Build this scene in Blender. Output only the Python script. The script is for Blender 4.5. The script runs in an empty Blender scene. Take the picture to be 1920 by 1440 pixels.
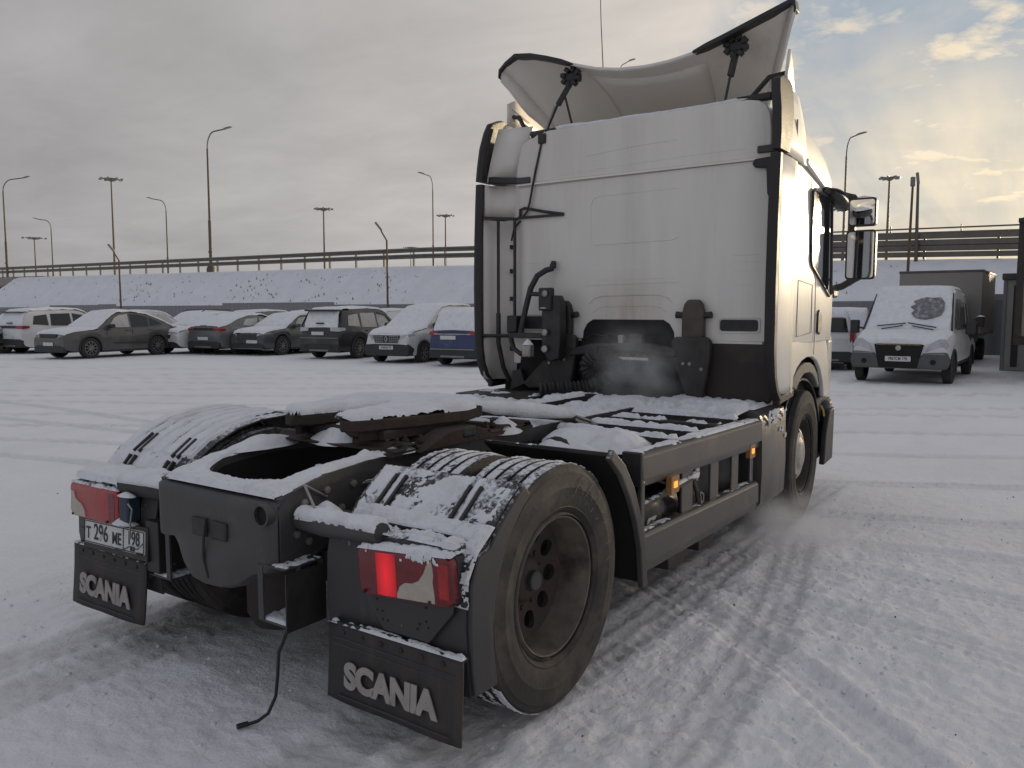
import bpy, bmesh, math, random
import numpy as np
from mathutils import Vector, Matrix
random.seed(5)
SC = bpy.context.scene
COL = SC.collection
R = math.radians

# ---------------------------------------------------------------- camera, sky, sun, exposure
cam_d = bpy.data.cameras.new('camera')
cam = bpy.data.objects.new('camera', cam_d)
COL.objects.link(cam)
CAM = (-2.772, -2.876, 1.62)
YAW = R(34.49)
cam.location = CAM
cam.rotation_euler = (R(90 - 5.153), 0, YAW - R(90))
cam_d.sensor_width = 36
cam_d.lens = 1524.8 / 1920 * 36
cam_d.clip_start = 0.05
cam_d.clip_end = 4000
SC.camera = cam

SUN_AZ, SUN_EL = R(-15.5), R(5.0)          # azimuth measured from +x towards +y
sun_vec = Vector((math.cos(SUN_EL) * math.cos(SUN_AZ), math.cos(SUN_EL) * math.sin(SUN_AZ), math.sin(SUN_EL)))
sun_l = bpy.data.lights.new('sun', 'SUN')
sun_l.energy = 3.2
sun_l.angle = R(2.5)
sun_l.color = (1.0, 0.80, 0.52)
sun = bpy.data.objects.new('sun', sun_l)
COL.objects.link(sun)
sun.rotation_euler = sun_vec.to_track_quat('Z', 'Y').to_euler()
sun.location = (30, -10, 20)

world = bpy.data.worlds.new('World')
SC.world = world
world.use_nodes = True
wt = world.node_tree
wt.nodes.clear()


def wn(t, **kw):
    n = wt.nodes.new(t)
    for k, v in kw.items():
        setattr(n, k, v)
    return n


def wmath(op, a, b=None, clamp=False):
    n = wn('ShaderNodeMath', operation=op, use_clamp=clamp)
    for i, q in enumerate((a, b)):
        if q is None:
            continue
        if isinstance(q, (int, float)):
            n.inputs[i].default_value = q
        else:
            wt.links.new(q, n.inputs[i])
    return n.outputs[0]


def wramp(fac, stops):
    n = wn('ShaderNodeValToRGB')
    wt.links.new(fac, n.inputs[0])
    e = n.color_ramp.elements
    e[0].position, e[0].color = stops[0][0], (*stops[0][1], 1)
    e[1].position, e[1].color = stops[-1][0], (*stops[-1][1], 1)
    for p, c in stops[1:-1]:
        q = e.new(p)
        q.color = (*c, 1)
    return n.outputs[0]


sky = wn('ShaderNodeTexSky', sky_type='NISHITA', sun_disc=False)
sky.sun_elevation = SUN_EL
sky.sun_rotation = R(90) - SUN_AZ
sky.air_density, sky.dust_density = 1.0, 1.5
tc = wn('ShaderNodeTexCoord')
D = tc.outputs['Generated']
sep = wn('ShaderNodeSeparateXYZ')
wt.links.new(D, sep.inputs[0])
den = wmath('ADD', wmath('MAXIMUM', sep.outputs[2], 0.0), 0.16)
cmb = wn('ShaderNodeCombineXYZ')
wt.links.new(wmath('DIVIDE', sep.outputs[0], den), cmb.inputs[0])
wt.links.new(wmath('DIVIDE', sep.outputs[1], den), cmb.inputs[1])
dotn = wn('ShaderNodeVectorMath', operation='DOT_PRODUCT')
wt.links.new(D, dotn.inputs[0])
dotn.inputs[1].default_value = sun_vec
prox = wmath('MULTIPLY', wmath('ADD', dotn.outputs['Value'], 1.0), 0.5)


def wnoise(scale, detail, rough, dist=0.0, rot=0.0, sx=1.0, sy=1.0, off=(0, 0, 0)):
    m = wn('ShaderNodeMapping')
    wt.links.new(cmb.outputs[0], m.inputs[0])
    m.inputs['Rotation'].default_value = (0, 0, rot)
    m.inputs['Scale'].default_value = (sx, sy, 1)
    m.inputs['Location'].default_value = off
    n = wn('ShaderNodeTexNoise')
    wt.links.new(m.outputs[0], n.inputs['Vector'])
    n.inputs['Scale'].default_value = scale
    n.inputs['Detail'].default_value = detail
    n.inputs['Roughness'].default_value = rough
    n.inputs['Distortion'].default_value = dist
    return n.outputs[0]


big = wnoise(0.55, 6, 0.55, 0.4, off=(3.1, 1.7, 0))
med = wnoise(1.5, 8, 0.62, 0.5, rot=0.5, sx=0.8, sy=1.3)
stk = wnoise(1.6, 6, 0.55, 0.2, rot=0.95, sx=0.3, sy=1.7)
lum0 = wnoise(2.0, 6, 0.55, 0.4, rot=0.7, sx=0.7, sy=1.2, off=(4.3, 0.1, 0))
puf = wnoise(5.0, 7, 0.6, 0.3, rot=0.3, off=(7.3, 2.2, 0))
# cloud cover: closed away from the sun, broken towards it
cover = wramp(prox, [(0.0, (1.0,) * 3), (0.85, (0.85,) * 3), (0.885, (0.45,) * 3), (0.915, (0.12,) * 3), (1.0, (0.10,) * 3)])
cl = wmath('ADD', wmath('MULTIPLY', med, 0.75), wmath('MULTIPLY', big, 0.55))
cl = wmath('ADD', cl, wmath('SUBTRACT', cover, 0.52))
mask = wmath('MULTIPLY', wmath('SUBTRACT', cl, 0.28), 3.2, clamp=True)
# low bands of stratus over the horizon
lowb = wramp(sep.outputs[2], [(0.0, (1,) * 3), (0.12, (0.95,) * 3), (0.20, (0.75,) * 3), (0.29, (0.0,) * 3), (1.0, (0.0,) * 3)])
stm = wmath('MULTIPLY', wmath('SUBTRACT', stk, 0.40), 4.0, clamp=True)
pm_ = wmath('MULTIPLY', wmath('SUBTRACT', wmath('ADD', wmath('MULTIPLY', puf, 0.7), wmath('MULTIPLY', med, 0.5)), 0.61), 8.0, clamp=True)
mask = wmath('MAXIMUM', mask, wmath('ADD', 0.16, wmath('MULTIPLY', wmath('SUBTRACT', lum0, 0.45), 1.6)), clamp=False)
mask = wmath('MAXIMUM', mask, wmath('MULTIPLY', pm_, 0.9))
mask = wmath('MAXIMUM', mask, wmath('MULTIPLY', lowb, wmath('ADD', wmath('MULTIPLY', stm, 0.6), 0.42)))
ccol = wramp(prox, [(0.0, (0.325, 0.34, 0.375)), (0.40, (0.295, 0.30, 0.32)), (0.56, (0.285, 0.275, 0.28)), (0.70, (0.325, 0.315, 0.312)),
                    (0.80, (0.395, 0.375, 0.362)), (0.89, (0.53, 0.485, 0.44)), (0.935, (0.65, 0.57, 0.46)), (0.97, (0.82, 0.68, 0.47)), (1.0, (1.2, 0.97, 0.62))])
lum = wnoise(2.0, 8, 0.6, 0.3, rot=0.6, sx=1.2, sy=0.7, off=(1.3, 5.1, 0))
shade = wmath('ADD', wmath('MULTIPLY', wmath('ADD', wmath('MULTIPLY', big, 0.8), wmath('ADD', wmath('MULTIPLY', lum, 0.55), wmath('MULTIPLY', stk, 0.10))), 0.85), 0.36)
mixc = wn('ShaderNodeMix', data_type='RGBA', blend_type='MULTIPLY')
mixc.inputs['Factor'].default_value = 1.0
wt.links.new(ccol, mixc.inputs[6])
wt.links.new(shade, mixc.inputs[7])
# the clear gaps show the sky texture
skm = wn('ShaderNodeMix', data_type='RGBA', blend_type='MULTIPLY')
skm.inputs['Factor'].default_value = 1.0
wt.links.new(sky.outputs[0], skm.inputs[6])
skm.inputs[7].default_value = (0.052, 0.066, 0.092, 1)
fin = wn('ShaderNodeMix', data_type='RGBA', blend_type='MIX')
gap = wn('ShaderNodeMix', data_type='RGBA', blend_type='MIX')
gap.inputs['Factor'].default_value = 0.85
wt.links.new(skm.outputs[2], gap.inputs[6])
gap.inputs[7].default_value = (0.285, 0.335, 0.39, 1)
wt.links.new(mask, fin.inputs['Factor'])
wt.links.new(gap.outputs[2], fin.inputs[6])
# overhead the cloud turns cooler
tint = wramp(sep.outputs[2], [(0.0, (1, 1, 1)), (0.34, (1, 1, 1)), (0.75, (0.96, 0.99, 1.06)), (1.0, (0.96, 0.99, 1.07))])
mixt = wn('ShaderNodeMix', data_type='RGBA', blend_type='MULTIPLY')
mixt.inputs['Factor'].default_value = 1.0
wt.links.new(mixc.outputs[2], mixt.inputs[6])
wt.links.new(tint, mixt.inputs[7])
wt.links.new(mixt.outputs[2], fin.inputs[7])
bg = wn('ShaderNodeBackground')
bg.inputs['Strength'].default_value = 1.0
wt.links.new(fin.outputs[2], bg.inputs[0])
wo = wn('ShaderNodeOutputWorld')
wt.links.new(bg.outputs[0], wo.inputs[0])

SC.view_settings.view_transform = 'Standard'
SC.view_settings.look = 'None'
SC.view_settings.exposure = 0.42
SC.view_settings.gamma = 1.0
SC.render.resolution_x, SC.render.resolution_y = 1024, 768
SC.cycles.volume_step_rate = 2.0
SC.cycles.max_bounces = 8
SC.cycles.volume_bounces = 2
SC.cycles.use_denoising = True

# ---------------------------------------------------------------- noise
def vnoise(p, seed=0):
    p = np.asarray(p, float)
    i = np.floor(p).astype(np.int64)
    f = p - i
    w = f * f * (3 - 2 * f)
    out = 0.0
    for dx in (0, 1):
        for dy in (0, 1):
            for dz in (0, 1):
                h = (i[..., 0] + dx) * 374761393 + (i[..., 1] + dy) * 668265263 + (i[..., 2] + dz) * 2147483647 + seed * 974711
                h = (h ^ (h >> 13)) * 1274126177
                h = ((h ^ (h >> 16)) & 0xFFFFFF) / float(0xFFFFFF)
                out = out + h * (w[..., 0] if dx else 1 - w[..., 0]) * (w[..., 1] if dy else 1 - w[..., 1]) * (w[..., 2] if dz else 1 - w[..., 2])
    return out * 2 - 1


def fbm(p, octv=4, seed=0, gain=0.5):
    p = np.asarray(p, float)
    a, s, t = 1.0, 0.0, 0.0
    for k in range(octv):
        s = s + a * vnoise(p * (2.03 ** k) + k * 17.3, seed + k)
        t += a
        a *= gain
    return s / t


def sstep(a, b, x):
    t = np.clip((x - a) / (b - a), 0, 1)
    return t * t * (3 - 2 * t)


# ---------------------------------------------------------------- mesh helpers
class MB:
    def __init__(s):
        s.v, s.f = [], []

    def add(s, vs, fs):
        o = len(s.v)
        s.v += [tuple(float(c) for c in q) for q in vs]
        s.f += [tuple(i + o for i in q) for q in fs]
        return s

    def box(s, c, d, rot=None):
        x, y, z = d[0] / 2, d[1] / 2, d[2] / 2
        vs = [Vector((a * x, b * y, e * z)) for a in (-1, 1) for b in (-1, 1) for e in (-1, 1)]
        if rot is not None:
            vs = [rot @ q for q in vs]
        vs = [q + Vector(c) for q in vs]
        return s.add(vs, [(0, 1, 3, 2), (4, 6, 7, 5), (0, 4, 5, 1), (2, 3, 7, 6), (0, 2, 6, 4), (1, 5, 7, 3)])

    def bb(s, x0, x1, y0, y1, z0, z1):
        return s.box(((x0 + x1) / 2, (y0 + y1) / 2, (z0 + z1) / 2), (abs(x1 - x0), abs(y1 - y0), abs(z1 - z0)))

    def bar(s, p, q, w, h, up=(0, 0, 1)):
        p, q = Vector(p), Vector(q)
        d = (q - p)
        L = d.length
        d.normalize()
        u = Vector(up)
        if abs(d.dot(u)) > 0.98:
            u = Vector((1, 0, 0))
        a = d.cross(u).normalized()
        b = a.cross(d).normalized()
        vs = []
        for t in (p, q):
            for i, j in ((-1, -1), (1, -1), (1, 1), (-1, 1)):
                vs.append(t + a * (i * w / 2) + b * (j * h / 2))
        return s.add(vs, [(3, 2, 1, 0), (4, 5, 6, 7), (0, 1, 5, 4), (1, 2, 6, 5), (2, 3, 7, 6), (3, 0, 4, 7)])

    def tube(s, pts, r, n=8, cap=True):
        P = [Vector(q) for q in pts]
        m = len(P)
        rr = r if isinstance(r, (list, tuple)) else [r] * m
        t0 = (P[1] - P[0]).normalized()
        a = t0.orthogonal().normalized()
        rings = []
        for i in range(m):
            t = (P[min(i + 1, m - 1)] - P[max(i - 1, 0)]).normalized()
            a = (a - t * a.dot(t))
            if a.length < 1e-6:
                a = t.orthogonal()
            a.normalize()
            b = t.cross(a)
            rings.append([P[i] + (a * math.cos(2 * math.pi * k / n) + b * math.sin(2 * math.pi * k / n)) * rr[i] for k in range(n)])
        return s.loft(rings, cap=cap)

    def loft(s, rings, closed=True, cap=True):
        n = len(rings[0])
        vs = [q for r in rings for q in r]
        fs = []
        for i in range(len(rings) - 1):
            for k in range(n if closed else n - 1):
                k2 = (k + 1) % n
                fs.append((i * n + k, i * n + k2, (i + 1) * n + k2, (i + 1) * n + k))
        if cap:
            fs.append(tuple(range(n - 1, -1, -1)))
            fs.append(tuple((len(rings) - 1) * n + k for k in range(n)))
        return s.add(vs, fs)

    def prism(s, poly, ax, a, b):
        def P(q, t):
            return {'x': (t, q[0], q[1]), 'y': (q[0], t, q[1]), 'z': (q[0], q[1], t)}[ax]
        return s.loft([[P(q, a) for q in poly], [P(q, b) for q in poly]])

    def lathe(s, prof, ax, c, n=32, closed=False, a0=0.0):
        rings = []
        for r, h in prof:
            ring = []
            for k in range(n):
                t = a0 + 2 * math.pi * k / n
                u, w = r * math.cos(t), r * math.sin(t)
                ring.append({'x': (c[0] + h, c[1] + u, c[2] + w), 'y': (c[0] + u, c[1] + h, c[2] + w), 'z': (c[0] + u, c[1] + w, c[2] + h)}[ax])
            rings.append(ring)
        if closed:
            rings.append(rings[0])
        return s.loft(rings, cap=False)

    def sheet(s, G):
        G = np.asarray(G, float)
        a, b = G.shape[:2]
        return s.add(G.reshape(-1, 3), [(i * b + j, i * b + j + 1, (i + 1) * b + j + 1, (i + 1) * b + j) for i in range(a - 1) for j in range(b - 1)])

    def pieces(s, name, mat, parent=None, **kw):
        """one object for each connected piece"""
        p = list(range(len(s.v)))

        def find(i):
            while p[i] != i:
                p[i] = p[p[i]]
                i = p[i]
            return i
        for f in s.f:
            a = find(f[0])
            for j in f[1:]:
                p[find(j)] = a
        groups = {}
        for f in s.f:
            groups.setdefault(find(f[0]), []).append(f)
        out = []
        for fs in groups.values():
            ids = sorted({i for f in fs for i in f})
            mp = {i: k for k, i in enumerate(ids)}
            m = MB()
            m.add([s.v[i] for i in ids], [tuple(mp[i] for i in f) for f in fs])
            out.append(m.build(name, mat, parent, **kw))
        return out

    def build(s, name, mat, parent=None, smooth=None, bevel=0.0, kind=None, solid=0.0, segs=2, label=None):
        me = bpy.data.meshes.new(name)
        me.from_pydata(s.v, [], s.f)
        bm = bmesh.new()
        bm.from_mesh(me)
        bmesh.ops.remove_doubles(bm, verts=bm.verts, dist=1e-6)
        bmesh.ops.recalc_face_normals(bm, faces=bm.faces)
        bm.to_mesh(me)
        bm.free()
        if smooth is not None:
            me.polygons.foreach_set('use_smooth', [True] * len(me.polygons))
            me.set_sharp_from_angle(angle=R(smooth))
        me.materials.append(mat)
        o = bpy.data.objects.new(name, me)
        COL.objects.link(o)
        if parent is not None:
            o.parent = parent
        if solid:
            m = o.modifiers.new('solid', 'SOLIDIFY')
            m.thickness = solid
            m.offset = 0
        if bevel:
            m = o.modifiers.new('bevel', 'BEVEL')
            m.width = bevel
            m.segments = segs
            m.limit_method = 'ANGLE'
            m.angle_limit = R(35)
            if smooth is None:
                me.polygons.foreach_set('use_smooth', [True] * len(me.polygons))
                me.set_sharp_from_angle(angle=R(40))
        if kind:
            o['kind'] = kind
        if label:
            o['label'] = label
        return o


def thing(name, label, cat, loc=(0, 0, 0), rz=0.0, group=None):
    o = bpy.data.objects.new(name, None)
    COL.objects.link(o)
    o.location = loc
    o.rotation_euler = (0, 0, rz)
    o.empty_display_size = 0.2
    o['label'] = label
    o['category'] = cat
    if group:
        o['group'] = group
    return o


def tag(o, label, cat, group=None):
    o['label'] = label
    o['category'] = cat
    if group:
        o['group'] = group
    return o


def part_root(name, parent, loc=(0, 0, 0), rz=0.0, label=None):
    o = bpy.data.objects.new(name, None)
    COL.objects.link(o)
    o.parent = parent
    o.location = loc
    o.rotation_euler = (0, 0, rz)
    o.empty_display_size = 0.1
    if label:
        o['label'] = label
    return o


def copy_tree(o, parent=None):
    c = o.copy()
    COL.objects.link(c)
    c.parent = parent
    for ch in list(o.children):
        copy_tree(ch, c)
    return c


def lettering(txt, size, mat, parent, mtx, name='lettering', bold=0.0, depth=0.002, align='CENTER', space=1.0, xs=1.0, label=None):
    cu = bpy.data.curves.new(name, 'FONT')
    cu.body = txt
    cu.size = size
    cu.align_x = align
    cu.align_y = 'CENTER'
    cu.offset = bold
    cu.extrude = depth
    cu.space_character = space
    t = bpy.data.objects.new(name, cu)
    COL.objects.link(t)
    me = bpy.data.meshes.new_from_object(t.evaluated_get(bpy.context.evaluated_depsgraph_get()))
    bpy.data.objects.remove(t)
    me.name = name
    me.transform(Matrix.Diagonal((xs, 1, 1, 1)))
    me.transform(mtx)
    me.materials.clear()
    me.materials.append(mat)
    o = bpy.data.objects.new(name, me)
    COL.objects.link(o)
    o.parent = parent
    if label:
        o['label'] = label
    return o


def frame(o, xd, yd):
    xd, yd = Vector(xd).normalized(), Vector(yd).normalized()
    zd = xd.cross(yd)
    m = Matrix((xd, yd, zd)).transposed().to_4x4()
    m.translation = Vector(o)
    return m


def np_mesh(name, V, F, mat, parent=None, smooth=True, kind=None):
    me = bpy.data.meshes.new(name)
    V = np.asarray(V, np.float32)
    F = np.asarray(F, np.int32)
    me.vertices.add(len(V))
    me.vertices.foreach_set('co', V.ravel())
    me.loops.add(F.size)
    me.loops.foreach_set('vertex_index', F.ravel())
    me.polygons.add(len(F))
    me.polygons.foreach_set('loop_start', np.arange(0, F.size, F.shape[1], dtype=np.int32))
    me.polygons.foreach_set('loop_total', np.full(len(F), F.shape[1], np.int32))
    if smooth:
        me.polygons.foreach_set('use_smooth', np.ones(len(F), bool))
    me.update()
    me.validate()
    me.materials.append(mat)
    o = bpy.data.objects.new(name, me)
    COL.objects.link(o)
    if parent is not None:
        o.parent = parent
    if kind:
        o['kind'] = kind
    return o


def snow_sheet(name, fn, ul, vl, du, th, parent, seed=0, cover=0.25, rag=0.5, freq=9.0, edge=0.05, aspect=None, kind='stuff', mat=None):
    """lay a ragged shell of snow over fn(u, v) -> (point, normal); ul, vl are lengths in metres"""
    nu, nv = max(4, int(ul / du)), max(4, int(vl / du))
    u, v = np.meshgrid(np.linspace(0, 1, nu), np.linspace(0, 1, nv), indexing='ij')
    P, N = fn(u, v)
    q = np.stack([u * ul, v * vl, np.zeros_like(u) + seed * 3.7], -1)
    n1 = fbm(q * freq, 4, seed)
    n2 = fbm(q * freq * 0.33, 3, seed + 9)
    n3 = fbm(q * freq * 4.5, 2, seed + 5)
    dist = np.minimum(np.minimum(u, 1 - u) * ul, np.minimum(v, 1 - v) * vl)
    t = cover + rag * (0.55 * n1 + 0.6 * n2 + 0.42 * n3) - 0.9 * (1 - sstep(0, edge, dist))
    h = np.where(t > 0, th * (1 - np.exp(-np.maximum(t, 0) * 5.0)) * (1 + 0.45 * n2 + 0.3 * n1) + 0.0015 * n3 * (t > 0), 0) - 0.0015
    V = P + N * h[..., None]
    idx = np.arange(nu * nv).reshape(nu, nv)
    F = np.stack([idx[:-1, :-1], idx[1:, :-1], idx[1:, 1:], idx[:-1, 1:]], -1).reshape(-1, 4)
    keep = (t.ravel()[F] > 0).any(1)
    F = F[keep]
    used = np.unique(F)
    if len(used) == 0:
        return None
    remap = np.zeros(nu * nv, int)
    remap[used] = np.arange(len(used))
    return np_mesh(name, V.reshape(-1, 3)[used], remap[F], mat or M['snow_shell'], parent, True, kind)


def plane_fn(o, U, Vv, n=None):
    o, U, Vv = (np.array(q, float) for q in (o, U, Vv))
    nn = np.cross(U, Vv) if n is None else np.array(n, float)
    nn = nn / np.linalg.norm(nn)

    def fn(u, v):
        return o + u[..., None] * U + v[..., None] * Vv, np.broadcast_to(nn, u.shape + (3,))
    return fn


def poly_fn(path, y0, y1):
    """sweep of an (x, z) polyline across y"""
    p = np.array(path, float)
    seg = np.r_[0, np.cumsum(np.linalg.norm(np.diff(p, axis=0), axis=1))]
    L = seg[-1]

    def fn(u, v):
        s = u * L
        x, z = np.interp(s, seg, p[:, 0]), np.interp(s, seg, p[:, 1])
        e = 0.02
        tx = np.interp(s + e, seg, p[:, 0]) - np.interp(s - e, seg, p[:, 0])
        tz = np.interp(s + e, seg, p[:, 1]) - np.interp(s - e, seg, p[:, 1])
        l = np.hypot(tx, tz) + 1e-9
        nx, nz = -tz / l, tx / l
        sg = np.where(nz < -0.05, -1.0, 1.0)
        return np.stack([x, y0 + v * (y1 - y0), z], -1), np.stack([nx * sg, 0 * nx, nz * sg], -1)
    fn.L = L
    return fn


# ---------------------------------------------------------------- materials
M = {}


def mat(name, col, rough=0.6, metal=0.0, var=0.12, scale=6.0, bump=0.0, bscale=60.0, coat=0.0, spots=None, spot_amt=0.5, spot_scale=3.0,
        powder=0.0, rmin=0.0, emit=None, estr=0.0, trans=0.0, ior=1.45, streak=False, rvar=0.1, sss=0.0, alpha=1.0):
    m = bpy.data.materials.new(name)
    m.use_nodes = True
    nt = m.node_tree
    b = nt.nodes['Principled BSDF']
    L = nt.links.new

    def N(t, **kw):
        n = nt.nodes.new(t)
        for k, v in kw.items():
            setattr(n, k, v)
        return n
    t = N('ShaderNodeTexCoord')
    src = t.outputs['Object']
    if streak:
        mp = N('ShaderNodeMapping')
        mp.inputs['Scale'].default_value = (1, 1, 0.12)
        L(src, mp.inputs[0])
        src = mp.outputs[0]

    def noise(sc, det=5, vec=None):
        n = N('ShaderNodeTexNoise')
        n.inputs['Scale'].default_value = sc
        n.inputs['Detail'].default_value = det
        n.inputs['Roughness'].default_value = 0.6
        L(vec or src, n.inputs['Vector'])
        return n.outputs[0]

    def mixrgb(f, a, c, bt='MIX'):
        x = N('ShaderNodeMix', data_type='RGBA', blend_type=bt)
        for sock, val in ((x.inputs['Factor'], f), (x.inputs[6], a), (x.inputs[7], c)):
            if isinstance(val, (int, float)):
                sock.default_value = val
            elif isinstance(val, tuple):
                sock.default_value = (*val[:3], 1)
            else:
                L(val, sock)
        return x.outputs[2]

    def mrange(v, a, c, d=0.0, e=1.0):
        x = N('ShaderNodeMapRange')
        L(v, x.inputs[0])
        for i, q in enumerate((a, c, d, e)):
            x.inputs[i + 1].default_value = q
        return x.outputs[0]
    n1 = noise(scale)
    lo = tuple(c * (1 - var) for c in col)
    hi = tuple(min(1, c * (1 + var)) for c in col)
    c = mixrgb(mrange(n1, 0.3, 0.7), lo, hi)
    if spots is not None:
        n2 = noise(spot_scale, 8)
        c = mixrgb(mrange(n2, 0.62 - spot_amt * 0.3, 0.85 - spot_amt * 0.3), c, spots)
    rsock = mrange(n1, 0.3, 0.7, max(0.02, rough - rvar), min(1, rough + rvar))
    if powder > 0:
        g = N('ShaderNodeNewGeometry')
        sp = N('ShaderNodeSeparateXYZ')
        L(g.outputs['Normal'], sp.inputs[0])
        n3 = noise(55, 8, t.outputs['Object'])
        n4 = noise(5, 4, t.outputs['Object'])
        ma = N('ShaderNodeMath', operation='ADD')
        L(n3, ma.inputs[0])
        L(n4, ma.inputs[1])
        mb = N('ShaderNodeMath', operation='MULTIPLY_ADD')
        L(sp.outputs[2], mb.inputs[0])
        mb.inputs[1].default_value = 0.45
        L(ma.outputs[0], mb.inputs[2])
        f0 = mrange(mb.outputs[0], 1.57 - powder * 0.5, 1.80 - powder * 0.5, 0.0, 0.9)
        sy_ = N('ShaderNodeMath', operation='ABSOLUTE')
        L(sp.outputs[1], sy_.inputs[0])
        fy = mrange(sy_.outputs[0], 0.35, 0.75, 1.0, 0.0)
        mm_ = N('ShaderNodeMath', operation='MULTIPLY')
        L(f0, mm_.inputs[0])
        L(fy, mm_.inputs[1])
        f = mm_.outputs[0]
        if rmin:
            vm = N('ShaderNodeVectorMath', operation='MULTIPLY')
            vm.inputs[1].default_value = (1, 0, 1)
            L(t.outputs['Object'], vm.inputs[0])
            vl = N('ShaderNodeVectorMath', operation='LENGTH')
            L(vm.outputs[0], vl.inputs[0])
            fr_ = mrange(vl.outputs['Value'], rmin - 0.01, rmin + 0.01)
            m5 = N('ShaderNodeMath', operation='MULTIPLY')
            L(f, m5.inputs[0])
            L(fr_, m5.inputs[1])
            f = m5.outputs[0]
        c = mixrgb(f, c, (0.78, 0.80, 0.84))
    L(c, b.inputs['Base Color'])
    L(rsock, b.inputs['Roughness'])
    b.inputs['Metallic'].default_value = metal
    if coat:
        b.inputs['Coat Weight'].default_value = coat
        b.inputs['Coat Roughness'].default_value = 0.08
    if trans:
        b.inputs['Transmission Weight'].default_value = trans
        b.inputs['IOR'].default_value = ior
    if sss:
        b.inputs['Subsurface Weight'].default_value = sss
        b.inputs['Subsurface Radius'].default_value = (0.02, 0.025, 0.03)
    if emit is not None:
        b.inputs['Emission Color'].default_value = (*emit, 1)
        b.inputs['Emission Strength'].default_value = estr
    if bump:
        bp = N('ShaderNodeBump')
        bp.inputs['Strength'].default_value = bump
        bp.inputs['Distance'].default_value = 0.01
        L(noise(bscale, 6, t.outputs['Object']), bp.inputs['Height'])
        L(bp.outputs[0], b.inputs['Normal'])
    M[name] = m
    return m


mat('snow_shell', (0.80, 0.81, 0.845), 0.75, var=0.06, scale=9, bump=0.9, bscale=85, spots=(0.66, 0.65, 0.65), spot_amt=0.3, spot_scale=7)
mat('paint_white', (0.70, 0.67, 0.62), 0.34, var=0.09, scale=3.2, coat=0.15, spots=(0.58, 0.54, 0.48), spot_amt=0.36, spot_scale=2.1, streak=True, bump=0.03, bscale=3)
_nt = M['paint_white'].node_tree            # soot and rust run-off above the engine tunnel
_b = _nt.nodes['Principled BSDF']
_old = _b.inputs['Base Color'].links[0].from_socket
_tc = _nt.nodes.new('ShaderNodeTexCoord')
_mp = _nt.nodes.new('ShaderNodeMapping')
_mp.inputs['Location'].default_value = (0, 0.06 * 2.6, -1.62 * 3.0)
_mp.inputs['Scale'].default_value = (0, 2.6, 3.0)
_gr = _nt.nodes.new('ShaderNodeTexGradient')
_gr.gradient_type = 'SPHERICAL'
_nz = _nt.nodes.new('ShaderNodeTexNoise')
_m2 = _nt.nodes.new('ShaderNodeMapping')
_m2.inputs['Scale'].default_value = (1, 9, 1.2)
_nz.inputs['Scale'].default_value = 2.0
_nz.inputs['Detail'].default_value = 6
_ml = _nt.nodes.new('ShaderNodeMath')
_ml.operation = 'MULTIPLY'
_mx = _nt.nodes.new('ShaderNodeMix')
_mx.data_type = 'RGBA'
_mx.inputs[7].default_value = (0.36, 0.27, 0.19, 1)
for _a, _c in ((_tc.outputs['Object'], _mp.inputs[0]), (_mp.outputs[0], _gr.inputs[0]), (_tc.outputs['Object'], _m2.inputs[0]), (_m2.outputs[0], _nz.inputs['Vector']),
               (_gr.outputs[1], _ml.inputs[0]), (_nz.outputs[0], _ml.inputs[1]), (_ml.outputs[0], _mx.inputs['Factor']), (_old, _mx.inputs[6]), (_mx.outputs[2], _b.inputs['Base Color'])):
    _nt.links.new(_a, _c)
mat('paint_side', (0.70, 0.68, 0.64), 0.5, var=0.03, scale=2.0, coat=0.55, rvar=0.05, bump=0.02, bscale=2.5)
M['paint_side'].node_tree.nodes['Principled BSDF'].inputs['Specular IOR Level'].default_value = 0.15
M['paint_side'].node_tree.nodes['Principled BSDF'].inputs['Coat Roughness'].default_value = 0.13
mat('plastic_white', (0.76, 0.72, 0.665), 0.42, var=0.05, scale=3, streak=True, spots=(0.44, 0.41, 0.37), spot_amt=0.2, spot_scale=1.4)
mat('rubber_black', (0.018, 0.017, 0.018), 0.55, var=0.25, scale=5, bump=0.15, bscale=90)
mat('plastic_black', (0.022, 0.021, 0.021), 0.5, var=0.3, scale=7, bump=0.1, bscale=70, spots=(0.06, 0.055, 0.05), spot_amt=0.25)
mat('frame_dark', (0.028, 0.026, 0.025), 0.6, var=0.3, scale=6, bump=0.2, bscale=40, spots=(0.065, 0.055, 0.046), spot_amt=0.4, spot_scale=4)
mat('frame_grey', (0.056, 0.054, 0.056), 0.5, var=0.2, scale=4, bump=0.2, bscale=50, spots=(0.09, 0.08, 0.072), spot_amt=0.3, spot_scale=3)
mat('rust', (0.036, 0.026, 0.022), 0.8, var=0.4, scale=7, bump=0.5, bscale=35, spots=(0.068, 0.04, 0.028), spot_amt=0.5, spot_scale=6)
mat('fender_grey', (0.040, 0.039, 0.042), 0.55, var=0.15, scale=3, bump=0.08, bscale=60, spots=(0.13, 0.115, 0.10), spot_amt=0.35, spot_scale=2.2, streak=True, powder=0.52)
mat('skirt_grey', (0.088, 0.080, 0.074), 0.38, metal=0.25, var=0.12, scale=3, bump=0.06, bscale=40, spots=(0.16, 0.14, 0.12), spot_amt=0.35, spot_scale=2.0)
mat('tyre', (0.030, 0.028, 0.026), 0.75, var=0.3, scale=4, bump=0.25, bscale=50, spots=(0.07, 0.06, 0.052), spot_amt=0.5, spot_scale=5)
mat('tyre_snow', (0.032, 0.029, 0.027), 0.75, var=0.3, scale=4, bump=0.25, bscale=50, spots=(0.095, 0.08, 0.066), spot_amt=0.55, spot_scale=5, powder=0.62, rmin=0.478)
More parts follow.
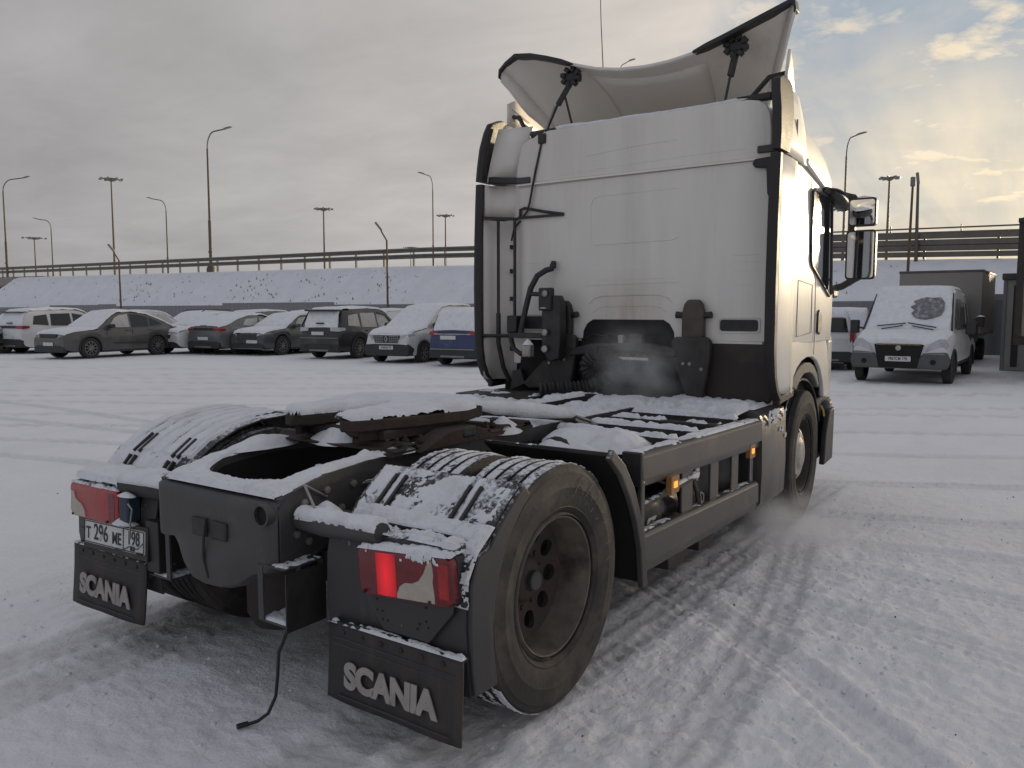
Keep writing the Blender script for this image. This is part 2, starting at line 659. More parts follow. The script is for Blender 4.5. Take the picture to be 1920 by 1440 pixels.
mat('rim_dirty', (0.155, 0.135, 0.115), 0.6, metal=0.2, var=0.3, scale=5, bump=0.25, bscale=30, spots=(0.06, 0.048, 0.04), spot_amt=0.55, spot_scale=6)
mat('rim_disc', (0.042, 0.034, 0.030), 0.7, metal=0.1, var=0.35, scale=5, bump=0.3, bscale=30, spots=(0.07, 0.045, 0.035), spot_amt=0.5, spot_scale=7)
mat('hub_silver', (0.42, 0.40, 0.37), 0.5, metal=0.4, var=0.2, scale=6, spots=(0.2, 0.17, 0.14), spot_amt=0.4, spot_scale=5)
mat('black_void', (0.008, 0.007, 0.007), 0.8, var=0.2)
mat('dark_brown', (0.030, 0.022, 0.019), 0.65, var=0.3, scale=4, bump=0.2, bscale=30, spots=(0.06, 0.045, 0.035), spot_amt=0.4)
mat('steel', (0.32, 0.31, 0.30), 0.4, metal=0.8, var=0.2)
mat('bolt', (0.30, 0.28, 0.26), 0.45, metal=0.6, var=0.2)
mat('lens_red', (0.36, 0.012, 0.014), 0.2, var=0.2, scale=20, coat=0.2)
mat('lens_dark_red', (0.15, 0.007, 0.012), 0.22, var=0.25, scale=20, coat=0.2)
mat('lens_lit', (0.45, 0.012, 0.018), 0.2, emit=(1.0, 0.012, 0.025), estr=0.6, var=0.05, coat=0.2)
_nt = M['lens_lit'].node_tree
_tc = _nt.nodes.new('ShaderNodeTexCoord')
_mp = _nt.nodes.new('ShaderNodeMapping')
_mp.inputs['Location'].default_value = (0, -0.0775 * 17, 0)
_mp.inputs['Scale'].default_value = (0, 17, 6.0)
_gr = _nt.nodes.new('ShaderNodeTexGradient')
_gr.gradient_type = 'SPHERICAL'
_mr = _nt.nodes.new('ShaderNodeMapRange')
_mr.inputs[3].default_value, _mr.inputs[4].default_value = 0.02, 0.42
_nt.links.new(_tc.outputs['Object'], _mp.inputs[0])
_nt.links.new(_mp.outputs[0], _gr.inputs[0])
_nt.links.new(_gr.outputs[1], _mr.inputs[0])
_nt.links.new(_mr.outputs[0], _nt.nodes['Principled BSDF'].inputs['Emission Strength'])
mat('lens_clear', (0.42, 0.37, 0.31), 0.25, var=0.1, scale=14, coat=0.5)
mat('amber_case', (0.35, 0.17, 0.05), 0.4, var=0.15)
mat('amber_lit', (0.9, 0.4, 0.05), 0.3, emit=(1.0, 0.36, 0.03), estr=0.85)
mat('flap_rubber', (0.033, 0.031, 0.030), 0.7, var=0.25, scale=5, bump=0.3, bscale=35, spots=(0.085, 0.062, 0.05), spot_amt=0.4, spot_scale=5, streak=True)
mat('flap_print', (0.34, 0.315, 0.29), 0.6, var=0.15, scale=10, spots=(0.22, 0.2, 0.18), spot_amt=0.3, spot_scale=9)
mat('plate_white', (0.62, 0.61, 0.60), 0.45, var=0.06, scale=10, spots=(0.42, 0.40, 0.38), spot_amt=0.3, spot_scale=8)
mat('plate_ink', (0.02, 0.02, 0.022), 0.5)
mat('glass_dark', (0.02, 0.022, 0.025), 0.06, var=0.1, coat=0.0)
mat('mirror_glass', (0.85, 0.86, 0.88), 0.03, metal=1.0, var=0.0, rvar=0.01)
for _n in ('lens_red', 'lens_dark_red', 'lens_lit', 'lens_clear'):
    _nt = M[_n].node_tree
    _tc = _nt.nodes.new('ShaderNodeTexCoord')
    _wv = _nt.nodes.new('ShaderNodeTexWave')
    _wv.bands_direction = 'Y'
    _wv.inputs['Scale'].default_value = 28.0
    _wv.inputs['Distortion'].default_value = 0.6
    _bp = _nt.nodes.new('ShaderNodeBump')
    _bp.inputs['Strength'].default_value = 0.14
    _bp.inputs['Distance'].default_value = 0.004
    _nt.links.new(_tc.outputs['Object'], _wv.inputs['Vector'])
    _nt.links.new(_wv.outputs[1], _bp.inputs['Height'])
    _nt.links.new(_bp.outputs[0], _nt.nodes['Principled BSDF'].inputs['Normal'])
mat('cable', (0.012, 0.012, 0.013), 0.45)
# ---------------------------------------------------------------- setting: snow-covered lot
FWD = np.array([math.cos(YAW), math.sin(YAW)])
RGT = np.array([math.sin(YAW), -math.cos(YAW)])


def cxy(X, Z):
    """plan position from metres right of / ahead of the photographer"""
    p = np.array(CAM[:2]) + RGT * X + FWD * Z
    return float(p[0]), float(p[1])


def axis_coords(a, b, d, far, g=1.045):
    m = list(np.arange(a, b + d / 2, d))
    lo, hi, s = [a], [b], d
    while lo[-1] > -far:
        s *= g
        lo.append(lo[-1] - s)
    s = d
    while hi[-1] < far:
        s *= g
        hi.append(hi[-1] + s)
    return np.array(lo[:0:-1] + m + hi[1:])


def tracks_height(X, Y):
    """tyre tracks: (x0, y0, heading, curvature, half length, width, depth, tread)"""
    h = np.zeros_like(X)
    dirt = np.zeros_like(X)
    T = []
    for y in (1.065, 0.715, -0.715, -1.065):                     # the truck's own wheels
        T.append((1.2, y, 0.0, 0.0, 4.6, 0.30, 0.020, 0.10, 0.32))
    T += [(0.9, -1.85, R(52), 0.10, 2.6, 0.24, 0.022, 0.08, 0.05), (0.55, -2.25, R(44), 0.12, 2.4, 0.22, 0.020, 0.0, 0.05),
          (1.7, -2.1, R(78), 0.10, 3.0, 0.22, 0.018, 0.07, 0.06), (2.5, -2.3, R(83), 0.06, 3.2, 0.24, 0.018, 0.08, 0.06),
          (3.3, -2.4, R(98), 0.05, 3.0, 0.22, 0.022, 0.0, 0.12), (4.4, -2.5, R(112), -0.05, 3.5, 0.25, 0.022, 0.09, 0.15),
          (6.0, -2.6, R(120), -0.03, 6.0, 0.25, 0.02, 0.08, 0.2), (7.8, -2.6, R(118), -0.03, 6.0, 0.25, 0.02, 0.08, 0.2),
          (1.25, -1.62, R(8), 0.03, 2.2, 0.30, 0.02, 0.07, 0.2)]
    for k in range(9):                                            # lanes in front of the parked cars
        s = 7.5 + k * 1.35
        x0, y0 = cxy(-6.0, s + 4)
        T.append((x0, y0, YAW + R(88 + 7 * math.sin(k * 2.1)), 0.006 * math.cos(k), 30, 0.22, 0.022, 0.09, 0.25))
    for k, a in enumerate((62, 70, 55, 48)):
        T.append((1.6 + 0.8 * k, 6.4 + k * 0.9, R(a + 40), 0.03, 7, 0.22, 0.03, 0.09, 0.2))
    for x0, y0, a, kk, hl, w, d, tr, dd in T:
        dx, dy = X - x0, Y - y0
        s = dx * math.cos(a) + dy * math.sin(a)
        l = -dx * math.sin(a) + dy * math.cos(a) - kk * s * s / 2
        l = l + 0.02 * np.sin(s * 1.3 + x0)
        m = (1 - sstep(w * 0.40, w * 0.60, np.abs(l))) * (1 - sstep(hl * 0.75, hl, np.abs(s)))
        berm = np.exp(-((np.abs(l) - w * 0.66) / 0.05) ** 2) * (1 - sstep(hl * 0.75, hl, np.abs(s)))
        g = 0.0
        if tr:
            g = 0.35 * np.cos(l / w * 2 * math.pi * 3) + 0.35 * np.sign(np.sin((s + np.abs(l) * 0.6) * 2 * math.pi / tr)) * (np.abs(l) > w * 0.22)
        h = h - m * d * (0.45 + 0.55 * g) + berm * d * 0.3
        dirt = np.maximum(dirt, m * dd)
    return h, dirt


def stitch(c0, c1):
    return np.unique(np.concatenate([c0[(c0 < c1[0] - 0.004) | (c0 > c1[-1] + 0.004)], c1]).round(4))


gx = stitch(axis_coords(-2.2, 6.5, 0.03, 900), np.arange(-1.5, 4.2, 0.0135))
gy = stitch(axis_coords(-4.0, 3.6, 0.03, 900), np.arange(-3.3, -1.0, 0.0135))
GX, GY = np.meshgrid(gx, gy, indexing='ij')
q = np.stack([GX, GY, 0 * GX], -1)
dist = np.hypot(GX - CAM[0], GY - CAM[1])
n_lo = fbm(q * 0.35, 3, 1)
n_md = fbm(q * 1.3, 4, 2)
n_hi = fbm(q * 5.5, 4, 3, 0.6)
n_vh = fbm(q * 17, 3, 4, 0.6)
near = 1 - sstep(6, 40, dist)
# the churned strip beside the truck is lumpier
churn = np.exp(-((GY + 1.9) / 0.9) ** 2) * (1 - sstep(1.8, 4.5, GX)) + 0.5 * np.exp(-((GX + 1.2) / 1.0) ** 2) * (GY > -2)
churn = np.clip(churn, 0, 1)
TH, DIRT = tracks_height(GX, GY)
clod = np.maximum(0, fbm(q * 3.2, 3, 7) - 0.12)
bil = 0.5 - np.abs(fbm(q * 7.5, 3, 21, 0.6))
bil2 = 0.5 - np.abs(fbm(q * 19, 2, 22, 0.6))
H = 0.014 * n_lo * near + 0.012 * n_md * near + 0.013 * n_hi * near * (0.6 + 0.6 * churn) + 0.008 * n_vh * near * (0.5 + churn)
H = H + near * (0.016 * bil * (0.35 + churn) + 0.008 * bil2 * (0.4 + 0.9 * churn)) + 0.05 * clod * churn + TH * (0.55 + 0.45 * near)
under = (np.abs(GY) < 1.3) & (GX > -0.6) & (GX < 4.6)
for wx, wy in ((0, 1.065), (0, 0.715), (0, -1.065), (0, -0.715), (3.66, 1.04), (3.66, -1.04)):
    k = np.exp(-(((GX - wx) / 0.25) ** 2 + ((GY - wy) / 0.20) ** 2))
    H = H * (1 - k) + k * 0.004
# a shallow raised rim of pushed snow outside the tyre
H = H - 0.01
V = np.stack([GX, GY, H], -1).reshape(-1, 3)
nx_, ny_ = len(gx), len(gy)
idx = np.arange(nx_ * ny_).reshape(nx_, ny_)
F = np.stack([idx[:-1, :-1], idx[1:, :-1], idx[1:, 1:], idx[:-1, 1:]], -1).reshape(-1, 4)

m = bpy.data.materials.new('snow_ground')
m.use_nodes = True
nt = m.node_tree
b = nt.nodes['Principled BSDF']
LK = nt.links.new
tcn = nt.nodes.new('ShaderNodeTexCoord')


def gnoise(sc, det=6, sx=1.0, sy=1.0, rot=0.0):
    mp = nt.nodes.new('ShaderNodeMapping')
    mp.inputs['Scale'].default_value = (sx, sy, 1)
    mp.inputs['Rotation'].default_value = (0, 0, rot)
    LK(tcn.outputs['Object'], mp.inputs[0])
    n = nt.nodes.new('ShaderNodeTexNoise')
    n.inputs['Scale'].default_value = sc
    n.inputs['Detail'].default_value = det
    n.inputs['Roughness'].default_value = 0.62
    LK(mp.outputs[0], n.inputs['Vector'])
    return n.outputs[0]


def gmix(f, a, c, bt='MIX'):
    x = nt.nodes.new('ShaderNodeMix')
    x.data_type = 'RGBA'
    x.blend_type = bt
    for s_, v_ in ((x.inputs['Factor'], f), (x.inputs[6], a), (x.inputs[7], c)):
        if isinstance(v_, tuple):
            s_.default_value = (*v_, 1)
        elif isinstance(v_, (int, float)):
            s_.default_value = v_
        else:
            LK(v_, s_)
    return x.outputs[2]


def gmap(v_, a, c, d=0.0, e=1.0):
    x = nt.nodes.new('ShaderNodeMapRange')
    LK(v_, x.inputs[0])
    for i, q_ in enumerate((a, c, d, e)):
        x.inputs[i + 1].default_value = q_
    return x.outputs[0]


at_ = nt.nodes.new('ShaderNodeAttribute')
at_.attribute_name = 'dirt'
c0 = gmix(gmap(gnoise(0.5), 0.35, 0.65), (0.85, 0.845, 0.865), (0.90, 0.895, 0.91))
c0 = gmix(gmap(gnoise(0.9, 8, 0.35, 1.6, -0.95), 0.50, 0.74, 0, 0.3), c0, (0.66, 0.65, 0.655))      # driven streaks of thin dirty snow
c0 = gmix(gmap(gnoise(3.0, 8), 0.60, 0.80, 0, 0.35), c0, (0.66, 0.64, 0.64))
mm = nt.nodes.new('ShaderNodeMath')
mm.operation = 'MULTIPLY'
LK(at_.outputs['Fac'], mm.inputs[0])
LK(gmap(gnoise(6, 6), 0.3, 0.6, 0.35, 1.0), mm.inputs[1])
c0 = gmix(mm.outputs[0], c0, (0.30, 0.27, 0.25))
LK(c0, b.inputs['Base Color'])
b.inputs['Roughness'].default_value = 0.8
bp1 = nt.nodes.new('ShaderNodeBump')
bp1.inputs['Strength'].default_value = 0.65
bp1.inputs['Distance'].default_value = 0.02
LK(gnoise(38, 8), bp1.inputs['Height'])
bp2 = nt.nodes.new('ShaderNodeBump')
bp2.inputs['Strength'].default_value = 0.5
bp2.inputs['Distance'].default_value = 0.05
LK(gnoise(2.2, 8, 0.4, 1.7, -0.95), bp2.inputs['Height'])
LK(bp1.outputs[0], bp2.inputs['Normal'])
LK(bp2.outputs[0], b.inputs['Normal'])
M['snow_ground'] = m
ground = np_mesh('snow_ground', V, F, m, None, True, 'structure')
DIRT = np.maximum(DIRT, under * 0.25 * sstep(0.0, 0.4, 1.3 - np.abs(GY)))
av = ground.data.attributes.new('dirt', 'FLOAT', 'POINT')
av.data.foreach_set('value', DIRT.reshape(-1).astype(np.float32))
del V, F

# specks of grit and dark clods scattered on the snow
mb = MB()
rg = random.Random(3)
for k in range(90):
    r_ = rg.uniform(0.003, 0.011)
    if k < 65:
        x, y = rg.uniform(-1.5, 6), rg.uniform(-3.2, -1.4)
    else:
        x, y = rg.uniform(-1.6, 6), rg.uniform(2.0, 9.0)
        r_ *= 1.6
    i_, j_ = np.searchsorted(gx, x), np.searchsorted(gy, y)
    z = H[i_, j_]
    top = [(x + r_ * rg.uniform(0.6, 1.7) * math.cos(t), y + r_ * rg.uniform(0.6, 1.4) * math.sin(t), z - 0.004) for t in (0, 1.05, 2.1, 3.1, 4.2, 5.2)]
    mb.add(top + [(x, y, z + r_ * 0.7)], [(i, (i + 1) % 6, 6) for i in range(6)])
mb.build('grit', mat('grit', (0.05, 0.043, 0.038), 0.8), None, kind='stuff')
bpy.data.objects['grit']['label'] = 'dark specks of grit on the trodden snow'

# broken crumbs of pressed snow thrown up beside the wheels
rg = random.Random(12)
cv_, cf_ = [], []
for k in range(1500):
    if k < 1050:
        x, y = rg.uniform(-1.6, 4.5), -1.25 - abs(rg.gauss(0, 0.75))
    else:
        x, y = rg.gauss(-1.1, 0.5), rg.uniform(-1.6, 2.2)
    r_ = 0.0035 + 0.013 * rg.random() ** 4.0
    i_, j_ = min(np.searchsorted(gx, x), len(gx) - 1), min(np.searchsorted(gy, y), len(gy) - 1)
    z = H[i_, j_]
    o_ = len(cv_)
    ph = rg.uniform(0, 6.28)
    for ring, (zr_, rr_) in enumerate(((-0.3, 1.0), (0.45, 0.8))):
        for t in range(5):
            a = ph + t * 1.2566 + ring * 0.6
            e_ = rg.uniform(0.75, 1.3)
            cv_.append((x + r_ * rr_ * e_ * math.cos(a), y + r_ * rr_ * e_ * math.sin(a), z + r_ * (zr_ - 0.25)))
    cv_.append((x, y, z + r_ * rg.uniform(0.45, 0.8)))
    for t in range(5):
        cf_ += [(o_ + t, o_ + (t + 1) % 5, o_ + 5 + t), (o_ + (t + 1) % 5, o_ + 5 + (t + 1) % 5, o_ + 5 + t), (o_ + 5 + t, o_ + 5 + (t + 1) % 5, o_ + 10)]
o = np_mesh('snow_crumbs', cv_, cf_, M['snow_shell'], None, True, 'stuff')
o['label'] = 'loose crumbs of pressed snow strewn around the truck'

# ---------------------------------------------------------------- embankment with elevated road
E0 = np.array([-6.1, 58.0])
ED = np.array([-0.799, 0.602])          # along the road, going left in camera plan axes
EN = np.array([-0.602, -0.799])         # towards the photographer


def emb(s, o):
    p = E0 + ED * s + EN * o
    return cxy(p[0], p[1])


def ztop(s):
    return 4.83 + (0.012 if s > 0 else 0.0235) * s


mat('bank_snow', (0.76, 0.775, 0.81), 0.8, var=0.06, scale=0.8, bump=0.6, bscale=2.0, spots=(0.25, 0.235, 0.21), spot_amt=0.02, spot_scale=2.6)
ns, no = 260, 44
ss, oo = np.meshgrid(np.linspace(-75, 65.5, ns), np.linspace(0, 1, no), indexing='ij')
sh = ss + 2.5 * oo * sstep(55, 65.5, ss)
off = oo * 8.6 - 0.8
px_ = E0[0] + ED[0] * sh + EN[0] * off
pz_ = E0[1] + ED[1] * sh + EN[1] * off
wx = CAM[0] + RGT[0] * px_ + FWD[0] * pz_
wy = CAM[1] + RGT[1] * px_ + FWD[1] * pz_
prof = np.interp(oo, [0, 0.09, 0.16, 0.88, 1.0], [1, 1, 0.96, 0.06, 0.0])
hh = (4.83 + np.where(ss > 0, 0.012, 0.0235) * ss) * prof - 0.05
qq = np.stack([sh, off, 0 * sh], -1)
hh = hh + (0.20 * fbm(qq * 0.35, 3, 11) + 0.22 * fbm(qq * 1.6, 4, 12, 0.65)) * sstep(0.05, 0.3, oo)
idx = np.arange(ns * no).reshape(ns, no)
F = np.stack([idx[:-1, :-1], idx[1:, :-1], idx[1:, 1:], idx[:-1, 1:]], -1).reshape(-1, 4)
np_mesh('embankment_terrain', np.stack([wx, wy, hh], -1).reshape(-1, 3), F, M['bank_snow'], None, True, 'structure')

# dry grass tufts poking through the bank snow
rg = random.Random(8)
mb = MB()
for k in range(1500):
    s = rg.uniform(-45, 66)
    if vnoise(np.array([[s * 0.35, k * 0.0, 3.3]]), 5)[0] < rg.uniform(-0.7, 0.7):
        continue
    o_ = rg.uniform(0.8, 7.2)
    x, y = emb(s, o_)
    z = np.interp((o_ + 0.8) / 8.6, [0, 0.09, 0.16, 0.88, 1.0], [1, 1, 0.96, 0.06, 0.0]) * ztop(s)
    w = rg.uniform(0.02, 0.08)
    a = rg.uniform(0, 3.14)
    for t in range(3):
        a2 = a + t * 1.05
        lx, ly = math.cos(a2) * w, math.sin(a2) * w
        mb.add([(x - lx, y - ly, z - 0.12), (x + lx, y + ly, z - 0.12), (x + lx * 0.3, y + ly * 0.3, z + rg.uniform(0.02, 0.09))], [(0, 1, 2)])
mb.build('dry_grass', mat('dry_grass', (0.34, 0.31, 0.27), 0.9, var=0.3), None, kind='stuff')
bpy.data.objects['dry_grass']['label'] = 'dry grass tufts poking through the snowy embankment'

# road deck on top of the bank, carried on as a bridge at the far end
mat('concrete', (0.24, 0.235, 0.225), 0.8, var=0.15, scale=1.5, bump=0.3, bscale=6)
mat('concrete_dark', (0.11, 0.105, 0.10), 0.8, var=0.2, scale=1.5)
mb = MB()
for s0, s1 in ((-75, 62),):
    v = []
    for s in (s0, s1):
        for o_ in (-0.4, -12):
            x, y = emb(s, o_)
            v += [(x, y, ztop(s) - 0.02), (x, y, ztop(s) - 0.4)]
    mb.add(v, [(0, 2, 6, 4), (1, 5, 7, 3), (0, 4, 5, 1), (2, 3, 7, 6), (0, 1, 3, 2), (4, 6, 7, 5)])
o = mb.build('elevated_road', M['bank_snow'], None, kind='structure')
br = thing('bridge', 'concrete road bridge with dark underside carrying on from the snowy embankment', 'bridge')
mb = MB()
v = []
for s in (60, 130):
    for o_ in (-0.2, -12):
        x, y = emb(s, o_)
        v += [(x, y, ztop(s) + 0.05), (x, y, ztop(s) - 0.85)]
mb.add(v, [(0, 2, 6, 4), (1, 5, 7, 3), (0, 4, 5, 1), (2, 3, 7, 6), (0, 1, 3, 2), (4, 6, 7, 5)])
mb.build('deck', M['concrete'], br)
mb = MB()
for s in (74, 92, 112):
    x, y = emb(s, -5)
    mb.box((x, y, 2.7), (1.0, 6.0, 5.5), Matrix.Rotation(math.atan2(EN[0] * RGT[1] + EN[1] * FWD[1], EN[0] * RGT[0] + EN[1] * FWD[0]) + R(90), 3, 'Z'))
mb.pieces('pier', M['concrete_dark'], br)

# guard rail along the road edge: posts and beams
mat('galv', (0.16, 0.145, 0.125), 0.55, metal=0.4, var=0.2, scale=2, bump=0.1)
gr = thing('guard_rail', 'double beam metal guard rail along the edge of the elevated road', 'guard rail')
pm = MB().box((0, 0, 0.55), (0.10, 0.14, 1.2))
post0 = pm.build('post', M['galv'], gr)
ang = math.atan2((ED[0] * RGT + ED[1] * FWD)[1], (ED[0] * RGT + ED[1] * FWD)[0])
first = True
for k in range(-22, 42):
    s = k * 3.0 + 1.0
    x, y = emb(s, 0.15)
    o = post0 if first else post0.copy()
    if not first:
        COL.objects.link(o)
    first = False
    o.location = (x, y, ztop(s))
    o.rotation_euler = (0, 0, ang)
for h in (0.62, 1.06):
    mb = MB()
    for a_, b_ in ((-66, -20), (-20, 0), (0, 62), (62, 125)):
        rings = []
        for s in (a_, b_):
            rings.append([(*emb(s, 0.20 + d_), ztop(s) + h + e_) for d_, e_ in ((0, -0.16), (0.06, -0.10), (0.06, -0.05), (0.02, 0), (0.06, 0.05), (0.06, 0.10), (0, 0.16), (-0.02, 0.16), (-0.02, -0.16))])
        mb.loft(rings)
    mb.build('beam', M['galv'], gr)
# handrail and noise boards on the near stretch
mb = MB()
for a_, b_ in ((-66, -22),):
    mb.bar((*emb(a_, 0.2), ztop(a_) + 1.62), (*emb(b_, 0.2), ztop(b_) + 1.30), 0.07, 0.07)
mb.build('top_rail', M['galv'], gr)
mb0 = MB().box((0, 0, 0), (0.05, 0.05, 0.5))
st0 = mb0.build('stanchion', M['galv'], gr)
first = True
for k in range(-20, -8):
    s = k * 3.0 + 2.5
    o = st0 if first else st0.copy()
    if not first:
        COL.objects.link(o)
    first = False
    o.location = (*emb(s, 0.2), ztop(s) + 1.28)
for h in (0.16, 0.44, 0.72, 1.0):
    mb = MB()
    mb.bar((*emb(-66, 0.34), ztop(-66) + h), (*emb(-22, 0.34), ztop(-22) + h), 0.06, 0.25)
    mb.build('board', M['galv'], gr)

# profiled sheet fence at the foot of the bank, one object per panel
mat('fence_sheet', (0.20, 0.205, 0.215), 0.5, metal=0.3, var=0.1, scale=1.2)
fc = thing('sheet_fence', 'grey corrugated metal sheet fence at the foot of the embankment', 'fence')
PW = 3.0
rings = []
npnt = 24
for zz in (0.0, 2.0):
    rings.append([(i * PW / npnt, (0.03 if (i % 4) in (1, 2) else 0.0), zz) for i in range(npnt + 1)])
pm = MB().loft(rings, closed=False, cap=False)
p0 = pm.build('panel', M['fence_sheet'], fc, solid=0.012)
first = True
for k in range(-16, 22):
    s = k * PW
    x, y = emb(s, 8.4)
    o = p0 if first else p0.copy()
    if not first:
        COL.objects.link(o)
    first = False
    step = (0.16 if (k % 9) < 4 else 0.0) + (-0.05 if k > 9 else 0)
    o.location = (x, y, 0.0 + step)
    o.rotation_euler = (0, 0, ang)

# ---------------------------------------------------------------- lamps
mat('pole', (0.13, 0.12, 0.105), 0.6, metal=0.3, var=0.2)
mat('pole_rust', (0.15, 0.085, 0.055), 0.7, metal=0.2, var=0.3)
mat('lamp_head', (0.20, 0.20, 0.20), 0.4, metal=0.3)


def at(u, Z, z=0.0):
    x, y = cxy((u - 960) / 1524.8 * Z, Z)
    return (x, y, z)


def zpix(v, Z):
    return CAM[2] + (582.5 - v) / 1524.8 * Z


def arm_lamp(u, Z, z0, vtop, side, label, reach=1.6, r=0.11, base=False, group='road lamps with curved arms'):
    H_ = zpix(vtop, Z) - z0
    t = thing('street_lamp', label, 'street lamp', at(u, Z, z0), YAW - R(90), group)
    MB().tube([(0, 0, 0), (0, 0, H_ * 0.36)], [r, r * 0.95], 10).build('lower_pole', M['pole'], t, smooth=40)
    MB().tube([(0, 0, H_ * 0.36), (0, 0, H_ * 0.86)], [r * 0.7, r * 0.55], 10).build('upper_pole', M['pole'], t, smooth=40)
    pts = [(0, 0, H_ * 0.86)]
    for k in range(1, 8):
        a = k / 7 * R(78)
        pts.append((side * reach * 0.45 * (1 - math.cos(a)), 0, H_ * 0.86 + (H_ * 0.12) * math.sin(a)))
    pts.append((side * reach, 0, H_ * 0.995))
    MB().tube(pts, r * 0.38, 8).build('arm', M['pole'], t, smooth=40)
    hd = MB()
    hd.prism([(0, -0.05), (0.75, -0.02), (0.8, 0.03), (0.55, 0.10), (0.1, 0.09), (0, 0.04)], 'y', -0.14, 0.14)
    o = hd.build('lamp_head', M['lamp_head'], t, bevel=0.02)
    o.location = (side * (reach - 0.1), 0, H_ * 0.995 - 0.02)
    o.rotation_euler = (0, -R(14) * 1, 0) if side > 0 else (0, -R(14), math.pi)
    MB().box((0, -0.06, H_ * 0.14), (0.34, 0.2, 0.14)).build('junction_box', M['pole'], t)
    if base:
        MB().lathe([(0.0, 0.55), (0.3, 0.5), (0.42, 0.25), (0.40, 0.0), (0.45, -0.3)], 'z', (0, 0, 0), 16).build('footing', M['pole'], t, smooth=40)
    return t


def mast(u, Z, vtop, label, ring=1.5):
    z1 = zpix(vtop, Z)
    t = thing('light_mast', label, 'light mast', at(u, Z, 0), YAW - R(90), 'tall light masts beyond the road')
    MB().tube([(0, 0, 0), (0, 0, z1)], [0.38, 0.16], 10).build('pole', M['pole'], t, smooth=40)
    MB().lathe([(0.15, -0.5), (ring * 0.75, 0.05), (ring * 0.75, 0.16), (0.15, 0.12)], 'z', (0, 0, z1), 16).build('crown_ring', M['pole'], t, smooth=40)
    for k in range(8):
        a = k * math.pi / 4 + 0.2
        MB().box((ring * math.cos(a), ring * math.sin(a), z1 + 0.05), (0.6, 0.35, 0.38), Matrix.Rotation(a, 3, 'Z')).build('floodlight', M['lamp_head'], t)
    return t


def lot_lamp(u, Z, vtop, label, side=-1, bend=0.55):
    z1 = zpix(vtop, Z)
    t = thing('lot_lamp', label, 'street lamp', at(u, Z, 0), YAW - R(90), 'slim lot lamps with kinked arms')
    MB().tube([(0, 0, 0), (0, 0, z1 - 1.0)], [0.07, 0.055], 8).build('pole', M['pole_rust'], t, smooth=40)
    MB().tube([(0, 0, z1 - 1.02), (side * bend * 0.6, 0, z1 - 0.45)], 0.045, 8).build('arm', M['pole'], t, smooth=40)
    o = MB().box((0, 0, 0), (0.62, 0.2, 0.12)).build('lamp_head', M['lamp_head'], t, bevel=0.04)
    o.location = (side * bend * 0.85, 0, z1 - 0.2)
    o.rotation_euler = (0, (1 if side < 0 else -1) * R(52), 0)
    return t


arm_lamp(22, 98, ztop(66), 338, 1, 'road lamp at the far end of the rail, arm pointing towards the truck', 2.6, 0.16)
arm_lamp(401, 74.5, ztop(26), 250, 1, 'tallest road lamp on the bank with a round footing by the guard rail', 1.6, 0.16, True)
arm_lamp(107, 135, 4.5, 413, -1, 'small distant road lamp between two masts, arm pointing away from the truck', 2.2, 0.16)
arm_lamp(321, 112, 4.5, 376, -1, 'distant road lamp just beyond the tallest lamp, arm pointing away from the truck', 1.9, 0.15)
arm_lamp(814, 92, 4.5, 331, -1, 'road lamp beside the cab, arm pointing away from the truck', 1.0, 0.12)
arm_lamp(1153, 95, 4.0, 128, 1, 'road lamp whose head peeks over the roof deflector', 1.3, 0.13)
arm_lamp(1574, 62, 3.0, 260, 1, 'road lamp with bent arm behind the wing mirrors', 0.8, 0.12)
mast(75, 260, 449, 'smallest light mast, far off above the bridge', 3.4)
mast(222, 190, 342, 'tall light mast above the parked coupe', 2.3)
mast(612, 200, 396, 'light mast above the black rear of the parked cars', 2.0)
mast(837, 230, 408, 'thin light mast between the bent road lamp and the cab', 2.2)
mast(772, 420, 466, 'tiny light mast top showing just over the guard rail', 3.6)
mast(1573, 190, 397, 'light mast in line with the bent lamp behind the mirrors', 2.2)
mast(1655, 150, 340, 'light mast standing alone right of the mirrors', 1.5)
lot_lamp(230, 54, 461, 'rusty lot lamp in front of the bank above the parked coupe')
lot_lamp(728, 48, 421, 'rusty lot lamp in front of the bank beside the cab')
t = thing('lot_lamp', 'slim lot lamp with upright oblong head above the box truck', 'street lamp', at(1694, 36, 0), YAW - R(90), 'slim lot lamps with kinked arms')
MB().tube([(0, 0, 0), (0.1, 0, zpix(352, 36))], [0.075, 0.05], 8).build('pole', M['pole_rust'], t, smooth=40)
MB().box((0.1, 0, zpix(346, 36)), (0.2, 0.12, 0.42)).build('lamp_head', M['lamp_head'], t, bevel=0.04)
t = thing('lot_lamp', 'pole with narrow folded lamp next to the slim lamp above the box truck', 'street lamp', at(1711, 38.5, 2.5), YAW - R(90), 'slim lot lamps with kinked arms')
MB().tube([(0, 0, 0), (-0.08, 0, zpix(345, 38.5) - 2.5)], [0.10, 0.06], 8).build('pole', M['pole'], t, smooth=40)
MB().box((-0.10, 0, zpix(340, 38.5) - 2.5), (0.10, 0.16, 0.55), Matrix.Rotation(R(-8), 3, 'Y')).build('lamp_head', M['lamp_head'], t, bevel=0.03)
# ---------------------------------------------------------------- the tractor unit (x forward, y left, rear axle at x = 0)
TR = thing('tractor_truck', 'white snow-dusted semi tractor unit with bare fifth wheel and raised roof deflector', 'truck')
WB = 3.70


def arc(cx, cz, r, a0, a1, n):
    return [(cx + r * math.cos(R(a0 + (a1 - a0) * k / (n - 1))), cz + r * math.sin(R(a0 + (a1 - a0) * k / (n - 1)))) for k in range(n)]


def rrect(y0, y1, z0, z1, r, n=5):
    out = []
    for cx, cz, a in ((y1 - r, z1 - r, 0), (y0 + r, z1 - r, 90), (y0 + r, z0 + r, 180), (y1 - r, z0 + r, 270)):
        out += arc(cx, cz, r, a, a + 90, n)
    return out


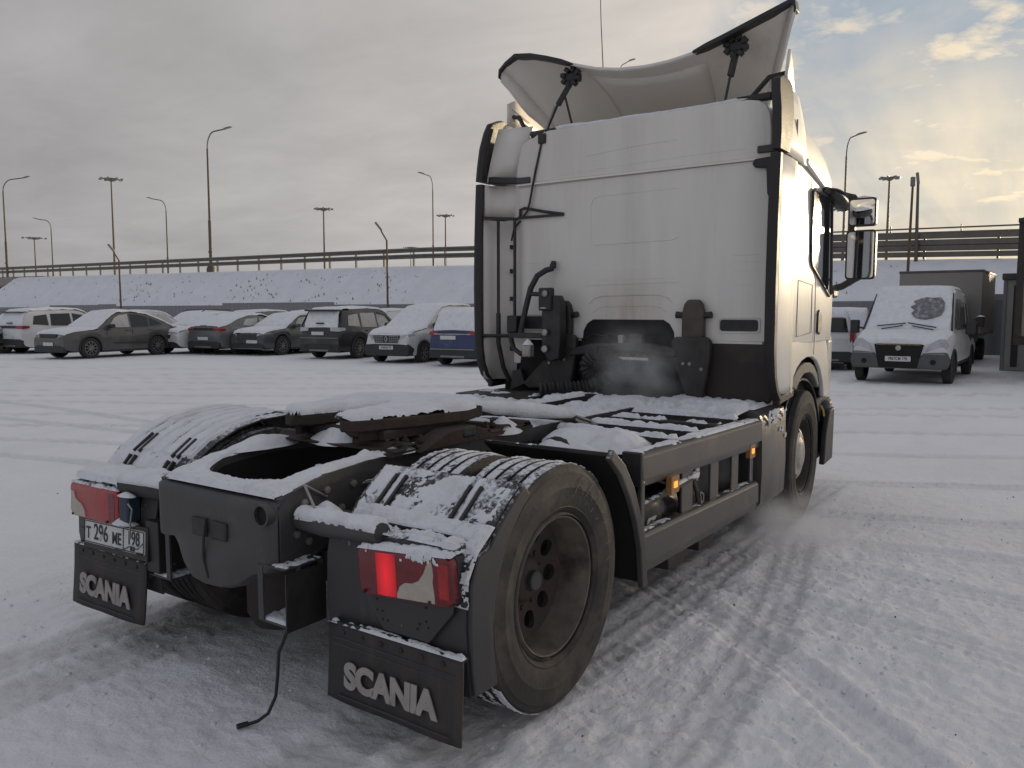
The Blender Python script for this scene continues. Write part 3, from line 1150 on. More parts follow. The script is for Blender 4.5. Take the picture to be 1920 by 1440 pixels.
def tyre_profile(hw, rt, rb):
    """(r, h) profile across a truck tyre, with tread grooves"""
    p = [(rb, -hw * 0.74), (rb + 0.012, -hw * 0.80), (rb + 0.03, -hw * 0.90), (rb + 0.032, -hw * 0.925), (rb + 0.036, -hw * 0.905), (rb + 0.08, -hw * 0.985),
         (rb + 0.11, -hw), (rb + 0.113, -hw * 1.008), (rb + 0.118, -hw), (rt - 0.06, -hw * 0.97), (rt - 0.035, -hw * 0.955), (rt - 0.030, -hw * 0.93), (rt - 0.012, -hw * 0.91), (rt - 0.004, -hw * 0.86)]
    for c in (-0.56, -0.19, 0.19, 0.56):
        p += [(rt, (c - 0.05) * hw), (rt - 0.014, (c - 0.035) * hw), (rt - 0.014, (c + 0.035) * hw), (rt, (c + 0.05) * hw)]
    p += [(r_, -h_) for r_, h_ in p[13::-1]]
    return p


def disc_with_holes(mb, n, r0, r1, rc, rh, hfun, m=24):
    """annulus r0..r1 (y axis) with n round holes of radius rh on circle rc"""
    da = 2 * math.pi / n
    for k in range(n):
        a0 = k * da
        sq = []
        e = m // 4
        for i in range(e):
            sq.append((a0 - da / 2 + da * i / e, r0))
        for i in range(e):
            sq.append((a0 + da / 2, r0 + (r1 - r0) * i / e))
        for i in range(e):
            sq.append((a0 + da / 2 - da * i / e, r1))
        for i in range(e):
            sq.append((a0 - da / 2, r1 - (r1 - r0) * i / e))
        outer, inner, inner2 = [], [], []
        for a, r_ in sq:
            outer.append((r_ * math.cos(a), hfun(r_), r_ * math.sin(a)))
            ccx, ccz = rc * math.cos(a0), rc * math.sin(a0)
            dx, dz = r_ * math.cos(a) - ccx, r_ * math.sin(a) - ccz
            l = math.hypot(dx, dz)
            x, z = ccx + dx / l * rh, ccz + dz / l * rh
            rr = math.hypot(x, z)
            inner.append((x, hfun(rr), z))
            inner2.append((x, hfun(rr) + 0.025, z))
        mb.loft([outer, inner, inner2], cap=False)


def make_wheel(kind, tmat):
    w = part_root('wheel', TR)
    hw, rt, rb = 0.155, 0.503, 0.292
    prof = tyre_profile(hw, rt, rb)
    MB().lathe(prof, 'y', (0, 0, 0), 72).build('tyre', tmat, w, smooth=32)
    ri = MB()
    # outward is -y
    ri.lathe([(0.292, -0.135), (0.300, -0.125), (0.302, -0.118), (0.296, -0.112), (0.285, -0.128), (0.279, -0.126), (0.272, -0.10), (0.262, -0.05), (0.254, 0.0), (0.250, 0.06), (0.25, 0.13)], 'y', (0, 0, 0), 56)
    ri.build('rim', M['rim_dirty'] if kind != 'front' else M['rim_disc'], w, smooth=40)
    MB().lathe([(0.25, 0.13), (0.30, 0.13), (0.30, 0.12), (0.29, -0.1)], 'y', (0, 0, 0), 40).build('rim_barrel', M['rim_disc'], w, smooth=40)
    di = MB()
    if kind == 'outer':
        disc_with_holes(di, 10, 0.10, 0.252, 0.190, 0.037, lambda r_: 0.03 + 0.10 * max(0, (0.21 - r_)) * 0.5 - 0.02 * sstep(0.2, 0.25, r_))
        di.lathe([(0.10, 0.036), (0.098, 0.02), (0.085, 0.005), (0.06, -0.005), (0.0, -0.006)], 'y', (0, 0, 0), 28)
        di.build('disc', M['rim_disc'], w, smooth=35)
        nb = MB()
        for k in range(10):
            a = 2 * math.pi * (k + 0.5) / 10
            nb.lathe([(0.012, 0.02), (0.012, 0.004), (0.0, 0.0)], 'y', (0.122 * math.cos(a), 0.022, 0.122 * math.sin(a)), 6)
        nb.pieces('wheel_nut', M['rim_disc'], w)
        MB().lathe([(0.042, 0.0), (0.042, -0.028), (0.036, -0.034), (0, -0.034)], 'y', (0, 0, 0), 24).build('hub_cap', M['frame_grey'], w, smooth=40)
        MB().lathe([(0.25, 0.10), (0.0, 0.10)], 'y', (0, 0, 0), 24).build('brake_drum', M['black_void'], w)
    elif kind == 'front':
        disc_with_holes(di, 10, 0.13, 0.262, 0.205, 0.036, lambda r_: -0.105 + 0.05 * sstep(0.16, 0.255, r_))
        di.lathe([(0.13, -0.105), (0.12, -0.108), (0.105, -0.122), (0.09, -0.126), (0.0, -0.127)], 'y', (0, 0, 0), 32)
        di.build('disc', M['hub_silver'], w, smooth=35)
        MB().lathe([(0.25, 0.0), (0.0, 0.0)], 'y', (0, 0, 0), 24).build('brake_drum', M['black_void'], w)
    else:
        di.lathe([(0.25, -0.06), (0.0, -0.06)], 'y', (0, 0, 0), 32)
        di.build('disc', M['rim_disc'], w)
    return w


w_outer = make_wheel('outer', M['tyre_snow'])
w_inner = make_wheel('inner', M['tyre_snow'])
w_front = make_wheel('front', M['tyre'])
w_outer.location = (0, -1.065, 0.5)
w_outer.rotation_euler = (0, R(7), 0)
w_inner.location = (0, -0.715, 0.5)
w_front.location = (WB, -1.06, 0.5)
w_front.rotation_euler = (0, R(12), R(3))
for src, y in ((w_outer, 1.065), (w_inner, 0.715), (w_front, 1.045)):
    c = copy_tree(src, TR)
    c.location.y = y
    c.rotation_euler = (0, R(20), math.pi + (R(3) if src is w_front else 0))

# snow caught on the exposed rear tyre treads, between the grooves
for cy in (-1.065, -0.715):
    for j, (b0, b1) in enumerate(((-0.135, -0.098), (-0.078, -0.040), (-0.018, 0.018), (0.040, 0.078), (0.098, 0.132))):
        def fn(u, v, cy=cy, b0=b0, b1=b1):
            a = R(48) + u * R(100)
            P = np.stack([0.504 * np.cos(a), cy + b0 + v * (b1 - b0), 0.5 + 0.504 * np.sin(a)], -1)
            return P, np.stack([np.cos(a), 0 * a, np.sin(a)], -1)
        snow_sheet('tread_snow', fn, 0.88, abs(b1 - b0), 0.005, 0.005, TR, seed=20 + j + int(cy * 10), cover=(-0.12 if j == 0 else 0.0) - (0.05 if cy < -1 else 0), rag=0.95, freq=26, edge=0.004)


for j, (b0, b1) in enumerate(((-0.145, -0.098), (-0.078, -0.040), (-0.018, 0.018), (0.040, 0.078))):
    def fn(u, v, b0=b0, b1=b1):
        a = R(168) + u * R(92)
        P = np.stack([0.504 * np.cos(a), -1.065 + b0 + v * (b1 - b0), 0.5 + 0.504 * np.sin(a)], -1)
        return P, np.stack([np.cos(a), 0 * a, np.sin(a)], -1)
    snow_sheet('tread_snow', fn, 0.81, abs(b1 - b0), 0.005, 0.004, TR, seed=430 + j, cover=-0.08, rag=0.95, freq=26, edge=0.004)


# chalk scrawl on the near rear tyre wall
def sw(a, r_, y=-1.2235):
    return (r_ * math.cos(R(a)), y, 0.5 + r_ * math.sin(R(a)))


mat('chalk', (0.22, 0.20, 0.17), 0.9, var=0.3, scale=40)
ck = MB()
for strokes in ([(76, .385), (70, .455)], [(70, .455), (66.5, .385)], [(74, .415), (68, .418)], [(62, .385), (57, .455)], [(57, .455), (53, .385)], [(61, .42), (54.5, .42)],
                [(47, .395), (45, .44)], [(45, .44), (41, .40)], [(38, .40), (33, .43)], [(30, .39), (27, .44)], [(25, .40), (19, .425)], [(14, .38), (13, .43)], [(2, .37), (4, .40)], [(80, .36), (78, .375)], [(60, .35), (58, .37)], [(50, .345), (48.5, .37)], [(40, .35), (37, .37)]):
    ck.tube([sw(*strokes[0]), sw((strokes[0][0] + strokes[1][0]) / 2, (strokes[0][1] + strokes[1][1]) / 2, -1.2245), sw(*strokes[1])], 0.0011, 4)
ck.build('chalk_marks', M['chalk'], TR, kind='stuff')

# axle, differential, springs under the frame
MB().tube([(0, -0.55, 0.5), (0, 0.55, 0.5)], 0.075, 14).build('axle_tube', M['dark_brown'], TR, smooth=40)
MB().lathe([(0.0, -0.22), (0.13, -0.2), (0.2, -0.1), (0.21, 0.0), (0.2, 0.1), (0.13, 0.2), (0.0, 0.24)], 'x', (0.0, 0.0, 0.5), 20).build('differential', M['dark_brown'], TR, smooth=50)
MB().tube([(0.2, 0, 0.52), (2.6, 0, 0.62)], 0.06, 12).build('drive_shaft', M['dark_brown'], TR, smooth=40)
for y in (0.52, -0.52):
    MB().lathe([(0.0, 0.0), (0.10, 0.0), (0.125, 0.05), (0.12, 0.10), (0.135, 0.15), (0.13, 0.28), (0.10, 0.30), (0, 0.30)], 'z', (-0.35, y * 0.85, 0.42), 20).build('air_spring', M['rubber_black'], TR, smooth=40)
    MB().bar((-0.4, y, 0.45), (0.9, y, 0.52), 0.09, 0.06).build('trailing_arm', M['dark_brown'], TR, bevel=0.01)
MB().lathe([(0.0, -0.25), (0.14, -0.24), (0.17, -0.18), (0.17, 0.2), (0.14, 0.25), (0, 0.26)], 'z', (-0.32, 0.10, 0.42), 24).build('brake_chamber', M['dark_brown'], TR, smooth=45)
MB().tube([(WB, -0.9, 0.45), (WB, 0.9, 0.45)], 0.06, 10).build('front_axle', M['dark_brown'], TR, smooth=40)

# ---------------------------------------------------------------- chassis frame
for s in (1, -1):
    y0, y1 = sorted((s * 0.39, s * 0.375))
    web = [(-0.74, 0.64), (-0.74, 0.885), (-0.50, 0.945), (-0.24, 0.965), (2.9, 0.935), (2.9, 0.68), (0.5, 0.68), (-0.1, 0.70), (-0.45, 0.64)]
    MB().prism(web, 'y', y0, y1).build('frame_rail', M['frame_grey'] if s < 0 else M['frame_dark'], TR, bevel=0.004)
    fl = MB()
    top = [(-0.74, 0.885), (-0.50, 0.945), (-0.24, 0.965), (2.9, 0.935)]
    for (xa, za), (xb, zb) in zip(top[:-1], top[1:]):
        fl.bar((xa, s * 0.345, za + 0.002), (xb, s * 0.345, zb + 0.002), 0.09, 0.012)
    fl.build('frame_flange', M['frame_grey'], TR)
    hb = MB()
    for k in range(26):
        x = 0.35 + k * 0.055
        if x < 2.0:
            hb.lathe([(0.011, -0.0045 * s), (0.011, 0.0045 * s)], 'y', (x, s * 0.392, 0.885 - 0.0004 * k), 8)
            hb.lathe([(0.011, 0.0045 * s), (0.0, 0.0045 * s)], 'y', (x, s * 0.392, 0.885 - 0.0004 * k), 8)
    hb.pieces('rail_hole', M['black_void'], TR)
bo = MB()
for x, z in ((-0.62, 0.86), (-0.55, 0.80), (-0.50, 0.89), (-0.42, 0.80), (-0.35, 0.89), (-0.30, 0.78), (-0.20, 0.89), (-0.12, 0.82), (-0.66, 0.74), (-0.6, 0.70)):
    bo.lathe([(0.016, 0), (0.016, -0.012), (0.0, -0.014)], 'y', (x, -0.391, z), 6)
bo.pieces('frame_bolt', M['bolt'], TR)
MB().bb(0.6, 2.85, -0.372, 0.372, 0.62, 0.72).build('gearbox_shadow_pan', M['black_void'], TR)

# rear end beam: front skin, oval well, belly
ycol = np.linspace(0.392, -0.392, 61)
zlow = np.interp(ycol[::-1], [-0.392, -0.35, -0.27, -0.20, -0.10, 0.0, 0.08, 0.16, 0.215, 0.25, 0.31, 0.36, 0.392], [0.63, 0.595, 0.575, 0.525, 0.495, 0.492, 0.505, 0.56, 0.625, 0.652, 0.642, 0.648, 0.672])[::-1]
G = []
for i, t in enumerate(list(np.linspace(0, 1, 22)) + [1.03, 1.05, 1.05]):
    row = []
    for y, zl in zip(ycol, zlow):
        tt = min(t, 1.0)
        z = 0.888 + (zl - 0.888) * tt
        bell = math.exp(-((y + 0.02) / 0.21) ** 4) * float(sstep(0.72, 0.60, np.array(z)) if z < 0.72 else 0.0)
        side = float(sstep(0.33, 0.392, np.array(abs(y))))
        x = -0.775 - 0.035 * bell + 0.035 * (1 - float(sstep(0.0, 0.09, np.array(tt)))) + 0.025 * side * side
        x += 0.05 * float(sstep(0.94, 1.0, np.array(tt))) ** 2
        if i == 22:
            x += 0.05
        elif i == 23:
            x += 0.12
            z += 0.01
        elif i == 24:
            x = -0.50
            z += 0.03
        row.append((x, y, z))
    G.append(row)
MB().sheet(G).build('end_beam', M['frame_grey'], TR, smooth=60, solid=0.006)
MB().tube([(-0.785, 0.015, 0.77), (-0.800, 0.01, 0.70), (-0.816, -0.005, 0.62), (-0.812, -0.03, 0.54), (-0.77, -0.06, 0.490), (-0.70, -0.07, 0.487)], 0.006, 6).build('strap', M['rubber_black'], TR, smooth=40)
for y in (0.06, -0.07):
    MB().box((-0.782, y, 0.73), (0.016, 0.10, 0.075)).build('mount_plate', M['frame_dark'], TR, bevel=0.006)
# top plate with oval well (annular sheet) -> snow lies on it
def well_sheet(z_off):
    n = 48
    outer, inner = [], []
    for k in range(n):
        a = 2 * math.pi * k / n + 0.001
        c, s_ = math.cos(a), math.sin(a)
        # rectangle boundary
        hx, hy = 0.42, 0.385
        t = min(hx / abs(c) if abs(c) > 1e-6 else 9, hy / abs(s_) if abs(s_) > 1e-6 else 9)
        x, y = -0.33 + c * t, s_ * t
        z = np.interp(x, [-0.75, -0.50, -0.24, 0.1], [0.885, 0.945, 0.965, 0.968])
        outer.append((x, y, z + z_off))
        e_ = (abs(c) ** 3 + abs(s_) ** 3) ** (-1 / 3)
        x2, y2 = -0.29 + 0.37 * c * e_, 0.30 * s_ * e_
        z2 = np.interp(x2, [-0.75, -0.50, -0.24, 0.1], [0.885, 0.945, 0.965, 0.968])
        inner.append((x2, y2, z2 + z_off))
    return outer, inner


outer, inner = well_sheet(0.0)
lower = [(x, y, z - 0.03) for x, y, z in inner]
deep = [(x, y, 0.60) for x, y, z in inner]
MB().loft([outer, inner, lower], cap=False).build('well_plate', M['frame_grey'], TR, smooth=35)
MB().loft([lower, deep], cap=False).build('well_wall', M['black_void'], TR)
MB().tube([(-0.10, 0.05, 0.70), (-0.12, 0.02, 0.84), (-0.18, 0.0, 0.86)], 0.022, 8).build('hose_end', M['rubber_black'], TR, smooth=40)
MB().tube([(-0.42, -0.02, 0.74), (-0.44, -0.05, 0.80), (-0.50, -0.06, 0.82)], 0.022, 8).build('hose_end', M['rubber_black'], TR, smooth=40)
MB().lathe([(0.0, 0.03), (0.02, 0.025), (0.03, 0.0)], 'z', (-0.18, 0.0, 0.875), 12).build('snow_lump', M['snow_shell'], TR, smooth=60, kind='stuff')
MB().lathe([(0.0, 0.03), (0.03, 0.02), (0.045, 0.0), (0.03, -0.02)], 'z', (-0.48, -0.06, 0.835), 12).build('snow_lump', M['snow_shell'], TR, smooth=60, kind='stuff')


def well_fn(u, v):
    # u around, v from the rim of the well outward
    a = 2 * np.pi * u + 0.001
    c, s_ = np.cos(a), np.sin(a)
    hx, hy = 0.425, 0.382
    t = np.minimum(hx / np.maximum(np.abs(c), 1e-6), hy / np.maximum(np.abs(s_), 1e-6))
    xo, yo = -0.325 + c * t, s_ * t
    e_ = (np.abs(c) ** 3 + np.abs(s_) ** 3) ** (-1 / 3)
    xi, yi = -0.29 + 0.365 * c * e_, 0.295 * s_ * e_
    x, y = xi + (xo - xi) * v, yi + (yo - yi) * v
    z = np.interp(x, [-0.79, -0.50, -0.24, 0.1], [0.885, 0.948, 0.968, 0.972])
    return np.stack([x, y, z + 0.003], -1), np.broadcast_to(np.array([0, 0, 1.0]), x.shape + (3,))


snow_sheet('snow', well_fn, 2.2, 0.13, 0.0085, 0.020, TR, seed=41, cover=0.42, rag=0.7, freq=16, edge=0.020)
# tow eye tube at the corner
MB().lathe([(0.045, 0.05), (0.045, -0.02), (0.037, -0.02), (0.037, 0.05)], 'x', (-0.775, -0.345, 0.835), 20).build('tow_eye', M['frame_grey'], TR, smooth=40)
MB().lathe([(0.037, 0.0), (0.0, 0.0)], 'x', (-0.779, -0.345, 0.835), 20).build('tow_eye_bore', M['black_void'], TR)

# ---------------------------------------------------------------- fifth wheel
fw = part_root('fifth_wheel', TR, (0, 0, 0.025), label='rusty brown coupling plate under a layer of snow')
def fwt(x, y):
    return -0.20 + (x + 0.34) * 0.84, y * (0.74 if x < 0 else 0.74 + min(x, 0.4) * 0.27)


plate = [(-0.30, 0.17), (-0.34, 0.22), (-0.33, 0.30), (-0.27, 0.345), (0.10, 0.46), (0.42, 0.48), (0.64, 0.42), (0.74, 0.26), (0.76, 0.0)]
half = plate
other = [(x, -y) for x, y in half[::-1]]
slot = [(-0.30, -0.17), (0.05, -0.06), (0.20, -0.045), (0.24, 0.0), (0.20, 0.045), (0.05, 0.06)]
poly = [fwt(*q_) for q_ in half + other[1:] + slot[1:]]
MB().prism(poly, 'z', 1.045, 1.10).build('coupling_plate', M['rust'], fw, bevel=0.008)
rim_ = [(x * 0.96 + 0.012, y * 0.95) for x, y in poly]
MB().prism([fwt(*q_) for q_ in ((-0.26, -0.30), (0.10, -0.42), (0.42, -0.44), (0.42, -0.40), (0.1, -0.38), (-0.24, -0.26))], 'z', 0.995, 1.046).build('side_web', M['rust'], fw, bevel=0.006)
MB().prism([fwt(*q_) for q_ in ((-0.26, 0.30), (0.10, 0.42), (0.42, 0.44), (0.42, 0.40), (0.1, 0.38), (-0.24, 0.26))], 'z', 0.995, 1.046).build('side_web', M['rust'], fw, bevel=0.006)
MB().bb(-0.05, 0.55, -0.30, 0.30, 0.993, 1.044).build('lock_housing', M['dark_brown'], fw, bevel=0.01)
for s in (1, -1):
    br_ = MB()
    br_.prism([(0.0, 0.95), (0.60, 0.95), (0.50, 1.00), (0.42, 1.03), (0.22, 1.03), (0.12, 1.0)], 'y', s * 0.36, s * 0.47)
    br_.build('pedestal', M['rust'], fw, bevel=0.008)
    MB().box((0.36, s * 0.415, 1.005), (0.10, 0.125, 0.055)).build('pivot_cap', M['frame_dark'], fw, bevel=0.012)
# corrugated mounting plate
mp_ = MB()
xs, zs = [], []
x = -0.13
pts = []
while x < 1.0:
    pts += [(x, 0.972), (x + 0.07, 0.972), (x + 0.09, 0.992), (x + 0.14, 0.992), (x + 0.16, 0.972)]
    x += 0.19
low = [(a, b - 0.010) for a, b in pts[::-1]]
mp_.prism(pts + low, 'y', -0.43, 0.43)
mp_.build('mounting_plate', M['rust'], fw, bevel=0.003)
MB().bb(-0.15, 1.0, -0.425, -0.38, 0.945, 0.962).build('mounting_angle', M['rust'], fw)
MB().bb(-0.15, 1.0, 0.38, 0.425, 0.945, 0.962).build('mounting_angle', M['rust'], fw)
nb = MB()
for k, (x, y) in enumerate(((-0.10, -0.36), (-0.06, -0.38), (0.03, -0.35), (0.08, -0.40), (0.62, -0.38), (0.7, -0.36), (-0.14, 0.36), (0.03, 0.36))):
    nb.lathe([(0.019, 0), (0.019, 0.016), (0.01, 0.017), (0.01, 0.034), (0, 0.034)], 'z', (x, y, 0.985), 6)
nb.pieces('plate_bolt', M['rust'], fw)


def fw_fn(u, v):
    # half-plane map of the plate: u along x, v across
    x = -0.335 + 1.085 * u
    ymax = np.interp(x, [-0.34, -0.33, -0.27, 0.10, 0.42, 0.64, 0.74, 0.76], [0.22, 0.30, 0.345, 0.46, 0.48, 0.42, 0.26, 0.10])
    y = (v * 2 - 1) * ymax
    return np.stack([x, y, 1.091 + 0 * x], -1), np.broadcast_to(np.array([0, 0, 1.0]), x.shape + (3,))


def fw_snow():
    nu, nv = 150, 130
    u, v = np.meshgrid(np.linspace(0, 1, nu), np.linspace(0, 1, nv), indexing='ij')
    P, N = fw_fn(u, v)
    P = P.copy()
    x, y = P[..., 0].copy(), P[..., 1].copy()
    slotw = np.interp(x, [-0.34, -0.30, 0.05, 0.20, 0.24, 0.25], [0.17, 0.17, 0.06, 0.045, 0.0, -0.1])
    d = np.minimum((0.5 - np.abs(v - 0.5)) * 0.9, np.minimum(u, 1 - u) * 1.08)
    d = np.minimum(d, np.abs(y) - slotw)
    qn = np.stack([x, y, 0 * x], -1)
    n1, n2 = fbm(qn * 9, 4, 71), fbm(qn * 2.6, 3, 72)
    n3 = fbm(qn * 40, 2, 73)
    d2 = d + 0.010 * n1 + 0.008 * n3
    t = np.clip(d2 / 0.045, -1, 1)
    h = 0.040 * np.sqrt(np.clip(t, 0, 1)) * (1 + 0.35 * n2) + 0.006 * n1 * (t > 0) + 0.0015 * n3
    inside = np.abs(y) < slotw
    y = np.where(inside, np.sign(y) * slotw, y)
    V = np.stack([-0.20 + (x + 0.34) * 0.84, y * np.where(x < 0, 0.74, 0.74 + np.minimum(x, 0.4) * 0.27), P[..., 2] + 0.010], -1)
    V[..., 2] += np.where(t > 0, h, -0.002)
    idx = np.arange(nu * nv).reshape(nu, nv)
    F = np.stack([idx[:-1, :-1], idx[1:, :-1], idx[1:, 1:], idx[:-1, 1:]], -1).reshape(-1, 4)
    keep = (t.ravel()[F] > 0).any(1) & (~(inside.ravel()[F])).any(1)
    np_mesh('plate_snow', V.reshape(-1, 3), F[keep], M['snow_shell'], fw, True, 'stuff')


fw_snow()
# drift under the coupling plate and snow on the mounting plate
def mound(name, c, rx, ry, h, seed, parent=TR, n=26, rz=0.0, pw=1.4):
    g = np.linspace(-1, 1, n)
    a, b_ = np.meshgrid(g, g, indexing='ij')
    rr = np.sqrt(a * a + b_ * b_)
    k = np.maximum(rr, 1e-6)
    mx = np.maximum(np.abs(a), np.abs(b_))
    a2, b2 = a / k * mx, b_ / k * mx          # square to disc
    r2 = np.sqrt(a2 ** 2 + b2 ** 2)
    qn = np.stack([a2 * rx * 6, b2 * ry * 6, 0 * a2 + seed], -1)
    nn, n2 = fbm(qn, 4, seed), fbm(qn * 4, 2, seed + 3)
    grow = 1 + 0.22 * nn
    z = h * np.clip(1 - r2 ** pw, 0, 1) * (1 + 0.4 * nn) + 0.03 * h * n2 * (r2 < 0.97) - 0.002
    x, y = a2 * rx * grow, b2 * ry * grow
    ca, sa = math.cos(rz), math.sin(rz)
    V = np.stack([c[0] + x * ca - y * sa, c[1] + x * sa + y * ca, c[2] + z], -1)
    idx = np.arange(n * n).reshape(n, n)
    F = np.stack([idx[:-1, :-1], idx[1:, :-1], idx[1:, 1:], idx[:-1, 1:]], -1).reshape(-1, 4)
    return np_mesh(name, V.reshape(-1, 3), F, M['snow_shell'], parent, True, 'stuff')


mound('snow', (0.0, 0.03, 0.985), 0.14, 0.19, 0.085, 3)
mound('snow', (-0.22, 0.34, 0.965), 0.22, 0.10, 0.06, 4)
mound('snow', (0.02, -0.36, 0.978), 0.20, 0.07, 0.03, 6)
mound('snow', (-0.22, -0.335, 0.965), 0.07, 0.05, 0.045, 8)
mound('snow', (0.80, -0.36, 0.965), 0.14, 0.10, 0.10, 9)
mound('snow', (0.95, -0.15, 0.97), 0.22, 0.24, 0.05, 10)
mound('snow', (0.90, 0.25, 0.97), 0.24, 0.22, 0.05, 11)
mound('snow', (0.60, -0.33, 0.985), 0.10, 0.06, 0.03, 12)
snow_sheet('snow', plane_fn((0.95, -0.39, 0.958), (1.9, 0, -0.02), (0, 0.12, 0)), 1.9, 0.12, 0.012, 0.025, TR, seed=50, cover=0.35, rag=0.8, freq=8, edge=0.02)
snow_sheet('snow', plane_fn((0.95, 0.27, 0.958), (1.9, 0, -0.02), (0, 0.12, 0)), 1.9, 0.12, 0.012, 0.025, TR, seed=51, cover=0.35, rag=0.8, freq=8, edge=0.02)
# coupling release bar under a roll of snow, with its loop handle
MB().tube([(0.72, -0.22, 1.05), (1.10, -0.34, 1.0), (1.42, -0.46, 0.95)], 0.018, 8).build('release_bar', M['rust'], fw, smooth=40)
MB().tube([(0.70, -0.21, 1.082), (0.85, -0.262, 1.062), (1.0, -0.31, 1.044), (1.2, -0.385, 1.014), (1.38, -0.445, 0.988), (1.42, -0.458, 0.975)], [0.02, 0.042, 0.045, 0.043, 0.034, 0.008], 10).build('bar_snow', M['snow_shell'], fw, smooth=60, kind='stuff')
MB().tube([(1.40, -0.44, 0.965), (1.46, -0.43, 0.96), (1.55, -0.48, 0.925), (1.56, -0.52, 0.905), (1.50, -0.53, 0.905), (1.41, -0.48, 0.94), (1.40, -0.44, 0.965)], 0.011, 8).build('release_handle', M['steel'], fw, smooth=40)

# ---------------------------------------------------------------- rear fenders
def sheet_path(path, y0, y1, name, mt, th=0.008, parent=TR, rib=None):
    mb = MB()
    mb.prism([(x, z) for x, z in path] + [(x * 1.0 + dx, z + dz) for (x, z), (dx, dz) in zip(path[::-1], offs(path, th)[::-1])], 'y', y0, y1)
    return mb.build(name, mt, parent, smooth=30)


def offs(path, th):
    out = []
    for i in range(len(path)):
        a, b_ = path[max(i - 1, 0)], path[min(i + 1, len(path) - 1)]
        tx, tz = b_[0] - a[0], b_[1] - a[1]
        l = math.hypot(tx, tz)
        out.append((tz / l * -th, tx / l * th))
    return out


# near side, rear quarter: sloping top, then straight down behind the tyre
rq = [(-0.335, 0.985), (-0.42, 0.93), (-0.50, 0.865), (-0.555, 0.80), (-0.60, 0.80), (-0.645, 0.77), (-0.66, 0.70), (-0.665, 0.55), (-0.655, 0.40), (-0.64, 0.30)]
fq = part_root('rear_fender', TR, label='open rear quarter fender behind the near dual tyres')
sheet_path(rq, -1.245, -0.575, 'fender_skin', M['fender_grey'], -0.008, fq)
side = rq[:1] + rq[1:4] + [(-0.62, 0.79), (-0.66, 0.70), (-0.665, 0.55), (-0.655, 0.40), (-0.64, 0.30)]
inn = arc(0, 0.5, 0.515, 205, 122, 12)
inn = [(-0.51, 0.30)] + [(x, z) for x, z in arc(0, 0.5, 0.535, 186, 124, 9)]
MB().prism(side + inn, 'y', -1.262, -1.240).build('fender_side', M['fender_grey'], fq, bevel=0.006)
ribs = MB()
for y in (-0.685, -0.735, -1.055, -1.105):
    ribs.bar((-0.385, y, 0.962), (-0.515, y, 0.862), 0.012, 0.030)
ribs.pieces('fender_rib', M['plastic_black'], fq)
MB().bar((-0.565, -0.66, 0.815), (-0.565, -1.14, 0.815), 0.02, 0.03).build('fender_strip', M['plastic_black'], fq)
# snow on it
for y0, y1, sd in ((-0.675, -0.58, 1), (-1.045, -0.745, 2), (-1.235, -1.115, 3), (-0.73, -0.69, 4), (-1.10, -1.06, 5)):
    f_ = poly_fn(rq[:4], y0, y1)
    snow_sheet('fender_snow', f_, f_.L, abs(y1 - y0), 0.006, 0.014, fq, seed=60 + sd, cover=0.42 if sd != 3 else 0.05, rag=0.7, freq=17, edge=0.010)
f_ = poly_fn([(-0.50, 0.875), (-0.56, 0.825), (-0.58, 0.815)], -1.23, -0.60)
snow_sheet('fender_snow', f_, f_.L, 0.63, 0.007, 0.022, fq, seed=67, cover=0.35, rag=0.6, freq=14, edge=0.02)
f_ = poly_fn([(-0.52, 0.87), (-0.62, 0.80), (-0.672, 0.72), (-0.674, 0.62)], -1.258, -1.19)
snow_sheet('fender_snow', f_, f_.L, 0.07, 0.006, 0.016, fq, seed=69, cover=0.12, rag=0.7, freq=22, edge=0.006)

# lamp carrier: tube out of the frame and a ledge over the lamp
lc = part_root('lamp_carrier', TR)
MB().tube([(-0.64, -0.40, 0.80), (-0.66, -0.55, 0.80), (-0.665, -0.86, 0.815)], 0.042, 14).build('carrier_tube', M['frame_grey'], lc, smooth=40)
led = [(-0.60, 0.775), (-0.655, 0.775), (-0.668, 0.79), (-0.66, 0.815), (-0.59, 0.822)]
MB().prism(led, 'y', -1.20, -0.72).build('ledge', M['fender_grey'], lc, bevel=0.01)
snow_sheet('ledge_snow', plane_fn((-0.672, -1.20, 0.815), (0.10, 0, 0.006), (0, 0.50, 0)), 0.10, 0.50, 0.006, 0.022, lc, seed=75, cover=0.22, rag=0.7, freq=16, edge=0.012, )
def tube_top(p, q, r_):
    p, q = np.array(p, float), np.array(q, float)

    def fn(u, v):
        a = (v - 0.5) * R(150)
        ax = (q - p) / np.linalg.norm(q - p)
        up = np.array([0, 0, 1.0]) - ax * ax[2]
        sd = np.cross(ax, up)
        N = up * np.cos(a)[..., None] + sd * np.sin(a)[..., None]
        return p + (q - p) * u[..., None] + N * r_, N
    return fn


snow_sheet('tube_snow', tube_top((-0.65, -0.41, 0.80), (-0.665, -0.86, 0.815), 0.042), 0.45, 0.10, 0.006, 0.022, lc, seed=77, cover=0.5, rag=0.5, freq=16, edge=0.012)
MB().prism([(-0.64, 0.815), (-0.50, 0.815), (-0.50, 0.822), (-0.64, 0.822)], 'y', -0.56, -0.40).build('bracket_plate', M['frame_dark'], lc)
mound('bracket_snow', (-0.57, -0.47, 0.822), 0.06, 0.06, 0.04, 14, lc)
mound('bracket_snow', (-0.64, -0.56, 0.835), 0.05, 0.05, 0.05, 15, lc)
MB().tube([(-0.50, -0.395, 0.86), (-0.62, -0.40, 0.93), (-0.66, -0.50, 0.86), (-0.62, -0.56, 0.82)], 0.006, 6).build('wire_frame', M['steel'], lc)

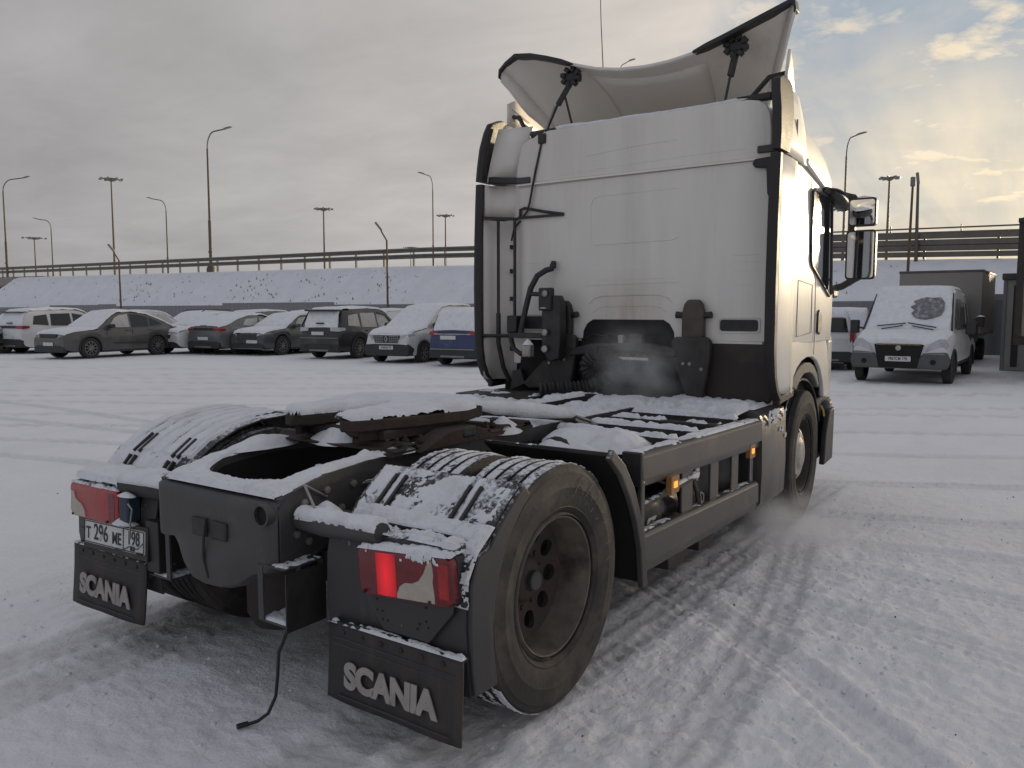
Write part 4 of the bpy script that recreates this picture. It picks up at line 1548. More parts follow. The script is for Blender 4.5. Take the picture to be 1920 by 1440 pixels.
# drain cock / coupling on the rail
ck = MB()
ck.lathe([(0.0, -0.06), (0.03, -0.06), (0.035, -0.03), (0.035, 0.02), (0.025, 0.05), (0, 0.05)], 'x', (-0.16, -0.44, 0.885), 14)
ck.tube([(-0.16, -0.44, 0.89), (-0.22, -0.46, 0.85)], 0.022, 8)
ck.build('air_coupling', M['frame_grey'], TR, smooth=40)
MB().tube([(-0.2, -0.45, 0.90), (-0.30, -0.42, 0.895), (-0.31, -0.41, 0.885), (-0.2, -0.44, 0.885)], 0.004, 6).build('coupling_wire', M['steel'], TR)
mound('snow', (-0.16, -0.44, 0.912), 0.045, 0.035, 0.03, 16)

# near side, front quarter
fqp = [(0.36, 0.985), (0.47, 0.90), (0.56, 0.78), (0.63, 0.65), (0.685, 0.50), (0.715, 0.32)]
ff = part_root('rear_fender', TR, label='dark front quarter fender ahead of the near dual tyres')
sheet_path(fqp, -1.235, -0.56, 'fender_skin', M['black_void'], 0.008, ff)
outp = fqp + [(0.738, 0.30), (0.735, 0.33), (0.712, 0.505), (0.655, 0.665), (0.585, 0.80), (0.49, 0.925), (0.375, 1.01), (0.345, 1.0)]
outp = [(0.345, 0.975), (0.455, 0.885), (0.545, 0.765), (0.612, 0.64), (0.662, 0.50), (0.690, 0.30), (0.745, 0.295), (0.738, 0.36), (0.715, 0.515), (0.658, 0.672), (0.588, 0.81), (0.492, 0.93), (0.375, 1.015)]
MB().prism(outp, 'y', -1.255, -1.225).build('fender_edge', M['fender_grey'], ff, bevel=0.006)
MB().bb(0.36, 0.375, -1.23, -0.56, 0.985, 1.0).build('fender_lip', M['plastic_black'], ff)
f_ = poly_fn([(0.355, 1.0), (0.40, 0.965), (0.50, 0.90)], -1.22, -0.58)
snow_sheet('fender_snow', f_, f_.L, 0.64, 0.008, 0.016, ff, seed=81, cover=0.05, rag=0.8, freq=10, edge=0.012)

# far side full fender
lf = part_root('rear_fender', TR, label='full snow-covered fender over the far dual tyres')
lp = [(0.70, 0.45), (0.66, 0.65), (0.58, 0.82), (0.45, 0.96), (0.30, 1.035), (0.12, 1.06), (-0.06, 1.052), (-0.20, 1.025), (-0.33, 0.97), (-0.44, 0.895), (-0.53, 0.80), (-0.60, 0.79), (-0.645, 0.76), (-0.66, 0.68), (-0.665, 0.5), (-0.64, 0.30)]
sheet_path(lp, 0.56, 1.245, 'fender_skin', M['fender_grey'], -0.008, lf)
inn = [(-0.52, 0.32)] + arc(0, 0.5, 0.53, 200, -5, 24) + [(0.62, 0.45)]
MB().prism(lp + inn, 'y', 1.24, 1.262).build('fender_side', M['fender_grey'], lf, bevel=0.006)
ribs = MB()
for y in (0.66, 0.76, 0.86, 0.96, 1.06, 1.15):
    for (xa, za), (xb, zb) in zip(lp[4:8], lp[5:9]):
        ribs.bar((xa, y, za + 0.002), (xb, y, zb + 0.002), 0.012, 0.010)
for y in (0.70, 0.745, 1.03, 1.075):
    ribs.bar((-0.345, y, 0.972), (-0.455, y, 0.895), 0.012, 0.034)
    ribs.bar((-0.47, y, 0.88), (-0.525, y, 0.815), 0.012, 0.034)
ribs.pieces('fender_rib', M['plastic_black'], lf)
MB().bar((-0.545, 0.66, 0.81), (-0.545, 1.18, 0.81), 0.02, 0.026).build('fender_strip', M['plastic_black'], lf)
ys = [0.60, 0.655, 0.755, 0.855, 0.955, 1.055, 1.145, 1.243]
for j in range(7):
    f_ = poly_fn(lp[2:10], ys[j] + 0.008, ys[j + 1] - 0.008)
    snow_sheet('fender_snow', f_, f_.L, ys[j + 1] - ys[j], 0.009, 0.020, lf, seed=90 + j, cover=0.85 if 0 < j else 0.2, rag=0.6, freq=8, edge=0.008)
f_ = poly_fn(lp[8:12], 0.66, 1.24)
snow_sheet('fender_snow', f_, f_.L, 0.58, 0.009, 0.016, lf, seed=99, cover=0.45, rag=0.75, freq=9, edge=0.03)
f_ = poly_fn([(-0.52, 0.83), (-0.59, 0.824), (-0.70, 0.79)], 0.60, 1.22)
snow_sheet('fender_snow', f_, f_.L, 0.62, 0.009, 0.03, lf, seed=98, cover=0.42, rag=0.6, freq=9, edge=0.02)
MB().prism(led, 'y', 0.70, 1.20).build('ledge', M['fender_grey'], lf, bevel=0.01)
MB().tube([(-0.64, 0.40, 0.80), (-0.66, 0.55, 0.80), (-0.665, 0.80, 0.80)], 0.05, 14).build('carrier_tube', M['frame_dark'], lf, smooth=40)
snow_sheet('tube_snow', tube_top((-0.64, 0.41, 0.80), (-0.665, 0.80, 0.80), 0.05), 0.39, 0.12, 0.007, 0.024, lf, seed=78, cover=0.5, rag=0.5, freq=14, edge=0.012)
MB().box((-0.70, 0.72, 0.70), (0.07, 0.08, 0.13)).build('socket_box', mat('socket_blue', (0.02, 0.035, 0.06), 0.5), lf, bevel=0.012)
MB().tube([(-0.74, 0.66, 0.57), (-0.76, 0.62, 0.65), (-0.76, 0.60, 0.72), (-0.755, 0.64, 0.74)], 0.004, 6).build('wire_end', M['steel'], lf)
mound('socket_snow', (-0.725, 0.70, 0.765), 0.03, 0.06, 0.02, 17, lf)

# ---------------------------------------------------------------- tail lamps
def tail_lamp(sgn, lit):
    lp_ = part_root('tail_lamp', TR, (-0.665, sgn * 1.005, 0.70 if lit else 0.685), 0.0, 'red tail lamp with one glowing stripe and clear swoosh' if lit else 'unlit red tail lamp with clear outer corner')
    lp_.rotation_euler = (R(-4.2) if lit else 0, 0, 0)
    w, h = 0.222, 0.086

    def body(k, xa, xb):
        rings = []
        for x, kk in ((xa, 0.98), (xb + 0.012, 1.0), (xb + 0.003, 0.985), (xb, 0.95)):
            rings.append([(x, y * kk, z * (kk if kk > 0.97 else 0.93)) for y, z in rrect(-w * k, w * k, -h * k, h * k, 0.03, 5)])
        return rings
    MB().loft(body(1.0, 0.06, -0.02)).build('housing', M['plastic_black'], lp_, smooth=40)
    MB().loft(body(0.985, -0.0, -0.055)).build('lens', M['lens_red'] if not lit else M['lens_dark_red'], lp_, smooth=40)
    o_ = sgn          # outward sign
    if lit:
        MB().prism(rrect(o_ * 0.115 - 0.088 * 0 - 0.0, 0, 0, 0, 0, 2) if False else [(0.125, -0.078), (0.03, -0.078), (0.03, 0.075), (0.125, 0.075)], 'x', -0.0575, -0.05).build('lit_segment', M['lens_lit'], lp_, bevel=0.003)
        # clear swoosh
        sw_ = [(0.03, -0.078), (0.028, -0.06), (0.015, -0.035), (-0.01, -0.02), (-0.045, -0.018), (-0.075, -0.005), (-0.10, 0.025), (-0.115, 0.055), (-0.135, 0.07), (-0.140, 0.045), (-0.142, 0.02), (-0.137, -0.005), (-0.142, -0.05), (-0.142, -0.078)]
        MB().prism(sw_, 'x', -0.0585, -0.05).build('clear_lens', M['lens_clear'], lp_, bevel=0.002)
        MB().prism([(-0.16, -0.06), (-0.205, -0.06), (-0.205, 0.06), (-0.16, 0.06)], 'x', -0.0575, -0.05).build('outer_lens', M['lens_red'], lp_, bevel=0.004)
    else:
        sw_ = [(0.20, 0.045), (0.175, 0.04), (0.165, 0.01), (0.14, -0.005), (0.11, -0.015), (0.085, -0.04), (0.075, -0.078), (0.20, -0.078), (0.212, -0.05)]
        MB().prism(sw_, 'x', -0.0585, -0.05).build('clear_lens', M['lens_clear'], lp_, bevel=0.002)
        MB().prism([(-0.13, -0.07), (-0.19, -0.07), (-0.19, 0.07), (-0.13, 0.07)], 'x', -0.0575, -0.05).build('inner_lens', M['lens_dark_red'], lp_, bevel=0.004)
    sc_ = MB()
    for y in (-0.12, 0.19):
        sc_.lathe([(0.007, -0.0), (0.007, -0.006), (0, -0.007)], 'x', (-0.056, y, -0.074), 8)
    sc_.pieces('screw', M['dark_brown'], lp_)
    f_ = plane_fn((-0.056, -w * 0.97, h * 0.985), (0.125, 0, 0.006), (0, 1.94 * w, 0))
    snow_sheet('lamp_snow', f_, 0.125, 1.94 * w, 0.005, 0.014, lp_, seed=110 + int(lit), cover=0.20, rag=0.85, freq=18, edge=0.008)
    f_ = plane_fn((-0.0585, -w * 0.9, h * 0.99), (0, 1.7 * w, 0), (-0.001, 0, -0.03), (-1, 0, 0))
    snow_sheet('lamp_snow', f_, 1.7 * w, 0.03, 0.0035, 0.006, lp_, seed=114 + int(lit), cover=-0.12 if lit else -0.5, rag=0.9, freq=26, edge=0.003)
    return lp_


tail_lamp(-1, True)
tail_lamp(1, False)
bp_ = MB()
bp_.prism([(-0.79, 0.625), (-1.215, 0.66), (-1.205, 0.60), (-1.10, 0.475), (-0.89, 0.475), (-0.805, 0.57)], 'x', -0.695, -0.685)
bp_.build('lamp_backplate', M['fender_grey'], TR, bevel=0.003)
bh = MB()
for y, z in ((-0.86, 0.585), (-0.86, 0.545), (-0.885, 0.545), (-0.885, 0.515), (-0.91, 0.515), (-1.09, 0.60), (-1.06, 0.535), (-1.09, 0.55), (-1.10, 0.53), (-1.05, 0.515)):
    bh.lathe([(0.005, -0.002), (0.0, -0.002)], 'x', (-0.6945, y, z), 8)
bh.pieces('backplate_hole', M['black_void'], TR)

# ---------------------------------------------------------------- mud flaps with lettering
def flap(y_in, y_out, label, bend):
    s = 1 if y_out > 0 else -1
    n = 13
    G = np.zeros((n, 9, 3))
    for i in range(n):
        for j in range(9):
            t, q = i / (n - 1), j / 8
            y = y_in + (y_out - y_in) * t
            z = 0.165 + q * 0.29 + (0.012 * math.sin(t * 3.3) if q > 0.99 else 0) - 0.012 * t * (q < 0.01)
            x = -0.70 - bend * (1 - q) ** 1.6 * (0.5 + 0.5 * math.sin(t * 2.6 + 0.4)) - 0.004 * math.sin(t * 9) * (1 - q)
            G[i, j] = (x, y, z)
    fl_ = MB().sheet(G).build('mud_flap', M['flap_rubber'], TR, smooth=60, solid=0.009, label=label)
    yc = (y_in + y_out) / 2
    o_ = lettering('SCANIA', 0.128, M['flap_print'], fl_, frame((-0.714 - bend * 0.60, yc - 0.0 * s, 0.270), (0, -1, 0), (bend * 2.0, 0, 1)), bold=0.0072, depth=0.0022, xs=0.98, space=0.98)
    st = MB()
    for zz in (0.40, 0.375):
        st.bar((-0.707, y_in + (y_out - y_in) * 0.05, zz), (-0.707, y_in + (y_out - y_in) * 0.95, zz - 0.006), 0.004, 0.003)
    st.bar((-0.712 - bend * 0.8, y_in + (y_out - y_in) * 0.10, 0.19), (-0.712 - bend * 0.8, y_in + (y_out - y_in) * 0.93, 0.182), 0.004, 0.004)
    st.pieces('pressed_line', M['frame_grey'], fl_)
    rs = MB()
    for k in range(6):
        y = y_in + (y_out - y_in) * (0.12 + 0.15 * k)
        rs.lathe([(0.010, 0.002), (0.010, -0.005), (0.0, -0.007)], 'x', (-0.705, y, 0.425), 8)
    rs.pieces('flap_bolt', M['rust'], fl_)
    f_ = plane_fn((-0.71, min(y_in, y_out), 0.455), (0.03, 0, 0), (0, abs(y_out - y_in), 0))
    snow_sheet('flap_snow', f_, 0.03, abs(y_out - y_in), 0.004, 0.014, fl_, seed=130 + s, cover=0.12, rag=0.9, freq=10, edge=0.004)
    return fl_


flap(-0.615, -1.255, 'black rubber mud flap with maker lettering under the lit lamp', 0.02)
flap(0.60, 1.235, 'black rubber mud flap with maker lettering under the number plate', 0.035)
fs_ = MB().bb(-0.69, -0.64, -1.25, -0.62, 0.44, 0.455)
fs_.bb(-0.69, -0.64, 0.61, 1.23, 0.44, 0.455)
fs_.pieces('flap_holder', M['frame_dark'], TR)

# number plate on its holder
npl = part_root('number_plate', TR, (-0.715, 0.845, 0.545))
npl.rotation_euler = (R(-1.5), R(4), 0)
MB().bb(0.004, 0.02, -0.275, 0.28, -0.085, 0.075).build('plate_holder', M['plastic_black'], npl, bevel=0.004)
MB().prism(rrect(-0.26, 0.26, -0.056, 0.056, 0.01), 'x', -0.002, 0.004).build('plate', M['plate_white'], npl)
fr = MB()
for a_, b_ in (((-0.255, -0.051), (0.255, -0.051)), ((-0.255, 0.051), (0.255, 0.051)), ((-0.255, -0.051), (-0.255, 0.051)), ((0.255, -0.051), (0.255, 0.051)), ((-0.088, -0.051), (-0.088, 0.051))):
    fr.bar((-0.0035, a_[0], a_[1]), (-0.0035, b_[0], b_[1]), 0.002, 0.004)
fr.build('plate_border', M['plate_ink'], npl)
for txt, y, z, sz in (('T', 0.220, -0.008, 0.082), ('296', 0.108, 0.0, 0.110), ('ME', -0.030, -0.008, 0.080), ('198', -0.172, 0.010, 0.090), ('RUS', -0.165, -0.037, 0.028)):
    lettering(txt, sz, M['plate_ink'], npl, frame((-0.0035, y, z), (0, -1, 0), (0, 0, 1)), bold=0.0012, depth=0.0008, xs=0.78)
MB().tube([(-0.008, -0.255, 0.0), (-0.012, -0.22, -0.03), (-0.01, -0.15, -0.025), (-0.012, -0.08, -0.055), (-0.01, -0.03, -0.05)], 0.0025, 5).build('tie_wire', M['cable'], npl)
MB().tube([(-0.006, 0.30, 0.012), (-0.006, 0.25, 0.014)], 0.003, 5).build('plate_pin', M['cable'], npl)
MB().box((-0.005, -0.225, -0.052), (0.004, 0.05, 0.012)).build('reflector_strip', M['rust'], npl)
mound('plate_snow', (0.0, -0.10, 0.075), 0.05, 0.08, 0.04, 19, npl)

# step boxes hanging beside the end beam
for s, y0, y1, z0, z1 in ((-1, -0.30, -0.46, 0.41, 0.64), (1, 0.43, 0.60, 0.40, 0.64)):
    bx = part_root('step_bracket', TR)
    th = 0.006
    xa, xb = (-0.78, -0.58) if s < 0 else (-0.69, -0.50)
    MB().bb(xa, xb, y0, y1, z1 - th, z1).build('top_plate', M['frame_grey'], bx)
    MB().bb(xa, xb, y0, y1, z0, z0 + th).build('bottom_plate', M['frame_grey'], bx)
    MB().bb(xa, xb, y1 - s * th * 0, y1 + s * th, z0 - 0.02, z1 - 0.02).build('side_plate', M['frame_dark'], bx)
    MB().bb(xa, xa + 0.01, y0, y0 + s * 0.03, z0, z1).build('post', M['frame_grey'], bx)
    MB().bb(xb - 0.01, xb, y0, y0 + s * 0.03, z0, z1).build('post', M['frame_grey'], bx)
    MB().bb(xb - 0.01, xb, y1 - s * 0.03, y1, z0, z1).build('post', M['rust'], bx)
    f_ = plane_fn((xa, min(y0, y1), z1 + 0.001), (xb - xa, 0, 0), (0, abs(y1 - y0), 0))
    snow_sheet('bracket_snow', f_, 0.2, abs(y1 - y0), 0.006, 0.008, bx, seed=140 + s, cover=0.05, rag=0.8, freq=12, edge=0.01)
    f_ = plane_fn((xa, min(y0, y1), z0 + th + 0.001), (xb - xa, 0, 0), (0, abs(y1 - y0), 0))
    snow_sheet('bracket_snow', f_, 0.2, abs(y1 - y0), 0.006, 0.015, bx, seed=143 + s, cover=0.3, rag=0.6, freq=10, edge=0.015)
MB().bb(-0.70, -0.55, 0.50, 0.60, 0.42, 0.66).build('holder_side', M['plastic_black'], TR, bevel=0.004)
MB().bar((-0.66, 0.45, 0.47), (-0.50, 0.72, 0.36), 0.02, 0.012).build('stay', M['frame_dark'], TR)
MB().tube([(-0.62, -0.60, 0.40), (-0.60, -0.62, 0.46), (-0.5, -0.6, 0.5)], 0.05, 10).build('damper', M['rubber_black'], TR, smooth=40)

# cable trailing on the snow
MB().tube([(-0.62, -0.40, 0.41), (-0.70, -0.38, 0.37), (-0.74, -0.365, 0.28), (-0.745, -0.36, 0.18), (-0.75, -0.352, 0.10), (-0.775, -0.335, 0.035), (-0.81, -0.315, 0.012), (-0.85, -0.30, 0.010)], 0.007, 8).build('trailing_cable', M['cable'], TR, smooth=50)
MB().tube([(-0.845, -0.30, 0.012), (-0.885, -0.285, 0.012)], 0.011, 8).build('cable_plug', M['cable'], TR, smooth=50)
# ---------------------------------------------------------------- deck between fifth wheel and cab
dk = part_root('deck', TR)
for k, (x, w_) in enumerate(((1.30, 0.07), (1.62, 0.08), (1.96, 0.08), (2.26, 0.08))):
    b_ = MB().bb(x - w_ / 2, x + w_ / 2, -1.14, -0.42, 0.895, 0.935)
    b_.bb(x - w_ / 2, x + w_ / 2, -1.20, -1.12, 0.86, 0.915)
    b_.build('cross_bar', M['frame_dark'], dk, bevel=0.008)
    f_ = plane_fn((x - w_ / 2 - 0.01, -1.16, 0.937), (w_ + 0.02, 0, 0), (0, 0.74, 0))
    snow_sheet('deck_snow', f_, w_ + 0.02, 0.74, 0.009, 0.03, dk, seed=150 + k, cover=0.16, rag=0.95, freq=7, edge=0.018)
for k, x in enumerate((1.46, 1.79, 2.11)):
    f_ = plane_fn((x - 0.10, -1.14, 0.88), (0.2, 0, 0.0), (0, 0.70, 0))
    snow_sheet('deck_snow', f_, 0.2, 0.70, 0.012, 0.06, dk, seed=155 + k, cover=0.04, rag=1.0, freq=4.5, edge=0.05)
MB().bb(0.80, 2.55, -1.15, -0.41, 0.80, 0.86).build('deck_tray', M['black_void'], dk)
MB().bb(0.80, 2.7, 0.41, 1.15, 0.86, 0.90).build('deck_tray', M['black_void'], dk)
MB().bb(1.35, 2.2, 0.42, 1.12, 0.90, 0.955).build('deck_plate', M['frame_dark'], dk, bevel=0.01)
MB().bb(2.25, 2.62, 0.42, 1.12, 0.90, 0.975).build('deck_plate', M['frame_dark'], dk, bevel=0.01)
snow_sheet('deck_snow', plane_fn((1.2, 0.42, 0.958), (1.5, 0, 0.01), (0, 0.7, 0)), 1.5, 0.7, 0.018, 0.03, dk, seed=160, cover=0.06, rag=0.9, freq=5, edge=0.05)
MB().bar((1.0, 0.12, 0.965), (2.5, 0.02, 0.985), 0.09, 0.05).build('cable_duct', M['black_void'], dk, bevel=0.012)
snow_sheet('deck_snow', plane_fn((1.15, 0.075, 0.992), (1.2, -0.08, 0.015), (0, 0.09, 0)), 1.2, 0.09, 0.009, 0.03, dk, seed=161, cover=0.25, rag=0.9, freq=6, edge=0.015)
MB().bb(1.1, 2.75, -0.36, 0.36, 0.915, 0.93).build('gangway', M['frame_dark'], dk)
snow_sheet('deck_snow', plane_fn((1.1, -0.36, 0.932), (1.6, 0, 0.015), (0, 0.72, 0)), 1.6, 0.72, 0.016, 0.05, dk, seed=162, cover=0.08, rag=1.1, freq=5.5, edge=0.04)
snow_sheet('deck_snow', plane_fn((2.32, -1.14, 0.945), (0.36, 0, 0.02), (0, 1.55, 0)), 0.36, 1.55, 0.014, 0.05, dk, seed=163, cover=0.22, rag=1.0, freq=6, edge=0.04)
# two round air tanks under snow domes
for k, (x, y) in enumerate(((1.05, -0.62), (1.02, -0.92))):
    MB().tube([(x - 0.16, y, 0.83), (x - 0.12, y, 0.83), (x + 0.22, y, 0.83), (x + 0.26, y, 0.83)], [0.06, 0.115, 0.115, 0.06], 20).build('air_tank', M['frame_dark'], dk, smooth=40)
    mound('tank_snow', (x + 0.05, y, 0.90), 0.26, 0.16, 0.085, 24 + k, dk, 34, pw=1.8)
mound('deck_snow', (0.82, -0.85, 0.86), 0.14, 0.30, 0.07, 28, dk, 30)
mound('deck_snow', (1.32, -0.75, 0.93), 0.12, 0.22, 0.03, 29, dk, 30)
MB().tube([(2.52, -0.88, 0.985), (2.58, -0.94, 0.985)], 0.022, 10).build('snow_lump', M['snow_shell'], dk, smooth=60, kind='stuff')

# ---------------------------------------------------------------- side skirt, near side
sk = part_root('side_skirt', TR)


def rail_section(x, zt, zb, y=-1.225):
    h_ = zt - zb
    return [(x, y + 0.10, zt - 0.012), (x, y + 0.03, zt + 0.002), (x, y + 0.012, zt - 0.004), (x, y, zt - 0.02), (x, y - 0.002, zb + h_ * 0.26), (x, y + 0.012, zb + h_ * 0.23), (x, y + 0.012, zb + 0.01), (x, y + 0.018, zb), (x, y + 0.03, zb), (x, y + 0.03, zt - 0.03), (x, y + 0.10, zt - 0.022)]


MB().loft([rail_section(0.735, 0.938, 0.775), rail_section(2.55, 0.902, 0.718)]).build('upper_rail', M['skirt_grey'], sk, smooth=35)
MB().loft([rail_section(0.76, 0.545, 0.34), rail_section(2.50, 0.50, 0.315)]).build('lower_rail', M['skirt_grey'], sk, smooth=35)
MB().bb(0.715, 0.745, -1.225, -1.12, 0.78, 0.945).build('rail_cap', M['plastic_black'], sk, bevel=0.006)
MB().bb(0.745, 0.785, -1.215, -1.19, 0.50, 0.80).build('end_post', M['skirt_grey'], sk, bevel=0.006)
for k, (xa, xb) in enumerate(((1.30, 1.45), (1.72, 1.85), (2.08, 2.20), (2.44, 2.49))):
    MB().bb(xa, xb, -1.19, -1.175, 0.45, 0.80).build('slat', M['skirt_grey'] if k < 3 else M['steel'], sk, bevel=0.004)
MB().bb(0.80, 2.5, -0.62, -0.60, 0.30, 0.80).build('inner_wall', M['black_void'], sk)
MB().bb(1.55, 2.45, -1.10, -0.62, 0.36, 0.76).build('battery_box', M['plastic_black'], sk, bevel=0.02)
MB().tube([(0.82, -1.02, 0.575), (0.84, -1.02, 0.575), (0.90, -1.02, 0.575), (1.36, -1.02, 0.56), (1.42, -1.02, 0.56), (1.44, -1.02, 0.56)], [0.03, 0.09, 0.125, 0.125, 0.09, 0.03], 24).build('air_tank', mat('tank_dark', (0.035, 0.032, 0.03), 0.28, metal=0.5, var=0.2), sk, smooth=50)
MB().bar((0.78, -1.19, 0.665), (1.50, -1.19, 0.70), 0.012, 0.02).build('tank_strap', M['frame_dark'], sk)
snow_sheet('strap_snow', plane_fn((0.80, -1.205, 0.68), (0.72, 0, 0.035), (0, 0.03, 0)), 0.72, 0.03, 0.004, 0.014, sk, seed=170, cover=0.2, rag=0.7, freq=14, edge=0.006)
st_ = MB().box((1.02, -1.138, 0.535), (0.10, 0.003, 0.06), Matrix.Rotation(R(18), 3, 'X'))
st_.build('sticker', M['plate_white'], sk)
MB().box((0.95, -1.137, 0.515), (0.05, 0.003, 0.035), Matrix.Rotation(R(20), 3, 'X')).build('sticker', mat('sticker_blue', (0.06, 0.12, 0.22), 0.5), sk)
MB().prism([(1.0, 0.535), (1.04, 0.535), (1.02, 0.562)], 'y', -1.1435, -1.14).build('sticker_mark', M['plate_ink'], sk)
# gauge
gz = 0.71
MB().lathe([(0.0, 0.03), (0.042, 0.03), (0.045, 0.0), (0.045, -0.02), (0.038, -0.024)], 'y', (1.545, -1.16, gz), 24).build('gauge_case', M['steel'], sk, smooth=40)
MB().lathe([(0.038, -0.019), (0.0, -0.019)], 'y', (1.545, -1.16, gz), 24).build('gauge_dial', M['plate_white'], sk)
MB().bar((1.52, -1.181, gz - 0.004), (1.57, -1.181, gz + 0.006), 0.002, 0.006).build('gauge_needle', M['plate_ink'], sk)
mound('gauge_snow', (1.545, -1.165, gz + 0.04), 0.03, 0.02, 0.018, 33, sk)
MB().tube([(1.55, -1.15, 0.66), (1.56, -1.17, 0.60), (1.55, -1.18, 0.56), (1.57, -1.185, 0.53), (1.56, -1.18, 0.50)], 0.012, 8).build('valve_hose', M['frame_dark'], sk, smooth=50)
MB().tube([(1.56, -1.19, 0.60), (1.60, -1.195, 0.58), (1.60, -1.195, 0.54), (1.57, -1.195, 0.54), (1.56, -1.19, 0.60)], 0.004, 6).build('valve_ring', M['steel'], sk)
mound('valve_snow', (1.48, -1.185, 0.70), 0.06, 0.02, 0.03, 34, sk)
# side marker lamps
for x, z, d in ((1.08, 0.735, -1.245), (2.40, 0.715, -1.215)):
    mk = part_root('marker_lamp', sk, (x, d, z))
    MB().prism(rrect(-0.05, 0.05, -0.045, 0.045, 0.012), 'y', -0.0, 0.03).build('case', M['amber_case'], mk)
    MB().prism(rrect(-0.022, 0.022, -0.016, 0.016, 0.005), 'y', -0.004, 0.0).build('lit_element', M['amber_lit'], mk)
MB().tube([(1.05, -1.21, 0.74), (0.99, -1.20, 0.76), (0.96, -1.15, 0.78)], 0.008, 6).build('marker_wire', M['cable'], sk, smooth=50)
# snow along the rails
f_ = plane_fn((0.75, -1.21, 0.936), (1.79, 0, -0.036), (0, 0.09, 0.0))
snow_sheet('rail_snow', f_, 1.79, 0.09, 0.009, 0.016, sk, seed=171, cover=0.30, rag=0.7, freq=7, edge=0.012)
f_ = plane_fn((0.76, -1.205, 0.541), (1.72, 0, -0.045), (0, 0.05, 0.0))
snow_sheet('rail_snow', f_, 1.72, 0.05, 0.006, 0.013, sk, seed=172, cover=0.2, rag=0.7, freq=9, edge=0.008)
# hanging splash guards under the rail
for x in (1.28, 1.72):
    MB().prism([(x, 0.37), (x + 0.34, 0.37), (x + 0.22, 0.20), (x + 0.02, 0.20)], 'y', -1.12, -0.9).build('support_box', M['dark_brown'], sk, bevel=0.006)

# grey step housing ahead of the rail
bxp = []
hs = MB()
rings = []
for x, kk in ((2.545, 0.0), (2.57, 1.0), (3.08, 1.0), (3.15, 0.6)):
    rings.append([(x, y, z) for y, z in ((-0.45, 0.30), (-1.195, 0.30), (-1.225, 0.34), (-1.232, 0.55), (-1.225, 0.88), (-1.205, 0.93), (-1.16, 0.955), (-0.45, 0.962))])
for i, (y_s, x_s) in enumerate(((0, 0), (0, 0), (0, 0), (0.02, 0))):
    rings[i] = [(x, y + (y_s if y < -1 else 0), z) for x, y, z in rings[i]]
# raked rear and front lower corners
rings[3] = [(x - (0.16 if z < 0.4 else 0.02 if z < 0.6 else 0), y, z) for x, y, z in rings[3]]
hs.loft(rings)
hs.build('step_housing', M['skirt_grey'], TR, smooth=35)
snow_sheet('housing_snow', plane_fn((2.56, -1.17, 0.962), (0.55, 0, 0), (0, 0.70, 0)), 0.55, 0.70, 0.013, 0.045, TR, seed=175, cover=0.35, rag=0.8, freq=6, edge=0.03)
snow_sheet('housing_snow', plane_fn((2.66, -1.232, 0.955), (0.42, 0, 0), (0, 0.0, -0.11), (0, -1, 0)), 0.42, 0.11, 0.006, 0.016, TR, seed=176, cover=-0.02, rag=0.9, freq=14, edge=0.012)
for x, z in ((2.98, 0.79), (2.92, 0.80), (3.06, 0.74)):
    f_ = plane_fn((x - 0.03, -1.2325, z + 0.03), (0.07, 0, 0), (0, 0, -0.06), (0, -1, 0))
    snow_sheet('housing_snow', f_, 0.07, 0.06, 0.004, 0.012, TR, seed=int(177 + x * 10), cover=0.1, rag=0.8, freq=18, edge=0.02)

# ---------------------------------------------------------------- cab
RX = 2.92
ZL = [1.38, 1.55, 1.8, 2.05, 2.3, 2.55, 2.68, 2.80, 2.90, 2.97, 3.02, 3.045, 3.06]
WZ = [1.215, 1.22, 1.222, 1.222, 1.218, 1.212, 1.208, 1.198, 1.18, 1.155, 1.11, 1.06, 0.98]
XF = [5.10, 5.11, 5.10, 5.03, 4.93, 4.80, 4.70, 4.56, 4.38, 4.18, 3.95, 3.75, 3.5]
XR = [RX, RX, RX, RX, RX, RX, RX, RX, RX, RX, RX + 0.012, RX + 0.04, RX + 0.10]


def cab_ring(z, w, xf, xr):
    half = []
    for k in range(6):                          # rear corner
        a = k / 5 * math.pi / 2
        half.append((xr + 0.20 * (1 - math.cos(a)), w - 0.25 + 0.25 * math.sin(a)))
    half[0] = (xr, w - 0.25)
    half += [(3.2, w), (3.4, w), (3.6, w), (3.8, w * 1.0)]
    x0 = max(min(4.15, xf - 0.55), xr + 0.24)
    half = [q for q in half if q[0] < x0]
    while len(half) < 10:
        half.append((half[-1][0] + (x0 - half[-1][0]) * 0.5, w))
    for k in range(9):                          # front corner
        a = k / 8 * math.pi / 2
        half.append((x0 + (xf - x0) * math.sin(a) ** 0.9, w * (0.30 + 0.70 * math.cos(a) ** 0.75)))
    return [(x, y, z) for x, y in half] + [(x, -y, z) for x, y in half[::-1]]


rings = [cab_ring(*q) for q in zip(ZL, WZ, XF, XR)]
cabm = MB()
cabm.loft(rings)
cabm.build('cab_shell', M['paint_side'], TR, smooth=38)
# rear wall: lower pressed panel and an overlapping roof section
rw = part_root('rear_wall', TR)


def wall_poly(z0, z1, wfun, n=14, op=None):
    zs = np.linspace(z0, z1, n)
    return [(wfun(z), z) for z in zs] + [(-wfun(z), z) for z in zs[::-1]]


